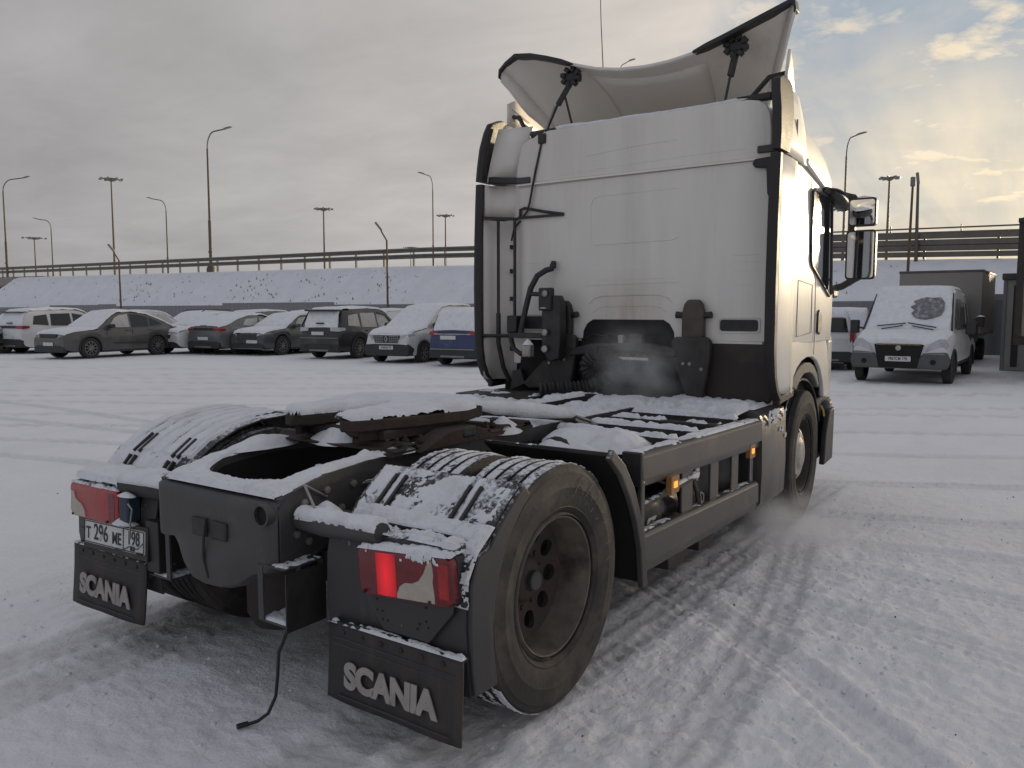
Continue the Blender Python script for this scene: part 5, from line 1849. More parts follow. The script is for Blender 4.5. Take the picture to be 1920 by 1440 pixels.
lowp = [(0.95, 1.40), (0.955, 2.63), (-1.12, 2.655), (-1.12, 1.40), (-0.44, 1.40), (-0.435, 1.46), (-0.40, 1.52), (-0.35, 1.55), (0.25, 1.55), (0.30, 1.52), (0.335, 1.46), (0.34, 1.40)]
MB().prism(lowp, 'x', RX - 0.010, RX - 0.001).build('lower_panel', M['paint_white'], rw, bevel=0.005)
upp = [(0.975, 2.655), (0.97, 2.80), (0.94, 2.90), (0.88, 2.98), (0.78, 3.035), (0.66, 3.06), (-0.95, 3.07), (-1.03, 3.055), (-1.085, 3.02), (-1.115, 2.96), (-1.125, 2.85), (-1.13, 2.665)]
MB().prism(upp, 'x', RX - 0.024, RX - 0.002).build('roof_panel', M['paint_white'], rw, bevel=0.012, segs=3)
MB().bar((RX - 0.022, 0.975, 2.650), (RX - 0.022, -1.13, 2.662), 0.018, 0.014).build('drip_seam', M['plastic_white'], rw)
stp = MB()


def pressed(pts, r_=0.006):
    stp.tube([(RX - 0.0085, y, z) for y, z in pts], r_ * 0.8, 6)


pressed([(0.275, 2.45), (0.25, 2.49), (0.21, 2.505), (-0.43, 2.515), (-0.465, 2.50)], 0.005)
pressed([(0.275, 2.45), (0.27, 2.16), (0.24, 2.13), (-0.40, 2.14), (-0.46, 2.16)], 0.005)
for z in (1.93, 1.855, 1.82):
    pressed([(0.30, z), (-0.46, z + 0.01)], 0.006 if z < 1.83 else 0.0035)
pressed([(0.29, 1.67), (0.24, 1.715), (0.16, 1.735), (-0.30, 1.74), (-0.38, 1.72), (-0.42, 1.68)], 0.007)
pressed([(0.25, 1.605), (0.20, 1.64), (0.14, 1.65), (-0.26, 1.655), (-0.33, 1.64), (-0.37, 1.61)], 0.004)
for z in (2.01, 1.965, 1.90, 1.80):
    pressed([(-0.88, z), (-1.06, z)], 0.0035)
    pressed([(0.90, z), (0.72, z)], 0.0035)
stp.tube([(RX - 0.0225, 0.32, 2.82), (RX - 0.0225, -0.10, 2.85), (RX - 0.0225, -0.44, 2.86)], 0.0035, 6)
stp.tube([(RX - 0.0225, 0.60, 2.70), (RX - 0.0225, -0.5, 2.735), (RX - 0.0225, -0.95, 2.74)], 0.0035, 6)
stp.tube([(RX - 0.0085, -0.74, 2.0), (RX - 0.0085, -0.74, 2.60)], 0.003, 6)
stp.pieces('pressed_line', M['paint_white'], rw, smooth=60)
MB().box((RX - 0.003, -0.075, 2.32), (0.012, 0.70, 0.35)).build('pressed_field', M['paint_white'], rw, bevel=0.02, segs=3)
# vents
for y0, y1, z0, z1 in ((-1.063, -0.79, 1.475, 1.555), (0.62, 0.90, 1.47, 1.575)):
    MB().prism(rrect(y0, y1, z0, z1, 0.018), 'x', RX - 0.016, RX - 0.008).build('air_vent', M['plastic_black'], rw)
    fr_ = MB()
    pts = rrect(y0 - 0.012, y1 + 0.012, z0 - 0.012, z1 + 0.012, 0.022)
    fr_.tube([(RX - 0.012, y, z) for y, z in pts + pts[:1]], 0.006, 6)
    fr_.build('vent_frame', M['paint_white'], rw, smooth=60)
MB().bb(RX - 0.02, RX, -1.10, -0.44, 1.385, 1.40).build('wall_sill', M['plastic_white'], rw)
# black block and sheet standing in for shade, and lower dark bulkheads
MB().bb(RX + 0.02, 4.4, -1.12, 1.12, 0.76, 1.376).build('engine_bay_shade', M['black_void'], TR)  # solid near-black block: the dark under the cab put into its colour
MB().bb(RX - 0.03, RX + 0.0, -1.17, -0.62, 0.98, 1.384).build('splash_panel', M['dark_brown'], TR, bevel=0.01)
MB().prism([(0.36, 1.0), (0.355, 1.45), (0.31, 1.53), (0.25, 1.562), (-0.35, 1.562), (-0.41, 1.525), (-0.45, 1.46), (-0.46, 1.0)], 'x', RX - 0.008, RX - 0.0005).build('tunnel_shade', M['black_void'], TR)  # flat black sheet over the shell: shade of the tunnel opening as colour
MB().prism([(0.95, 1.0), (0.90, 1.33), (0.60, 1.33), (0.45, 1.0)], 'x', RX - 0.04, RX + 0.01).build('splash_panel', M['black_void'], TR)
# cab suspension towers
def tower(y, name='cab_mount', near=False):
    t = part_root(name, TR, (RX - 0.05, y, 0.0))
    d = MB()
    d.prism([(-0.085, 1.40), (-0.085, 1.60), (-0.07, 1.665), (-0.045, 1.70), (0.045, 1.70), (0.07, 1.665), (0.085, 1.60), (0.085, 1.40)], 'x', -0.03, 0.03)
    d.build('cover', mat('mount_brown', (0.075, 0.06, 0.048), 0.6, var=0.3, scale=8, spots=(0.13, 0.10, 0.075), spot_amt=0.4) if near else M['frame_dark'], t, bevel=0.018, segs=3)
    e = MB()
    for s in (1, -1):
        e.tube([(0.0, s * 0.075, 1.585), (-0.01, s * 0.135, 1.59)], [0.022, 0.026], 10)
    e.pieces('ear', M['frame_dark'], t, smooth=40)
    b_ = MB()
    b_.prism([(-0.145, 1.28), (-0.15, 1.40), (-0.12, 1.43), (0.12, 1.43), (0.15, 1.40), (0.145, 1.28), (0.10, 1.16), (0.02, 0.98), (-0.10, 0.98), (-0.12, 1.12)], 'x', -0.06, 0.0)
    b_.build('bracket', M['frame_dark'], t, bevel=0.012)
    o_ = MB()
    for yy, zz in ((-0.05, 1.235), (0.0, 1.235), (0.09, 1.20)):
        o_.lathe([(0.013, 0), (0.013, -0.012), (0, -0.014)], 'x', (-0.06, yy * (1 if not near else -1), zz), 8)
    o_.pieces('bolt', M['bolt'], t)
    return t


tower(-0.605, near=True)
t1 = tower(0.50)
MB().prism([(0.40, 1.26), (0.40, 1.32), (0.2, 1.365), (-0.28, 1.375), (-0.50, 1.34), (-0.50, 1.28), (-0.30, 1.30), (-0.05, 1.315), (0.15, 1.30)], 'x', RX - 0.12, RX - 0.06).build('cross_beam', M['frame_dark'], TR, bevel=0.01)
MB().bb(RX - 0.13, RX - 0.11, -0.28, 0.10, 1.235, 1.27).build('valve_block', M['plastic_white'], TR, bevel=0.008)
vb = MB()
for y in (0.08, 0.03, -0.03, -0.12, -0.2, -0.25):
    vb.tube([(RX - 0.14, y, 1.29), (RX - 0.11, y, 1.27)], 0.012, 8)
vb.pieces('valve_stub', M['plastic_black'], TR, smooth=40)
vb = MB()
for k, y in enumerate((0.16, 0.02)):
    vb.tube([(RX - 0.05, y + 0.14, 1.40), (RX - 0.07, y + 0.05, 1.435 + 0.01 * k), (RX - 0.06, y - 0.04, 1.42), (RX - 0.05, y - 0.10, 1.38)], 0.008, 6)
vb.pieces('air_line', M['cable'], TR, smooth=50)
MB().box((RX - 0.06, -0.03, 1.40), (0.05, 0.05, 0.07)).build('line_clip', M['steel'], TR, bevel=0.01)
MB().box((RX - 0.06, -0.16, 1.40), (0.06, 0.11, 0.09)).build('solenoid', M['plastic_black'], TR, bevel=0.01)

# far-side valve tower with filler pipe
vt = part_root('filler_tower', TR)
MB().prism([(0.43, 1.38), (0.43, 1.68), (0.46, 1.74), (0.58, 1.74), (0.60, 1.60), (0.60, 1.30), (0.52, 1.22), (0.44, 1.24)], 'x', RX - 0.22, RX - 0.12).build('tower_plate', M['plastic_black'], vt, bevel=0.01)
MB().bb(RX - 0.24, RX - 0.18, 0.50, 0.62, 1.62, 1.80).build('tower_head', M['plastic_black'], vt, bevel=0.012)
for z in (1.755, 1.45, 1.32):
    MB().lathe([(0.028, -0.008), (0.028, 0.0), (0.0, -0.010)], 'x', (RX - 0.245, 0.555, z), 14).build('tower_cap', M['hub_silver'], vt, smooth=40)
mound('tower_snow', (RX - 0.22, 0.575, 1.64), 0.03, 0.05, 0.02, 36, vt)
MB().tube([(RX - 0.05, 0.60, 1.99), (RX - 0.07, 0.60, 1.955), (RX - 0.10, 0.63, 1.945), (RX - 0.14, 0.69, 1.90), (RX - 0.17, 0.735, 1.80), (RX - 0.18, 0.77, 1.66), (RX - 0.19, 0.80, 1.52), (RX - 0.2, 0.82, 1.40)], 0.024, 12).build('filler_pipe', M['plastic_black'], vt, smooth=50)
MB().tube([(RX - 0.17, 0.745, 1.755), (RX - 0.2, 0.62, 1.75)], 0.018, 10).build('pipe_stay', M['plastic_black'], vt, smooth=50)
MB().bb(RX - 0.06, RX - 0.02, 0.585, 0.615, 1.96, 2.02).build('pipe_clip', M['plastic_black'], vt, bevel=0.006)
MB().tube([(RX - 0.1, 0.97, 1.50), (RX - 0.14, 0.96, 1.42), (RX - 0.17, 0.90, 1.31), (RX - 0.19, 0.82, 1.27), (RX - 0.2, 0.75, 1.30), (RX - 0.2, 0.72, 1.38)], 0.02, 10).build('looped_hose', M['frame_dark'], vt, smooth=50)
MB().bb(RX - 0.22, RX - 0.12, 0.60, 0.92, 1.40, 1.44).build('hose_tray', M['plastic_black'], vt, bevel=0.006)
MB().bb(RX - 0.16, RX - 0.06, 0.88, 0.98, 1.44, 1.58).build('hose_clamp', M['plastic_black'], vt, bevel=0.01)
MB().box((RX - 0.26, 0.70, 1.30), (0.07, 0.08, 0.10)).build('work_lamp', M['hub_silver'], vt, bevel=0.012)
mound('lamp_snow', (RX - 0.26, 0.70, 1.35), 0.045, 0.045, 0.045, 37, vt)
MB().prism([(0.42, 1.22), (0.66, 1.22), (0.86, 1.02), (0.80, 0.98), (0.62, 1.0), (0.42, 1.05)], 'x', RX - 0.10, RX - 0.05).build('tower_foot', M['frame_dark'], vt, bevel=0.01)
# white rear lower corner panel on the far side
MB().bb(RX - 0.02, RX + 0.02, 0.86, 1.0, 1.18, 1.42).build('corner_panel', M['plastic_white'], TR, bevel=0.006)
MB().prism([(0.96, 1.12), (0.88, 1.14), (0.84, 1.02), (0.98, 0.96)], 'x', RX - 0.10, RX - 0.06).build('step_plate', M['frame_dark'], TR)

# corrugated duct coming out of the tunnel
path = []
ctl = [(2.40, 0.42, 1.02), (2.50, 0.30, 1.03), (2.62, 0.16, 1.04), (2.70, 0.05, 1.08), (2.74, -0.03, 1.16), (2.75, -0.02, 1.24), (2.74, 0.06, 1.29), (2.73, 0.15, 1.28), (2.72, 0.20, 1.20), (2.73, 0.16, 1.12), (2.75, 0.08, 1.10)]
cv = [Vector(c) for c in ctl]
for i in range(len(cv) - 1):
    p0, p1, p2, p3 = cv[max(i - 1, 0)], cv[i], cv[i + 1], cv[min(i + 2, len(cv) - 1)]
    for k in range(10):
        t = k / 10
        path.append(0.5 * ((2 * p1) + (-p0 + p2) * t + (2 * p0 - 5 * p1 + 4 * p2 - p3) * t * t + (-p0 + 3 * p1 - 3 * p2 + p3) * t ** 3))
L_ = 0.0
fine, rad = [path[0]], [0.05]
for a_, b_ in zip(path[:-1], path[1:]):
    n = max(1, int((b_ - a_).length / 0.007))
    for k in range(1, n + 1):
        fine.append(a_.lerp(b_, k / n))
        L_ += (b_ - a_).length / n
        rad.append(0.050 + 0.009 * math.sin(L_ * 2 * math.pi / 0.032))
MB().tube(fine, rad, 14).build('corrugated_duct', M['rubber_black'], TR, smooth=60)
cp = []
for k in range(140):
    a = k * 0.5
    cp.append((RX - 0.16 + 0.045 * math.cos(a), -0.02 - k * 0.0022, 1.20 + 0.045 * math.sin(a)))
MB().tube(cp, 0.009, 6).build('coiled_line', M['cable'], TR, smooth=60)

# ---------------------------------------------------------------- side deflectors with rubber edge strips
def deflector(s):
    d = part_root('side_deflector', TR)
    zs = [1.04, 1.10, 1.2, 1.4, 1.8, 2.2, 2.5, 2.66]
    xe = [2.84, 2.77, 2.725, 2.70, 2.695, 2.70, 2.715, 2.725]
    G = []
    for z, x0 in zip(zs, xe):
        G.append([(x0 + (3.16 - x0) * t, s * (1.222 + 0.010 * math.sin(t * math.pi) - (0.012 if z < 1.1 else 0)), z) for t in np.linspace(0, 1, 6)])
    MB().sheet(G).build('lower_shell', M['paint_side'], d, smooth=50, solid=0.02)
    G = []
    for z, x0, yy in zip([2.685, 2.8, 2.95, 3.08, 3.18], [2.725, 2.745, 2.80, 2.88, 2.99], [1.222, 1.218, 1.20, 1.175, 1.15]):
        G.append([(x0 + (3.40 - x0) * t, s * (yy + 0.006 * math.sin(t * math.pi)), z - 0.02 * t) for t in np.linspace(0, 1, 6)])
    MB().sheet(G).build('upper_shell', M['paint_side'], d, smooth=50, solid=0.02)
    # rubber strips
    z2 = [1.0, 1.08, 1.18, 1.35, 1.8, 2.2, 2.5, 2.655]
    x2 = [2.86, 2.765, 2.71, 2.68, 2.672, 2.68, 2.695, 2.705]
    rings = []
    for z, x in zip(z2, x2):
        rings.append([(x, s * 1.250, z), (x - 0.012, s * 1.215, z), (x, s * 1.180, z), (x + 0.05, s * 1.195, z), (x + 0.06, s * 1.235, z), (x + 0.045, s * 1.250, z)])
    MB().loft(rings).build('edge_strip', M['rubber_black'], d, smooth=40)
    rings = []
    for z, x, yy, w_ in zip([2.68, 2.8, 2.95, 3.08, 3.155, 3.195], [2.70, 2.715, 2.735, 2.765, 2.80, 2.90], [1.222, 1.22, 1.21, 1.19, 1.178, 1.165], [0.20, 0.24, 0.28, 0.30, 0.28, 0.16]):
        rings.append([(x, s * (yy + 0.026), z), (x - 0.012, s * yy, z), (x, s * (yy - 0.035), z), (x + w_ * 0.6, s * (yy - 0.03), z), (x + w_, s * (yy + 0.010), z), (x + w_, s * (yy + 0.028), z)])
    MB().loft(rings).build('edge_strip', M['rubber_black'], d, smooth=40)
    MB().bar((2.85, s * 1.22, 1.0), (3.30, s * 1.19, 1.02), 0.05, 0.06).build('edge_strip', M['rubber_black'], d, bevel=0.01)
    # hinge straps
    if s > 0:
        MB().bar((2.80, s * 1.195, 2.70), (2.90, s * 0.94, 2.685), 0.03, 0.055).build('hinge_strap', M['plastic_black'], d, bevel=0.012)
        MB().box((2.892, s * 0.90, 2.685), (0.03, 0.13, 0.05)).build('strap_end', M['frame_grey'], d, bevel=0.008)
    else:
        MB().box((2.885, -1.10, 2.72), (0.03, 0.13, 0.05)).build('strap_end', M['frame_grey'], d, bevel=0.008)
    return d


deflector(1)
dr = deflector(-1)
# rubber seal and hinge plate at the near rear edge of the cab
MB().bb(2.89, 2.915, -1.175, -1.125, 1.40, 2.60).build('rubber_seal', M['rubber_black'], TR)
MB().prism([(-1.19, 2.38), (-1.13, 2.38), (-1.11, 2.42), (-1.10, 2.59), (-1.02, 2.60), (-1.0, 2.63), (-1.02, 2.66), (-1.19, 2.67)], 'x', 2.87, 2.90).build('hinge_plate', M['plastic_black'], TR, bevel=0.012)
# far inner frame: rods, shelf and inner lining
fi = part_root('deflector_frame', TR)
MB().sheet([[(2.74, 1.20, z), (2.84, 1.195, z), (2.92, 1.13, z), (2.93, 0.99, z)] for z in (1.04, 1.5, 2.0, 2.37)]).build('inner_lining', M['plastic_white'], fi, smooth=60, solid=0.006)
MB().sheet([[(2.76, 1.20, z), (2.84, 1.195, z), (2.92, 1.12, z), (2.93, 0.98, z)] for z in (2.40, 2.50, 2.66)]).build('inner_lining', M['plastic_white'], fi, smooth=60, solid=0.006)
MB().sheet([[(2.78 + 0.03 * k, 1.195 - 0.02 * k, z), (2.90, 1.13 - 0.03 * k, z), (2.935, 0.985 - 0.05 * k, z)] for k, z in enumerate((2.68, 2.85, 3.0, 3.12))]).build('inner_lining', M['plastic_white'], fi, smooth=60, solid=0.006)
MB().bar((2.74, 1.19, 2.385), (2.895, 0.955, 2.375), 0.03, 0.022).build('shelf', M['plastic_black'], fi)
MB().bar((2.895, 0.955, 2.385), (2.90, 0.52, 2.385), 0.02, 0.02).build('hook_arm', M['plastic_black'], fi)
MB().tube([(2.895, 0.935, 2.39), (2.89, 0.93, 2.45), (2.885, 0.88, 2.46), (2.89, 0.70, 2.42), (2.90, 0.52, 2.39)], 0.012, 8).build('hook_loop', M['plastic_black'], fi, smooth=50)
for (x, y), z0 in (((2.80, 1.09), 1.55), ((2.86, 0.965), 1.56)):
    MB().tube([(x, y, 2.38), (x, y, z0)], 0.013, 8).build('guide_rod', M['plastic_black'], fi, smooth=40)
MB().tube([(2.80, 1.09, 1.60), (2.80, 1.09, 1.35), (2.84, 1.07, 1.15), (2.90, 1.05, 1.03)], 0.02, 8).build('lower_guide', M['plastic_black'], fi, smooth=40)
MB().tube([(2.70, 1.21, 1.41), (2.86, 0.96, 1.41)], 0.015, 8).build('cross_rod', M['plastic_black'], fi, smooth=40)
MB().tube([(2.895, 0.935, 2.36), (2.90, 1.0, 2.30), (2.89, 1.02, 2.2)], 0.008, 6).build('cable_run', M['cable'], fi, smooth=40)
bk = MB()
for z in (2.15, 1.95, 1.72, 1.5, 1.3):
    bk.box((2.905, 1.03, z), (0.02, 0.02, 0.035))
bk.pieces('clip', M['plastic_black'], fi)

# ---------------------------------------------------------------- roof deflector
rd = part_root('roof_deflector', TR)
yy = np.linspace(-1, 1, 41)


def trail(t):                       # trailing edge for t = -1..1 (right to left)
    a = abs(t)
    y = 1.205 * t
    z = float(np.interp(y, [-1.205, -1.02, -0.86, -0.68, -0.51, -0.32, -0.13, 0.10, 0.30, 0.50, 0.75, 1.0, 1.10, 1.205], [3.705, 3.645, 3.594, 3.535, 3.488, 3.46, 3.452, 3.468, 3.508, 3.572, 3.66, 3.735, 3.725, 3.64]))
    x = 3.00 + 0.02 * a
    return x, y, z


def front(t):
    a = abs(t)
    return 4.0 - 0.45 * a ** 3, 0.84 * t, 3.04 + 0.0 * a


G = []
for i in range(15):
    q = i / 14
    row = []
    for t in yy:
        x0, y0, z0 = trail(t)
        x1, y1, z1 = front(t)
        bul = math.sin(q * math.pi) * 0.10 * (1 - abs(t) ** 4)
        zz = z0 + (z1 - z0) * (q ** 1.25) + bul
        row.append((x0 + (x1 - x0) * q, y0 + (y1 - y0) * q, zz))
    G.append(row)
MB().sheet(G).build('deflector_shell', M['plastic_white'], rd, smooth=60, solid=0.022)
# side flanks hanging from the outer edges
for s in (1, -1):
    Gs = []
    for i in range(11):
        q = i / 10
        x0, y0, z0 = trail(s)
        x1, y1, z1 = front(s)
        X_, Y_, Z_ = x0 + (x1 - x0) * q, y0 + (y1 - y0) * q, z0 + (z1 - z0) * q ** 1.25
        drop = np.interp(q, [0, 0.35, 1], [0.09, 0.17, 0.03])
        Gs.append([(X_, Y_, Z_), (X_, Y_ + s * 0.018, Z_ - drop * 0.5), (X_, Y_ + s * 0.01, Z_ - drop)])
    MB().sheet(Gs).build('flank', M['plastic_white'], rd, smooth=60, solid=0.018)
    # dark trim on the trailing corner
    pts = [trail(s * t) for t in (0.42, 0.50, 0.62, 0.75, 0.88, 0.96, 1.0)]
    rings = []
    for k, (x, y, z) in enumerate(pts):
        w_ = 0.020 if k else 0.008
        rings.append([(x - 0.03, y, z + w_), (x - 0.035, y, z - w_ * 0.9), (x + 0.05, y, z - w_), (x + 0.06, y, z + w_ * 0.8)])
    x, y, z = pts[-1]
    rings.append([(x - 0.025, y + s * 0.02, z + 0.01), (x - 0.03, y + s * 0.015, z - 0.05), (x + 0.05, y + s * 0.015, z - 0.05), (x + 0.06, y + s * 0.02, z + 0.01)])
    rings.append([(x - 0.02, y + s * 0.03, z - 0.06), (x - 0.02, y + s * 0.01, z - 0.075), (x + 0.06, y + s * 0.01, z - 0.075), (x + 0.06, y + s * 0.03, z - 0.06)])
    MB().loft(rings).build('trim', M['plastic_black'], rd, bevel=0.006)
# pressed inner field under the deflector
G = []
for i in range(8):
    q = 0.24 + 0.58 * i / 7
    row = []
    for t in np.linspace(-0.46, 0.44, 15):
        x0, y0, z0 = trail(t)
        x1, y1, z1 = front(t)
        bul = math.sin(q * math.pi) * 0.10
        row.append((x0 + (x1 - x0) * q, y0 + (y1 - y0) * q, z0 + (z1 - z0) * q ** 1.25 + bul - 0.035 + (0.02 if i in (0, 7) or abs(t) > 0.42 else 0)))
    G.append(row)
MB().sheet(G).build('inner_field', M['plastic_white'], rd, smooth=60, solid=0.01)
# struts with knob brackets
for y, lean in ((0.56, 0.10), (-0.80, 0.02)):
    s_ = part_root('strut', rd, (0, 0, 0))
    top = (3.10, y, 3.50)
    MB().box(top, (0.08, 0.13, 0.07)).build('bracket', M['plastic_black'], s_, bevel=0.012)
    kn = MB()
    for a in range(8):
        kn.box((top[0] - 0.03, top[1] + 0.07 * math.cos(a * 0.785 + 0.3), top[2] + 0.06 * math.sin(a * 0.785 + 0.3)), (0.05, 0.045, 0.035), Matrix.Rotation(a * 0.785, 3, 'X'))
    kn.pieces('knob', M['plastic_black'], s_, bevel=0.006)
    MB().bar((top[0] - 0.02, y, 3.47), (3.02, y + lean * 0.9, 3.28), 0.035, 0.045).build('upper_arm', M['plastic_black'], s_, bevel=0.006)
    MB().tube([(3.02, y + lean * 0.9, 3.29), (2.95, y + lean * 1.5, 3.08)], 0.010, 8).build('rod', M['plastic_black'], s_, smooth=40)
    if lean > 0.05:
        MB().bar((3.05, y + 0.04, 3.34), (3.08, y - 0.02, 3.08), 0.018, 0.018).build('lower_arm', M['plastic_black'], s_)
        MB().tube([(3.0, y + 0.11, 3.27), (2.90, y + 0.155, 3.02)], 0.009, 8).build('gas_rod', M['steel'], s_, smooth=40)
        MB().box((2.895, y + 0.16, 3.0), (0.035, 0.07, 0.08)).build('clevis', M['dark_brown'], s_, bevel=0.008)
        MB().tube([(2.89, y + 0.165, 2.97), (2.885, y + 0.22, 2.75), (2.885, y + 0.275, 2.50), (2.885, y + 0.30, 2.43), (2.89, y + 0.34, 2.395)], 0.009, 8).build('long_rod', M['plastic_black'], s_, smooth=40)
# pads where deflector and side pieces meet the roof
for y, zz in ((0.72, 3.055), (-1.0, 3.08)):
    MB().bar((2.93, y - 0.12, zz), (2.95, y + 0.14, zz + 0.0), 0.06, 0.05).build('roof_pad', M['plastic_black'], rd, bevel=0.015)
# roof corner pieces
for s in (1, -1):
    G = []
    for q in np.linspace(0, 1, 7):
        X_ = 3.04 + (0.66 if s > 0 else 0.22) * q
        G.append([(X_, s * (1.16 - 0.02 * q), 3.17 - 0.03 * q), (X_ + 0.02, s * (1.175 - 0.02 * q), np.interp(q, [0, 0.12, 0.6, 1], [3.37, 3.43, 3.33, 3.17])), ])
    o_ = MB().sheet(G).build('roof_side_piece', M['plastic_white'], rd, smooth=60, solid=0.018)
    rl = MB()
    for dz in (0.05, 0.11, 0.17):
        rl.tube([(3.09, s * (1.168 - 0.013), 3.17 + dz), (3.36 if s > 0 else 3.2, s * (1.155 - 0.013), 3.155 + dz * 0.6)], 0.004, 5)
    rl.pieces('pressed_line', M['plastic_white'], rd)
    MB().tube([(3.12, s * 1.16, 3.27), (3.05, s * 1.05, 3.24), (3.0, s * 0.95, 3.11)], 0.018, 8).build('piece_stay', M['plastic_black'], rd, smooth=40)
# snow along the roof edge
f_ = tube_top((2.95, 0.62, 3.045), (2.95, -0.98, 3.055), 0.03)
snow_sheet('roof_snow', f_, 1.6, 0.08, 0.010, 0.02, rd, seed=190, cover=0.6, rag=0.4, freq=6, edge=0.012)
# whip antenna
MB().tube([(4.0, 0.72, 3.05), (3.9, 0.74, 4.2), (3.85, 0.75, 5.2)], [0.006, 0.004, 0.002], 5).build('antenna', M['cable'], TR)

# ---------------------------------------------------------------- cab side, near side: door, glass, arch, mirrors
cs = part_root('side_panel', TR)
YS = -1.222
archx = [(3.22, 1.02), (3.245, 1.14), (3.33, 1.20), (3.45, 1.245), (3.60, 1.268), (3.76, 1.262), (3.90, 1.225), (4.02, 1.15), (4.10, 1.05), (4.14, 0.94), (4.16, 0.915)]
pan = [(3.16, 1.035)] + archx + [(4.62, 0.90), (4.66, 1.40), (3.16, 1.40)]
def bentpanel(poly, y0, y1, name, mt, parent, curve=True, bevel=0.006):
    mb = MB()

    def yb(x):
        t = max(0.0, (x - 4.15) / 0.95)
        return 0.30 * t ** 2.2
    mb.loft([[(x, y0 + yb(x), z) for x, z in poly], [(x, y1 + yb(x), z) for x, z in poly]])
    return mb.build(name, mt, parent, bevel=bevel)


bentpanel(pan, YS - 0.004, YS + 0.03, 'arch_panel', M['paint_side'], cs)
# grey inner arch
inn_ = [(3.26, 1.10), (3.36, 1.16), (3.48, 1.205), (3.62, 1.225), (3.76, 1.218), (3.88, 1.185), (3.98, 1.12), (4.06, 1.02), (4.02, 1.0), (3.95, 1.06), (3.86, 1.115), (3.76, 1.14), (3.60, 1.14), (3.48, 1.10), (3.40, 1.03), (3.27, 1.06)]
MB().prism(inn_, 'y', YS + 0.012, YS + 0.20).build('arch_liner', mat('liner_grey', (0.16, 0.15, 0.135), 0.6, var=0.15, scale=4), cs, bevel=0.008)
MB().prism(arc(3.66, 0.5, 0.60, 20, 150, 16) + arc(3.66, 0.5, 0.585, 150, 20, 16), 'y', -1.18, -0.86).build('wheel_cover', M['plastic_black'], cs, smooth=30)
# seam lines and door
dl = [(3.30, 1.42), (3.30, 1.84), (3.69, 1.81), (3.695, 1.44)]
seal = MB()


def seam(pts, r_=0.0028):
    def yb(x):
        t = max(0.0, (x - 4.15) / 0.95)
        return 0.30 * t ** 2.2
    seal.tube([(x, YS - 0.001 + yb(x), z) for x, z in pts], r_, 5)


seam([(3.16, 1.05), (3.155, 2.0), (3.155, 2.95)], 0.006)
seam([(3.30, 1.84), (3.69, 1.815), (3.70, 1.45), (3.30, 1.43), (3.30, 1.84)])
seam([(3.57, 2.58), (3.60, 2.15), (3.62, 1.97), (3.78, 1.86), (3.80, 1.60), (3.80, 1.28)])
seal.pieces('panel_seam', mat('seam', (0.26, 0.24, 0.21), 0.7), cs, smooth=60)
gl = [(3.60, 2.50), (3.60, 2.0), (3.64, 1.96), (4.20, 1.74), (4.28, 1.76), (4.20, 2.46), (4.10, 2.52), (3.66, 2.53)]
wg = bentpanel(gl, YS - 0.006, YS + 0.01, 'side_window', M['glass_dark'], cs, bevel=0.002)
trm = MB()
pts = gl + gl[:1]
trm.tube([(x, YS - 0.006 + 0.30 * max(0, (x - 4.15) / 0.95) ** 2.2, z) for x, z in pts], 0.012, 6)
trm.build('window_trim', M['plastic_black'], wg, smooth=60)
MB().bar((4.08, YS - 0.01, 1.79), (4.04, YS - 0.01, 2.52), 0.012, 0.035, up=(0, 1, 0)).build('window_bar', M['plastic_black'], wg)
hd = MB().prism([(3.86, 1.45), (3.86, 1.60), (3.90, 1.63), (3.98, 1.58), (3.98, 1.46), (3.93, 1.43)], 'y', YS - 0.012, YS + 0.01)
hd.build('door_handle', M['plastic_black'], cs, bevel=0.008)
# roof side gutter
MB().bar((3.40, YS - 0.005, 2.70), (4.15, YS + 0.005, 2.56), 0.03, 0.05).build('gutter', M['plastic_white'], cs, bevel=0.012)
# bumper corner and step under the door
MB().prism([(4.18, 0.36), (4.20, 0.90), (4.62, 0.90), (4.70, 0.80), (4.70, 0.40)], 'y', -1.16, -0.8).build('step_well', M['plastic_black'], TR, bevel=0.02)
MB().prism([(4.42, -1.215), (4.60, -1.19), (4.80, -1.10), (4.98, -0.92), (5.08, -0.6), (5.1, 0.6), (4.98, 0.92), (4.6, 1.19), (4.42, 1.2)], 'z', 0.40, 0.86).build('bumper', mat('bumper_grey', (0.12, 0.125, 0.135), 0.45, var=0.1), TR, bevel=0.03, segs=3)
MB().prism([(4.20, 0.34), (4.24, 0.60), (4.34, 0.78), (4.50, 0.80), (4.48, 0.36)], 'y', -1.235, -1.19).build('step_edge', M['plastic_black'], TR, bevel=0.01)
MB().prism([(4.40, -1.19), (4.62, -1.165), (4.80, -1.08), (4.98, -0.90), (5.08, -0.6), (5.1, 0.6), (4.98, 0.90), (4.62, 1.16), (4.4, 1.18)], 'z', 0.88, 1.385).build('front_lower', M['paint_side'], TR, bevel=0.03, segs=3)
MB().bb(4.4, 4.95, -0.9, 1.0, 0.34, 0.88).build('front_bumper', M['plastic_black'], TR, bevel=0.05)
MB().tube([(4.17, -1.2, 0.84), (4.19, -1.215, 0.80), (4.20, -1.22, 0.75)], 0.008, 6).build('yellow_tag', mat('tag_yellow', (0.5, 0.33, 0.04), 0.5), TR)

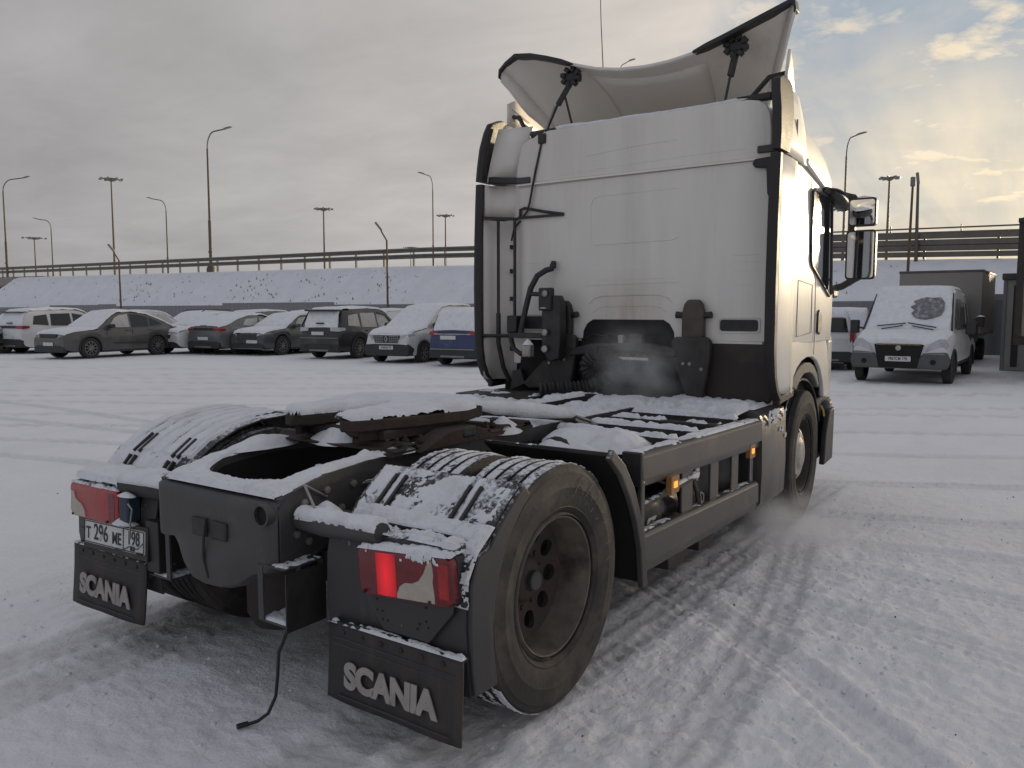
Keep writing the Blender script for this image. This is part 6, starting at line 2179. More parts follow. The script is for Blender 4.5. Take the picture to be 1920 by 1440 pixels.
# mirrors
mr = part_root('wing_mirror', TR)
MB().tube([(4.55, -1.10, 2.62), (4.66, -1.20, 2.605), (4.72, -1.28, 2.585), (4.74, -1.30, 2.55)], 0.030, 8).build('upper_arm', M['plastic_black'], mr, smooth=50)
MB().tube([(4.62, -1.13, 1.80), (4.68, -1.22, 1.83), (4.72, -1.30, 1.885), (4.73, -1.36, 1.92)], 0.030, 8).build('lower_arm', M['plastic_black'], mr, smooth=50)
MB().box((4.60, -1.14, 1.78), (0.18, 0.10, 0.10)).build('arm_foot', M['plastic_black'], mr, bevel=0.02)
MB().bb(4.70, 4.76, -1.30, -1.24, 1.92, 2.58).build('stem', M['plastic_black'], mr, bevel=0.015)
for y0, y1, z0, z1 in ((-1.245, -1.47, 2.335, 2.575), (-1.235, -1.475, 1.885, 2.305)):
    h_ = part_root('mirror_head', mr, (4.715, 0, 0))
    rings = []
    for x, k in ((-0.02, 1.0), (0.05, 0.98), (0.10, 0.85), (0.13, 0.6)):
        yc, zc = (y0 + y1) / 2, (z0 + z1) / 2
        rings.append([(x, yc + (y - yc) * k, zc + (z - zc) * k) for y, z in rrect(y1, y0, z0, z1, 0.03)])
    MB().loft(rings).build('mirror_housing', M['plastic_black'], h_, smooth=40)
    gl_ = MB().prism(rrect(y1 + 0.014, y0 - 0.014, z0 + 0.016, z1 - 0.016, 0.022), 'x', -0.024, -0.019).build('mirror_glass', M['mirror_glass'], h_)
mound('mirror_snow', (4.75, -1.35, 2.575), 0.05, 0.10, 0.025, 44, mr)
km = part_root('kerb_mirror', TR)
rings = []
for k in range(9):
    t = k / 8
    r_ = 0.075 * math.sin(math.pi * (0.06 + 0.9 * t)) ** 0.6
    rings.append([(4.02 + 0.42 * t, -1.265 - 0.01 * t + r_ * math.cos(a) * 1.0, 2.545 - 0.09 * t + r_ * math.sin(a) * 0.62) for a in np.linspace(0, 2 * math.pi, 14)[:-1]])
MB().loft(rings).build('mirror_bowl', M['plastic_black'], km, smooth=60)
MB().tube([(3.94, -1.21, 2.57), (4.06, -1.25, 2.555)], 0.03, 10).build('bowl_arm', M['plastic_black'], km, smooth=50)
o_ = mound('mirror_snow', (0, 0, 0), 0.22, 0.075, 0.035, 45, km)
o_.location = (4.22, -1.27, 2.535)
o_.rotation_euler = (0, R(11), 0)

# the far side repeats the skirt, step housing, door panel and mirrors
for src in (sk, cs, mr, km, bpy.data.objects['step_housing']):
    c = copy_tree(src, TR)
    c.scale.y = -1
# ---------------------------------------------------------------- parked vehicles
mat('car_tyre', (0.03, 0.028, 0.027), 0.8, var=0.3)
mat('alloy', (0.22, 0.215, 0.21), 0.4, metal=0.6, var=0.2)
mat('cladding', (0.03, 0.03, 0.031), 0.6, var=0.2)
mat('car_glass', (0.018, 0.02, 0.023), 0.08, var=0.1)
mat('frost_glass', (0.48, 0.47, 0.46), 0.5, var=0.2, scale=5, spots=(0.05, 0.05, 0.055), spot_amt=0.15, spot_scale=6)
mat('headlamp', (0.45, 0.46, 0.48), 0.15, var=0.2, coat=0.5)
mat('car_tail', (0.28, 0.015, 0.018), 0.2, coat=0.5)
for nm, c_ in (('car_white', (0.62, 0.62, 0.62)), ('car_grey', (0.085, 0.082, 0.08)), ('car_silver', (0.30, 0.30, 0.305)), ('car_black', (0.020, 0.019, 0.020)),
               ('car_midgrey', (0.13, 0.13, 0.132)), ('car_slate', (0.075, 0.08, 0.088)), ('car_blue', (0.022, 0.035, 0.115))):
    mat(nm, c_, 0.35, metal=0.15 if nm != 'car_white' else 0.0, var=0.06, scale=2.5, coat=0.4, spots=tuple(min(0.6, q * 0.7 + 0.07) for q in c_), spot_amt=0.3, spot_scale=1.6)


def heading(h):
    return YAW - R(90) + R(h)


def place(t, u, Z, lx, ly, h):
    """put the local point (lx, ly) of thing t at the plan spot seen in column u at depth Z"""
    a = heading(h)
    x, y, _ = at(u, Z)
    t.rotation_euler = (0, 0, a)
    t.location = (x - (lx * math.cos(a) - ly * math.sin(a)), y - (lx * math.sin(a) + ly * math.cos(a)), 0)


WHEELS = {}


def car_wheel(parent, x, y, r, spokes, w=0.22, rimmat='alloy'):
    key = (r, spokes, w, rimmat)
    wr = part_root('wheel', parent, (x, y, r - 0.015), 0 if y < 0 else math.pi)
    if key in WHEELS:
        for src in WHEELS[key]:
            c = src.copy()
            COL.objects.link(c)
            c.parent = wr
        return wr
    hw = w / 2
    rr = r * 0.66
    ty = MB().lathe([(rr, -hw * 0.85), (rr + 0.02, -hw), (r * 0.88, -hw), (r * 0.97, -hw * 0.86), (r, -hw * 0.6), (r, hw * 0.6), (r * 0.97, hw * 0.86), (r * 0.88, hw), (rr, hw * 0.85)], 'y', (0, 0, 0), 36).build('tyre', M['car_tyre'], wr, smooth=40)
    ri = MB().lathe([(rr + 0.005, -hw * 0.88), (rr - 0.02, -hw * 0.8), (rr - 0.03, 0), (0, 0.01)], 'y', (0, 0, 0), 32).build('rim', M['cladding'], wr, smooth=40)
    sp = MB()
    for k in range(spokes):
        a = 2 * math.pi * k / spokes
        d = 0.10 if spokes > 6 else 0.16
        for e in ((-d, d) if spokes <= 6 else (0,)):
            sp.bar((0.04 * math.cos(a), -hw * 0.80, 0.04 * math.sin(a)), ((rr - 0.015) * math.cos(a + e), -hw * 0.78, (rr - 0.015) * math.sin(a + e)), 0.035, 0.03, up=(0, 1, 0))
    sp.lathe([(rr - 0.001, -hw * 0.86), (rr - 0.02, -hw * 0.88), (rr - 0.025, -hw * 0.7)], 'y', (0, 0, 0), 32)
    sp.lathe([(0.06, -hw * 0.7), (0.055, -hw * 0.9), (0, -hw * 0.92)], 'y', (0, 0, 0), 16)
    so = sp.build('spokes', M[rimmat], wr, smooth=35)
    WHEELS[key] = (ty, ri, so)
    return wr


class Car:
    def __init__(s, t, L, W, deck, roof, xf, xr, rw, sill=0.24, tumble=0.30, paint='car_white', crown=0.03, endtaper=0.16, snow=0.05, seed=1, ra=None, roundness=7):
        s.t, s.L, s.W, s.deck, s.roof, s.xf, s.xr, s.rw, s.sill, s.tb = t, L, W, deck, roof, xf, xr, rw, sill, tumble
        s.crown, s.et, s.snow_t, s.seed, s.rn = crown, endtaper, snow, seed, roundness
        s.ra = ra or rw + 0.055
        s.paint = paint

    def plan(s, x):
        return 1 - s.et * abs(2 * x / s.L) ** s.rn

    def zt(s, x):
        return float(np.interp(x, [q[0] for q in s.deck], [q[1] for q in s.deck]))

    def zb(s, x):
        z = s.sill + 0.10 * max(0, abs(2 * x / s.L) - 0.86) / 0.14
        for xc in (s.xf, s.xr):
            d = s.ra ** 2 - (x - xc) ** 2
            if d > 0:
                z = max(z, s.rw - 0.02 + math.sqrt(d))
        return z

    def zr(s, x):
        return float(np.interp(x, [q[0] for q in s.roof], [q[1] for q in s.roof]))

    def body(s):
        st = set(np.linspace(-s.L / 2, s.L / 2, 46).tolist())
        for xc in (s.xf, s.xr):
            for a in range(0, 181, 12):
                st.add(xc + s.ra * math.cos(R(a)) * 0.9999)
            st.add(xc - s.ra - 0.002)
            st.add(xc + s.ra + 0.002)
        st.update([q[0] for q in s.deck if abs(q[0]) < s.L / 2])
        st = sorted(x for x in st if abs(x) <= s.L / 2)
        rings = []
        for x in st:
            hw, b_, t_ = s.W / 2 * s.plan(x), s.zb(x), s.zt(x)
            b_ = min(b_, t_ - 0.12)
            d = t_ - b_
            half = [(0.95 * hw, b_), (0.985 * hw, b_ + 0.12 * d), (1.0 * hw, b_ + 0.45 * d), (0.995 * hw, b_ + 0.62 * d), (0.975 * hw, b_ + 0.82 * d), (0.93 * hw, t_ - 0.02), (0.85 * hw, t_ + 0.004), (0.45 * hw, t_ + s.crown * 0.8)]
            rings.append([(x, y, z) for y, z in half] + [(x, 0, t_ + s.crown)] + [(x, -y, z) for y, z in half[::-1]])
        MB().loft(rings).build('body', M[s.paint], s.t, smooth=34)
        # dark sills / lower cladding line
        MB().bb(s.xr + s.ra, s.xf - s.ra, -s.W / 2 * 0.96, s.W / 2 * 0.96, s.sill - 0.05, s.sill + 0.02).build('sill', M['cladding'], s.t)
        MB().bb(-s.L / 2 + 0.25, s.L / 2 - 0.25, -s.W / 2 * 0.7, s.W / 2 * 0.7, s.sill - 0.03, s.sill + 0.3).build('underbody', M['black_void'], s.t)
        return s

    def base(s, x):
        return s.zt(x) - 0.01

    def hwb(s, x):
        return s.W / 2 * s.plan(x) * 0.915

    def sy(s, x, z):
        return s.hwb(x) - s.tb * max(0, z - s.base(x))

    def cabin(s):
        st = sorted(set(np.linspace(s.roof[0][0], s.roof[-1][0], 30).tolist() + [q[0] for q in s.roof]))
        rings = []
        for x in st:
            b_, t_ = s.base(x) - 0.03, max(s.zr(x), s.base(x) + 0.012)
            hb, ht = s.hwb(x), s.sy(x, t_)
            half = [(hb, b_), (s.sy(x, b_ + (t_ - b_) * 0.5), b_ + (t_ - b_) * 0.5), (ht + 0.012, t_ - 0.05 * min(1, (t_ - b_) * 3)), (ht - 0.05, t_ - 0.004), (ht * 0.5, t_ + s.crown * 0.7)]
            rings.append([(x, y, z) for y, z in half] + [(x, 0, t_ + s.crown)] + [(x, -y, z) for y, z in half[::-1]])
        MB().loft(rings).build('cabin', M[s.paint], s.t, smooth=34)
        return s

    def window(s, pts, side, mt='car_glass', name='side_window'):
        a = [(x, side * (s.sy(x, z) + 0.009), z) for x, z in pts]
        b_ = [(x, side * (s.sy(x, z) - 0.01), z) for x, z in pts]
        return MB().loft([a, b_]).build(name, M[mt], s.t)

    def side_snow(s, pts, side):
        pass

    def snow(s, over=True, parts=('roof', 'deck'), cover=0.9, side_film=None):
        r0, r1 = s.roof[0][0], s.roof[-1][0]
        if 'roof' in parts:
            def fn(u, v):
                x = r0 + 0.01 + (r1 - r0 - 0.02) * u
                zt_ = np.maximum(np.interp(x, [q[0] for q in s.roof], [q[1] for q in s.roof]), np.interp(x, [q[0] for q in s.deck], [q[1] for q in s.deck]) + 0.005)
                bs = np.interp(x, [q[0] for q in s.deck], [q[1] for q in s.deck]) - 0.01
                hw = s.W / 2 * 0.915 * (1 - s.et * np.abs(2 * x / s.L) ** s.rn) - s.tb * np.maximum(0, zt_ - bs)
                k = (v * 2 - 1)
                y = k * (hw - 0.01)
                z = zt_ + s.crown * (1 - np.abs(k) ** 1.5) - 0.02 * (np.abs(k) > 0.97)
                dz = np.gradient(zt_, axis=0) / np.maximum(np.gradient(x, axis=0), 1e-6)
                n_ = np.stack([-dz, 0.35 * k ** 3, np.ones_like(dz)], -1)
                n_ /= np.linalg.norm(n_, axis=-1, keepdims=True)
                return np.stack([x, y, z + 0.004], -1), n_
            snow_sheet('roof_snow', fn, r1 - r0, s.W * 0.8, 0.055, s.snow_t, s.t, seed=s.seed, cover=cover, rag=0.35, freq=2.5, edge=0.04)
        if 'hood' in parts or 'deck' in parts:
            for nm, xa, xb in (('hood', r1 - 0.05, s.L / 2 - 0.06), ('deck', -s.L / 2 + 0.05, r0 + 0.05)):
                if nm not in parts and not (nm == 'hood' and 'deck' in parts) or xb - xa < 0.15:
                    continue

                def fn(u, v, xa=xa, xb=xb):
                    x = xa + (xb - xa) * u
                    t_ = np.interp(x, [q[0] for q in s.deck], [q[1] for q in s.deck])
                    hw = s.W / 2 * (1 - s.et * np.abs(2 * x / s.L) ** s.rn) * 0.93
                    k = v * 2 - 1
                    z = t_ + s.crown * np.clip(1 - (np.abs(k) - 0.3) / 0.7, 0, 1) * 0.95 - 0.012 * (np.abs(k) > 0.94)
                    dz = np.gradient(t_, axis=0) / np.maximum(np.gradient(x, axis=0), 1e-6)
                    n_ = np.stack([-dz, 0.3 * k ** 3, np.ones_like(dz)], -1)
                    n_ /= np.linalg.norm(n_, axis=-1, keepdims=True)
                    return np.stack([x, k * hw, z + 0.004], -1), n_
                snow_sheet(nm + '_snow', fn, xb - xa, s.W * 0.9, 0.055, s.snow_t, s.t, seed=s.seed + 3, cover=cover, rag=0.4, freq=2.5, edge=0.05)
        return s

    def wheels(s, spokes=5, both=True, rimmat='alloy', w=0.22):
        for x in (s.xf, s.xr):
            for y in (1, -1):
                car_wheel(s.t, x, y * (s.W / 2 - 0.12), s.rw, spokes, w, rimmat)
        return s

    def mirrors(s, x, z, mt=None):
        for y in (1, -1):
            yy = s.hwb(x) + 0.10
            o = MB().prism([(x - 0.09, z - 0.05), (x - 0.08, z + 0.08), (x + 0.06, z + 0.07), (x + 0.10, z), (x + 0.06, z - 0.06)], 'y', y * (yy - 0.09), y * (yy + 0.10)).build('mirror', M[mt or s.paint], s.t, bevel=0.025)
        return s

    def front_face(s, hz, grille, head, plate, bumper=True, text=None, gmat='cladding'):
        x = s.L / 2
        hw = s.W / 2 * (1 - s.et)
        gz0, gz1, gw = grille
        MB().prism([(-gw * 0.86, gz0), (gw * 0.86, gz0), (gw, gz1), (-gw, gz1)], 'x', x - 0.03, x + 0.016).build('grille', M[gmat], s.t, bevel=0.015)
        h0, h1, hin = head
        for y in (1, -1):
            MB().loft([[(x + 0.012, y * hin, h0), (x + 0.012, y * hin, h1 - 0.03), (x - 0.10, y * (hw - 0.0), h1), (x - 0.10, y * (hw + 0.005), h0 + 0.03)],
                       [(x - 0.18, y * hin, h0), (x - 0.18, y * hin, h1 - 0.03), (x - 0.34, y * (hw + 0.075), h1 + 0.01), (x - 0.34, y * (hw + 0.08), h0 + 0.05)]]).build('headlight', M['headlamp'], s.t, bevel=0.015)
        if bumper:
            MB().prism([(-hw * 0.98, 0.22), (hw * 0.98, 0.22), (hw, 0.40), (hw * 0.75, 0.46), (-hw * 0.75, 0.46), (-hw, 0.40)], 'x', x - 0.12, x + 0.012).build('bumper_cladding', M['cladding'], s.t, bevel=0.02)
        if plate:
            s.plate(x + 0.022, plate[0], plate[1], 1, text)
        return s

    def plate(s, x, y, z, d, text=None):
        p = part_root('number_plate', s.t, (x, y, z))
        MB().prism(rrect(-0.26, 0.26, -0.056, 0.056, 0.01), 'x', -0.006, 0.006).build('plate', M['plate_white'], p)
        if text:
            lettering(text, 0.10, M['plate_ink'], p, frame((0.008 * d, 0, 0), (0, d, 0), (0, 0, 1)), bold=0.001, depth=0.0006, xs=0.72)
        return p

    def rear_face(s, lamp, plate, dz=0.0, lampmat='car_tail', band=None, bump_top=0.55, wiper=None, text=None):
        x = -s.L / 2
        hw = s.W / 2 * (1 - s.et)
        l0, l1, lin = lamp
        for y in (1, -1):
            MB().loft([[(x - 0.014, y * lin, l0 + 0.02), (x - 0.014, y * lin, l1 - 0.01), (x + 0.03, y * (hw + 0.03), l1), (x + 0.03, y * (hw + 0.035), l0)],
                       [(x + 0.20, y * lin, l0), (x + 0.20, y * lin, l1), (x + 0.28, y * (hw + 0.10), l1 - 0.01), (x + 0.28, y * (hw + 0.10), l0 + 0.04)]]).build('tail_light', M[lampmat], s.t, bevel=0.015)
        if band:
            MB().bb(x - 0.012, x + 0.05, -lin, lin, band[0], band[1]).build('lamp_band', M[band[2]], s.t, bevel=0.01)
        MB().prism([(-hw, 0.24), (hw, 0.24), (hw * 1.03, bump_top - 0.04), (hw * 0.9, bump_top), (-hw * 0.9, bump_top), (-hw * 1.03, bump_top - 0.04)], 'x', x - 0.03, x + 0.15).build('bumper_cladding', M['cladding'], s.t, bevel=0.03)
        MB().bb(x - 0.04, x + 0.1, -0.4, 0.4, 0.26, 0.32).build('skid_plate', M['alloy'], s.t, bevel=0.01)
        if plate:
            s.plate(x - 0.02, plate[0], plate[1], -1, text)
        return s


def windows(c, specs, mt='car_glass'):
    for sd in (1, -1):
        for sp in specs:
            c.window(sp, sd, mt)


def handles(c, xs, z):
    for sd in (1, -1):
        for x in xs:
            MB().box((x, sd * (c.W / 2 * 0.985), z), (0.2, 0.03, 0.03)).build('door_handle', M[c.paint], c.t, bevel=0.008)


def door_lines(c, xs, z0, z1):
    for sd in (1, -1):
        for x in xs:
            MB().bar((x, sd * c.W / 2 * 0.992, z0), (x - 0.01, sd * c.W / 2 * 0.985, z1), 0.008, 0.012, up=(0, 1, 0)).build('door_gap', M['cladding'], c.t)


def arches(c, mt='cladding'):
    for sd in (1, -1):
        for xc in (c.xf, c.xr):
            pts = [(xc + (c.ra + 0.0) * math.cos(R(a)), sd * (c.W / 2 * c.plan(xc) * 0.985), c.rw - 0.02 + (c.ra + 0.0) * math.sin(R(a))) for a in range(-12, 193, 12)]
            MB().tube(pts, 0.026, 6).build('arch_trim', M[mt], c.t, smooth=50)


SUV_DECK = [(-2.3, 0.86), (-2.25, 0.98), (-1.9, 1.02), (0.75, 0.98), (1.1, 0.98), (1.9, 0.90), (2.2, 0.82), (2.3, 0.70)]


def suv(name, label, u, Z, h, paint, front, seed, whl, snowc=0.9, L=4.6, W=1.86, H=1.64, spokes=5, group='cars parked along the bank', deck=None, roof=None, text=None, **kw):
    t = thing(name, label, 'car', group=group)
    k = L / 4.6
    dk_ = deck or [(x * k, z) for x, z in SUV_DECK]
    rf = roof or [(-2.24 * k, 1.0), (-2.05 * k, H - 0.16), (-1.85 * k, H - 0.05), (-0.6 * k, H), (0.1 * k, H - 0.03), (0.35 * k, H - 0.12), (1.10 * k, 1.0)]
    c = Car(t, L, W, dk_, rf, 1.38 * k, -1.35 * k, 0.36, paint=paint, seed=seed, **kw)
    c.body().cabin()
    ly = W / 2 if front else -W / 2
    place(t, u, Z, c.xf if whl == 'f' else c.xr, ly, h)
    c.wheels(spokes)
    return c


HF, HR = -117, 63
# --- dark grey coupe SUV, the nearest of the left group
c = suv('parked_car', 'dark grey coupe crossover with brown dust on its doors and a snowy hood', 172, 27.7, HF, 'car_grey', True, 201, 'f', L=4.55, H=1.60, spokes=10,
        roof=[(-2.12, 1.06), (-1.6, 1.30), (-1.0, 1.52), (-0.3, 1.60), (0.15, 1.57), (0.4, 1.47), (1.08, 1.0)],
        deck=[(-2.28, 0.90), (-2.22, 1.04), (-1.9, 1.06), (0.75, 0.99), (1.1, 0.99), (1.9, 0.92), (2.18, 0.84), (2.28, 0.72)])
c.snow(parts=('roof', 'hood'))
windows(c, [[(0.62, 1.04), (0.33, 1.36), (0.12, 1.46), (-0.22, 1.50), (-0.22, 1.04)]], 'frost_glass')
windows(c, [[(-0.32, 1.04), (-0.32, 1.50), (-0.72, 1.47), (-1.02, 1.38), (-1.02, 1.06)], [(-1.10, 1.07), (-1.10, 1.36), (-1.38, 1.26), (-1.62, 1.12)]])
handles(c, (-0.12, -1.05), 0.93)
door_lines(c, (0.75, -0.27, -1.15), 0.35, 0.98)
arches(c)
c.mirrors(0.58, 1.08, 'cladding')
c.front_face(0, (0.70, 0.84, 0.48), (0.70, 0.80, 0.50), (0.0, 0.50))
MB().bb(c.L / 2 - 0.02, c.L / 2 + 0.02, -0.62, 0.62, 0.665, 0.69).build('chrome_bar', M['alloy'], c.t, bevel=0.004)
for sd in (1, -1):
    MB().box((c.L / 2 - 0.08, sd * 0.66, 0.50), (0.12, 0.14, 0.20)).build('air_intake', M['cladding'], c.t, bevel=0.02)
    MB().bar((0.5, sd * 0.955, 0.50), (-0.85, sd * 0.955, 0.47), 0.02, 0.04).build('door_moulding', M['cladding'], c.t)
MB().box((-c.L / 2 + 0.12, 0.82, 0.96), (0.2, 0.10, 0.14)).build('tail_light', M['car_tail'], c.t, bevel=0.02)
# --- silver crossover cut by the picture edge
c = suv('parked_car', 'silver crossover at the picture edge with five-spoke wheel', 11, 31.0, HF, 'car_silver', True, 211, 'f', spokes=5)
c.snow(parts=('roof', 'hood'))
windows(c, [[(0.62, 1.04), (0.25, 1.45), (-0.2, 1.50), (-0.2, 1.04)], [(-0.3, 1.04), (-0.3, 1.50), (-1.1, 1.48), (-1.15, 1.05)]], 'frost_glass')
arches(c)
c.mirrors(0.62, 1.08).front_face(0, (0.60, 0.82, 0.5), (0.68, 0.82, 0.52), (0, 0.45))
# --- white SUV seen from behind
c = suv('parked_car', 'white SUV seen from behind with black lamp band, beside the silver crossover', 92, 31.2, HR, 'car_white', False, 221, 'r', H=1.68)
c.snow(parts=('roof', 'hood'))
c.rear_face((0.93, 1.06, 0.45), (0.0, 0.62), band=(0.96, 1.05, 'cladding'))
windows(c, [[(0.62, 1.04), (0.25, 1.45), (-0.2, 1.52), (-0.2, 1.04)], [(-0.3, 1.04), (-0.3, 1.52), (-1.1, 1.50), (-1.15, 1.05)], [(-1.25, 1.06), (-1.25, 1.48), (-1.75, 1.42), (-1.85, 1.10)]])
arches(c)
MB().bb(-2.2, -1.85, -0.62, 0.62, 1.55, 1.585).build('spoiler', M['cladding'], c.t, bevel=0.01)
MB().bb(-2.27, -2.24, -0.16, 0.16, 1.13, 1.17).build('rear_wiper', M['cladding'], c.t)
c.mirrors(0.62, 1.08, 'cladding')
# --- small snow-covered hatch nose between coupe and grey sedan
c = suv('parked_car', 'white hatchback nose with dark bumper, tucked behind the coupe tail', 372, 31.0, HF, 'car_white', True, 231, 'f', L=4.2, H=1.52)
c.snow(parts=('roof', 'hood'))
windows(c, [[(0.6, 1.04), (0.3, 1.36), (-0.2, 1.42), (-0.2, 1.04)]], 'frost_glass')
c.mirrors(0.58, 1.06).front_face(0, (0.58, 0.72, 0.45), (0.66, 0.80, 0.42), (0, 0.46))
arches(c)
# --- grey sedan from behind
c = suv('parked_car', 'mid grey fastback seen from behind, between the white nose and the dark hatch', 452, 30.4, HR, 'car_midgrey', False, 241, 'r', L=4.5, H=1.47,
        roof=[(-2.0, 1.04), (-1.3, 1.32), (-0.7, 1.46), (0.0, 1.46), (0.35, 1.36), (1.05, 1.0)],
        deck=[(-2.25, 0.86), (-2.2, 1.02), (-1.9, 1.06), (0.75, 0.98), (1.05, 0.98), (1.9, 0.86), (2.15, 0.78), (2.25, 0.68)])
c.snow(parts=('roof', 'deck'))
c.rear_face((0.86, 0.98, 0.5), (0.0, 0.60), band=(0.90, 0.99, 'cladding'), bump_top=0.5)
windows(c, [[(0.55, 1.03), (0.25, 1.30), (-0.2, 1.36), (-0.2, 1.03)], [(-0.3, 1.03), (-0.3, 1.36), (-0.9, 1.30), (-1.1, 1.08)]], 'frost_glass')
handles(c, (0.0, -0.95), 0.92)
c.mirrors(0.58, 1.06)
# --- dark hatch front
c = suv('parked_car', 'slate hatchback facing out with mesh grille, beside the black SUV', 532, 29.9, HF, 'car_slate', True, 251, 'f', L=4.4, H=1.50, spokes=10)
c.snow(parts=('roof', 'hood'))
windows(c, [[(0.6, 1.04), (0.3, 1.34), (-0.2, 1.40), (-0.2, 1.04)]], 'frost_glass')
c.mirrors(0.58, 1.06).front_face(0, (0.44, 0.78, 0.50), (0.68, 0.80, 0.48), (0.25, 0.50))
gm = MB()
for k in range(8):
    z = 0.47 + k * 0.04
    gm.bar((2.222, -0.44, z), (2.222, 0.44, z), 0.006, 0.008)
gm.pieces('grille_bar', M['alloy'], c.t)
for sd in (1, -1):
    MB().tube([(2.16, sd * 0.52, 0.36), (2.20, sd * 0.52, 0.50), (2.10, sd * 0.75, 0.52), (2.08, sd * 0.76, 0.40)], 0.015, 6).build('fog_trim', M['alloy'], c.t)
MB().bb(1.9, 2.22, -0.7, 0.7, 0.235, 0.26).build('lower_lip', M['alloy'], c.t, bevel=0.006)
# --- black SUV from behind
c = suv('parked_car', 'black SUV seen from behind with dark roof spoiler and snowy rear window', 676, 27.8, HR, 'car_black', False, 261, 'r', L=4.75, W=1.93, H=1.72, spokes=10)
c.snow(parts=('roof', 'hood'))
c.rear_face((0.92, 1.06, 0.48), (0.05, 0.86), lampmat='headlamp', bump_top=0.5)
windows(c, [[(0.62, 1.06), (0.25, 1.47), (-0.2, 1.55), (-0.2, 1.05)], [(-0.3, 1.05), (-0.3, 1.55), (-1.1, 1.54), (-1.15, 1.06)], [(-1.25, 1.07), (-1.25, 1.52), (-1.75, 1.46), (-1.85, 1.12)]], 'frost_glass')
MB().bb(-2.33, -1.95, -0.66, 0.66, 1.60, 1.66).build('spoiler', M['cladding'], c.t, bevel=0.015)
for sd in (1, -1):
    MB().bar((-2.02, sd * 0.70, 1.60), (-2.28, sd * 0.82, 1.10), 0.03, 0.06).build('rear_pillar_trim', M['cladding'], c.t)
    MB().tube([(-0.2, sd * 0.76, 1.56), (0.3, sd * 0.78, 1.46), (0.72, sd * 0.86, 1.06)], 0.02, 6).build('window_trim', M['cladding'], c.t)
    MB().lathe([(0.05, -0.02), (0.05, 0.05), (0.0, 0.05)], 'x', (-2.40, sd * 0.55, 0.40), 12).build('exhaust_pipe', M['alloy'], c.t)
MB().bb(-2.36, -2.33, -0.18, 0.14, 1.17, 1.22).build('rear_wiper', M['cladding'], c.t)
MB().bb(-2.40, -2.37, -0.80, 0.80, 0.69, 0.72).build('chrome_bar', M['alloy'], c.t, bevel=0.004)
arches(c)
handles(c, (0.0, -0.98), 0.95)
# --- white compact van, front
t = thing('parked_van', 'white compact van facing out with black bumper and diamond badge grille', 'van', group='cars parked along the bank')
c = Car(t, 4.4, 1.83, [(-2.2, 0.95), (0.65, 1.08), (1.15, 1.08), (1.85, 0.97), (2.12, 0.86), (2.2, 0.70)], [(-2.18, 1.1), (-2.12, 1.74), (-1.9, 1.80), (-0.4, 1.80), (0.05, 1.74), (0.35, 1.60), (1.22, 1.05)], 1.42, -1.40, 0.325, paint='car_white', seed=271, tumble=0.22)
c.body().cabin().wheels(6)
place(t, 797, 25.5, c.xf, c.W / 2, HF)
c.snow(parts=('roof', 'hood'))
windows(c, [[(0.80, 1.12), (0.42, 1.48), (0.0, 1.52), (0.0, 1.12)], [(-0.2, 1.16), (-0.2, 1.52), (-1.0, 1.52), (-1.0, 1.16)]], 'frost_glass')
c.mirrors(0.78, 1.16, 'cladding').front_face(0, (0.62, 0.86, 0.50), (0.68, 0.90, 0.52), (0.0, 0.48), text='B748OM 198')
x_ = c.L / 2 + 0.018
MB().prism([(0, 0.63), (0.07, 0.745), (0, 0.86), (-0.07, 0.745)], 'x', x_ - 0.01, x_ + 0.02).build('badge', M['hub_silver'], t, bevel=0.008)
MB().prism([(0, 0.68), (0.035, 0.745), (0, 0.81), (-0.035, 0.745)], 'x', x_ + 0.018, x_ + 0.024).build('badge_centre', M['cladding'], t)
gm = MB()
for z in (0.66, 0.715, 0.77, 0.825):
    for k in range(5):
        for sd in (1, -1):
            gm.box((x_, sd * (0.14 + k * 0.075), z), (0.012, 0.05, 0.016))
gm.build('grille_dashes', M['headlamp'], t)['kind'] = 'stuff'
MB().prism([(-0.80, 0.22), (0.80, 0.22), (0.86, 0.42), (0.80, 0.60), (0.45, 0.62), (-0.45, 0.62), (-0.80, 0.60), (-0.86, 0.42)], 'x', c.L / 2 - 0.35, c.L / 2 + 0.008).build('bumper', M['cladding'], t, bevel=0.05)
for sd in (1, -1):
    MB().prism([(-0.9, 0.45), (0.85, 0.45), (0.85, 0.56), (-0.9, 0.56)], 'y', sd * 0.90, sd * 0.922).build('side_moulding', M['cladding'], t)
arches(c)
door_lines(c, (0.9, -0.1, -1.05), 0.35, 1.05)
# --- blue SUV, mostly hidden by the truck
c = suv('parked_car', 'blue SUV tail with white plate, half hidden behind the truck cab', 930, 24.0, HR, 'car_blue', False, 281, 'r', L=4.5, H=1.66)
c.snow(parts=('roof', 'hood'))
c.rear_face((0.90, 1.02, 0.50), (0.15, 0.84), bump_top=0.50)
MB().bb(-2.275, -2.2, -0.62, 0.62, 0.92, 0.955).build('chrome_bar', M['hub_silver'], c.t, bevel=0.006)
MB().bb(-2.30, -2.2, -0.74, 0.74, 0.48, 0.52).build('chrome_lip', M['alloy'], c.t, bevel=0.006)
windows(c, [[(0.62, 1.04), (0.25, 1.45), (-0.2, 1.50), (-0.2, 1.04)], [(-0.3, 1.04), (-0.3, 1.50), (-1.1, 1.48), (-1.15, 1.05)]], 'frost_glass')
arches(c)
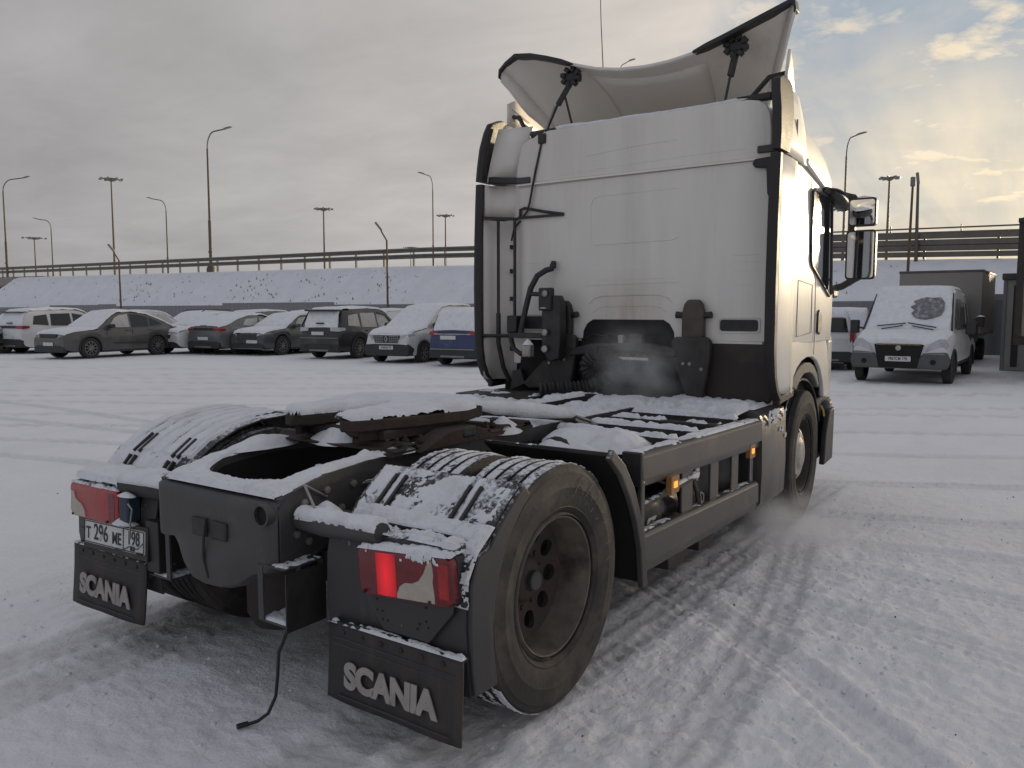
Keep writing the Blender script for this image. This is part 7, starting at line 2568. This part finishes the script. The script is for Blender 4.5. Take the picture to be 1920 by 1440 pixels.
# --- second row: mostly roofs show
for k, (u, Z, pm, lab, hh) in enumerate(((262, 36.5, 'car_white', 'snowed-in white car behind the coupe, only its roof and windows showing', 1.60), (352, 38.0, 'car_silver', 'silver roof with roof bars behind the white nose', 1.56),
                                         (505, 37.0, 'car_midgrey', 'snow-topped hatch in the second row behind the grey fastback', 1.62), (560, 39.0, 'car_white', 'snow hump of a car behind the slate hatch', 1.60), (752, 35.0, 'car_white', 'snow-covered roof between black SUV and compact van', 1.66), (25, 38, 'car_white', 'snowy roof of a car behind the silver crossover', 1.7))):
    c = suv('parked_car', lab, u, Z, HF if k % 2 else HR, pm, bool(k % 2), 300 + k * 7, 'f' if k % 2 else 'r', H=hh)
    c.snow(parts=('roof', 'hood'))
    windows(c, [[(0.62, 1.04), (0.25, 1.43), (-0.2, 1.46), (-0.2, 1.04)], [(-0.3, 1.04), (-0.3, 1.46), (-1.1, 1.42), (-1.15, 1.05)]], 'frost_glass')
    if k == 1:
        for sd in (1, -1):
            MB().tube([(0.2, sd * 0.62, 1.56), (0.0, sd * 0.62, 1.66), (-1.5, sd * 0.62, 1.66), (-1.7, sd * 0.62, 1.54)], 0.02, 6).build('roof_bar', M['cladding'], c.t)

# ---------------------------------------------------------------- right-hand group
HV = -125
t = thing('delivery_van', 'white light truck with snowy windscreen, wiped patch and drooping headlights', 'van')
c = Car(t, 5.5, 2.06, [(-2.75, 0.95), (0.9, 1.12), (1.75, 1.14), (2.45, 1.02), (2.68, 0.88), (2.75, 0.62)], [(-0.95, 1.1), (-0.90, 2.02), (-0.6, 2.12), (0.7, 2.14), (0.95, 2.06), (1.85, 1.12)], 1.95, -1.45, 0.345, paint='car_white', seed=401, tumble=0.11, sill=0.42, endtaper=0.10, roundness=9, ra=0.43)
c.body().cabin().wheels(6, w=0.20, rimmat='cladding')
place(t, 1690, 18.3, c.L / 2 - 0.35, 0.0, HV)
c.snow(parts=('roof', 'hood'), cover=0.85)
windows(c, [[(1.45, 1.22), (0.98, 1.72), (0.82, 1.90), (0.35, 1.90), (0.35, 1.2)], [(0.22, 1.2), (0.22, 1.90), (-0.72, 1.88), (-0.72, 1.2)]])
# wiped dark patch on the windscreen
wp = MB()
rgw = random.Random(4)
pts = []
for k in range(22):
    a = 2 * math.pi * k / 22
    rr_ = 1 + rgw.uniform(-0.32, 0.16) * (1 if math.cos(a) < 0.2 else 0.3)
    pts.append((0.42 + 0.36 * rr_ * math.cos(a) - 0.10 * (math.sin(a) > 0.3), 0.48 + 0.28 * rr_ * math.sin(a)))
def screen(y, q, o=0.0):
    x = 1.85 + (0.95 - 1.85) * q
    z = 1.14 + (2.05 - 1.14) * q
    return (x + 0.055 + o, y, z + 0.055 + o)
pts = [(0.14, 0.28), (0.04, 0.40), (0.11, 0.47), (0.0, 0.56), (0.10, 0.62), (0.04, 0.70), (0.16, 0.76), (0.30, 0.80), (0.46, 0.78), (0.60, 0.80), (0.70, 0.66), (0.71, 0.48), (0.66, 0.36), (0.52, 0.29), (0.36, 0.25)]
wp.loft([[screen(y, q, 0.012) for y, q in pts], [screen(y, q, -0.02) for y, q in pts]])
wp.build('clear_glass_patch', mat('wet_glass', (0.17, 0.175, 0.185), 0.35, var=0.35, scale=9, spots=(0.5, 0.5, 0.52), spot_amt=0.3, spot_scale=9), t)
for a_, b_ in (((-0.02, 0.12), (-0.62, 0.05)), ((0.62, 0.02), (0.02, 0.13))):
    p, q_ = screen(*a_, 0.03), screen(*b_, 0.03)
    MB().tube([p, q_], 0.014, 6).build('wiper', M['cladding'], t)
    MB().tube([(p[0] + 0.06, p[1] - 0.05, p[2] - 0.05), (q_[0] + 0.05, q_[1] + 0.1, q_[2] - 0.07)], 0.012, 6).build('wiper_arm', M['cladding'], t)
x_ = c.L / 2
MB().prism([(-0.95, 0.34), (0.95, 0.34), (1.0, 0.50), (0.96, 0.72), (0.50, 0.70), (0.42, 0.60), (-0.42, 0.60), (-0.50, 0.70), (-0.96, 0.72), (-1.0, 0.50)], 'x', x_ - 0.42, x_ + 0.03).build('bumper', mat('bumper_plastic', (0.085, 0.085, 0.087), 0.6, var=0.15), t, bevel=0.05, segs=3)
MB().prism([(-0.40, 0.36), (0.40, 0.36), (0.44, 0.58), (0.50, 0.88), (-0.50, 0.88), (-0.44, 0.58)], 'x', x_ - 0.06, x_ + 0.036).build('grille', M['black_void'], t, bevel=0.02)
MB().bb(x_ - 0.2, x_ + 0.04, -0.45, 0.45, 0.86, 0.89).build('hood_edge', mat('edge_rust', (0.20, 0.15, 0.08), 0.8, var=0.4, scale=20), t, bevel=0.006)
MB().lathe([(0.0, 0.02), (0.055, 0.015), (0.06, 0.0)], 'x', (x_ + 0.036, 0, 0.80), 16).build('badge', M['hub_silver'], t, smooth=40)
for sd in (1, -1):
    hl = [(0.50, 0.70), (0.92, 0.70), (0.97, 0.86), (0.90, 1.0), (0.80, 1.01), (0.62, 0.90)]
    MB().loft([[(x_ - 0.015 - 0.12 * max(0, y - 0.5), sd * y, z) for y, z in hl], [(x_ - 0.28, sd * y, z) for y, z in hl]]).build('headlight', M['headlamp'], t, bevel=0.02)
    MB().bb(x_ - 0.1, x_ + 0.034, sd * 0.50, sd * 0.92, 0.665, 0.70).build('bumper_strip', M['alloy'], t, bevel=0.006)
    MB().lathe([(0.06, -0.01), (0.06, 0.0), (0.0, 0.0)], 'x', (x_ + 0.034, sd * 0.70, 0.50), 14).build('fog_lamp', M['black_void'], t)
    MB().bb(1.20, 1.36, sd * 1.14, sd * 1.34, 1.08, 1.40).build('mirror', M['cladding'], t, bevel=0.03)
    MB().bar((1.42, sd * 0.98, 1.20), (1.30, sd * 1.18, 1.22), 0.03, 0.04).build('mirror_arm', M['cladding'], t)
    MB().tube([(x_ - 0.9, sd * 0.93, 1.18), (0.98, sd * 0.82, 2.02)], 0.022, 6).build('screen_pillar', M['cladding'], t)
arches(c)
c.plate(x_ + 0.045, 0, 0.56, 1, 'P867CM 198')
# drop-side bed behind the double cab
MB().bb(-2.75, -1.0, -1.02, 1.02, 0.80, 1.30).build('cargo_bed', M['cladding'], t, bevel=0.02)

# box truck behind the van
t = thing('box_truck', 'light truck with tall grey box body behind the white van', 'truck')
bx_ = 2.35
place(t, 1757, 25.6, 0.0, 0.0, HV)
MB().bb(-4.2, 0.0, -1.17, 1.17, 0.85, 2.86).build('box_body', mat('box_grey', (0.27, 0.25, 0.225), 0.55, var=0.08, scale=1.5, metal=0.2), t, bevel=0.03)
for z in (0.9, 2.84):
    MB().bb(-4.22, 0.02, -1.185, 1.185, z - 0.04, z + 0.03).build('box_edge', M['skirt_grey'], t, bevel=0.01)
ct = Car(t, 1.9, 2.0, [(-0.95, 1.15), (0.0, 1.15), (0.55, 1.12), (0.92, 0.95), (0.95, 0.6)], [(-0.93, 1.2), (-0.90, 2.0), (-0.6, 2.08), (-0.1, 2.08), (0.1, 2.0), (0.62, 1.14)], 0.35, -3.0, 0.36, paint='car_white', seed=411, tumble=0.16, sill=0.45, endtaper=0.08)
cabr = part_root('cab', t, (1.05, 0, 0))
ct.t = cabr
ct.body().cabin()
ct.snow(parts=('roof', 'hood'))
windows(ct, [[(0.35, 1.22), (0.05, 1.80), (-0.35, 1.86), (-0.35, 1.22)]])
for sd in (1, -1):
    car_wheel(t, 1.4, sd * 0.86, 0.36, 6, 0.22, 'cladding')
    car_wheel(t, -2.6, sd * 0.90, 0.36, 6, 0.30, 'cladding')
    MB().bb(1.35, 1.48, sd * 1.18, sd * 1.38, 1.15, 1.45).build('mirror', M['cladding'], t, bevel=0.03)
    MB().bar((1.45, sd * 0.98, 1.32), (1.40, sd * 1.22, 1.36), 0.03, 0.05).build('mirror_arm', M['cladding'], t)
    MB().bb(-4.1, 0.6, sd * 0.38, sd * 0.46, 0.62, 0.80).build('chassis_rail', M['cladding'], t)
mound('mirror_snow', (1.41, 1.28, 1.45), 0.09, 0.12, 0.04, 60, t)

# white hatch and another car beyond, left of the van
c = suv('parked_car', 'white hatchback tail with dark rear glass, half hidden behind the truck cab', 1606, 22.6, 70, 'car_white', False, 421, 'r', L=4.3, W=1.76, H=1.66)
c.snow(parts=('roof',))
c.rear_face((0.75, 1.12, 0.66), (0.1, 0.72), bump_top=0.52)
MB().loft([[(-2.13, y, z) for y, z in ((-0.62, 1.04), (0.62, 1.04), (0.55, 1.42), (-0.55, 1.42))], [(-1.9, y, z) for y, z in ((-0.62, 1.04), (0.62, 1.04), (0.50, 1.46), (-0.50, 1.46))]]).build('rear_window', M['car_glass'], c.t, bevel=0.02)
windows(c, [[(0.55, 1.04), (0.2, 1.43), (-0.2, 1.48), (-0.2, 1.04)], [(-0.3, 1.04), (-0.3, 1.48), (-1.1, 1.46), (-1.15, 1.05)]])
c = suv('parked_car', 'snow-topped white car further back between the hatch tail and the van', 1640, 30.0, 66, 'car_white', False, 431, 'r', H=1.68)
c.snow(parts=('roof', 'hood'))
windows(c, [[(0.62, 1.04), (0.25, 1.43), (-0.2, 1.46), (-0.2, 1.04)], [(-0.3, 1.04), (-0.3, 1.46), (-1.1, 1.42), (-1.15, 1.05)]])

# trailer at the picture edge
t = thing('cargo_trailer', 'tall brownish tarpaulin trailer cut by the picture edge', 'trailer')
a_ = heading(55)
p_ = at(1899, 18.6)
t.location = (p_[0], p_[1], 0)
t.rotation_euler = (0, 0, a_)
mat('tarp', (0.26, 0.225, 0.17), 0.55, var=0.12, scale=0.8, bump=0.3, bscale=3, spots=(0.12, 0.10, 0.08), spot_amt=0.3)
MB().bb(0.06, 13.5, -2.46, -0.02, 1.02, 3.60).build('tarpaulin', M['tarp'], t, bevel=0.03)
for x in (0.0, 3.3, 6.7, 10.1, 13.4):
    MB().bb(x, x + 0.14, -0.14, 0.005, 0.95, 3.62).build('corner_post', M['dark_brown'], t, bevel=0.01)
MB().bb(-0.05, 13.6, -2.5, 0.02, 3.60, 3.70).build('top_rail', M['frame_dark'], t, bevel=0.01)
MB().bb(-0.02, 13.6, -2.48, 0.01, 0.84, 1.02).build('floor_rail', M['rust'], t, bevel=0.01)
snow_sheet('trailer_snow', plane_fn((0, -2.48, 3.70), (13.5, 0, 0), (0, 2.48, 0)), 13.5, 2.48, 0.15, 0.07, t, seed=440, cover=0.8, rag=0.3, freq=1.0, edge=0.15)
for x in (9.0, 10.3, 11.6):
    for y in (-0.35, -2.1):
        car_wheel(t, x, y, 0.5, 6, 0.36, 'cladding')
for y in (-0.5, -2.0):
    MB().bb(2.4, 2.55, y - 0.07, y + 0.07, 0.02, 0.9).build('landing_leg', M['frame_dark'], t, bevel=0.01)
    MB().bb(2.3, 2.65, y - 0.12, y + 0.12, 0.0, 0.03).build('leg_foot', M['frame_dark'], t)

# grey booth corner beside the trailer
t = thing('metal_booth', 'narrow grey metal booth with flat cap beside the trailer', 'booth')
p_ = at(1900, 22.0)
t.location = (p_[0], p_[1], 0)
t.rotation_euler = (0, 0, heading(-33))
MB().bb(-0.22, 1.7, 0, 2.2, 0, 2.45).build('booth_wall', mat('booth_grey', (0.32, 0.315, 0.30), 0.6, var=0.12, scale=2), t, bevel=0.01)
MB().bb(-0.34, 1.8, -0.10, 2.3, 2.45, 2.62).build('booth_roof', M['frame_grey'], t, bevel=0.02)
MB().bb(-0.06, 0.10, -0.02, 0.0, 0.1, 2.3).build('door_panel', M['frame_dark'], t)
MB().bb(-0.30, -0.22, -0.03, 0.10, 0, 2.45).build('corner_post', M['fence_sheet'], t)

# brown sheet gate behind the box truck
t = thing('sheet_gate', 'brown metal sheet gate between the box truck and the booth', 'gate')
p_ = at(1838, 31.0)
t.location = (p_[0], p_[1], 0)
t.rotation_euler = (0, 0, heading(4))
mat('gate_brown', (0.085, 0.07, 0.06), 0.6, var=0.12, scale=2)
for k in range(6):
    MB().bb(k * 0.42, k * 0.42 + 0.40, 0, 0.03, 0.08, 1.50).build('gate_board', M['gate_brown'], t, bevel=0.008)
MB().bb(-0.05, 2.6, -0.05, 0.0, 1.5, 1.58).build('gate_rail', M['gate_brown'], t)
MB().bb(-0.05, 2.6, 0.04, 0.07, 1.58, 2.25).build('upper_sheet', M['fence_sheet'], t)
# ---------------------------------------------------------------- exhaust vapour
def vapour(name, c, r, dens, label, scale=3.0, seed=0.0):
    mb = MB()
    mb.lathe([(max(1e-3, math.sin(a)), -math.cos(a)) for a in np.linspace(0, math.pi, 13)], 'z', (0, 0, 0), 20)
    m_ = bpy.data.materials.new(name)
    m_.use_nodes = True
    t_ = m_.node_tree
    t_.nodes.clear()
    out = t_.nodes.new('ShaderNodeOutputMaterial')
    pv = t_.nodes.new('ShaderNodeVolumePrincipled')
    pv.inputs['Color'].default_value = (0.97, 0.96, 0.95, 1)
    pv.inputs['Absorption Color'].default_value = (1, 1, 1, 1)
    tcx = t_.nodes.new('ShaderNodeTexCoord')
    ln = t_.nodes.new('ShaderNodeVectorMath')
    ln.operation = 'LENGTH'
    t_.links.new(tcx.outputs['Object'], ln.inputs[0])
    mr_ = t_.nodes.new('ShaderNodeMapRange')
    mr_.interpolation_type = 'SMOOTHSTEP'
    t_.links.new(ln.outputs['Value'], mr_.inputs[0])
    for i, q_ in enumerate((0.1, 1.0, 1.0, 0.0)):
        mr_.inputs[i + 1].default_value = q_
    nz = t_.nodes.new('ShaderNodeTexNoise')
    nz.noise_dimensions = '4D'
    nz.inputs['W'].default_value = seed
    nz.inputs['Scale'].default_value = scale
    nz.inputs['Detail'].default_value = 4
    t_.links.new(tcx.outputs['Object'], nz.inputs['Vector'])
    m2 = t_.nodes.new('ShaderNodeMapRange')
    t_.links.new(nz.outputs[0], m2.inputs[0])
    for i, q_ in enumerate((0.40, 0.68, 0.0, 1.0)):
        m2.inputs[i + 1].default_value = q_
    mu = t_.nodes.new('ShaderNodeMath')
    mu.operation = 'MULTIPLY'
    t_.links.new(mr_.outputs[0], mu.inputs[0])
    t_.links.new(m2.outputs[0], mu.inputs[1])
    m3 = t_.nodes.new('ShaderNodeMath')
    m3.operation = 'MULTIPLY'
    t_.links.new(mu.outputs[0], m3.inputs[0])
    m3.inputs[1].default_value = dens
    t_.links.new(m3.outputs[0], pv.inputs['Density'])
    t_.links.new(pv.outputs[0], out.inputs['Volume'])
    o = mb.build(name, m_, None, smooth=60, kind='stuff')
    o.location = c
    o.scale = r
    o['label'] = label
    return o


vapour('exhaust_vapour', (2.48, -0.34, 1.22), (0.38, 0.50, 0.44), 3.0, 'thin grey exhaust vapour rising behind the cab', 2.2, 1.0)
vapour('exhaust_vapour', (2.75, -1.40, 0.18), (0.85, 0.60, 0.26), 3.6, 'pale exhaust vapour drifting low beside the front wheel', 2.2, 4.0)
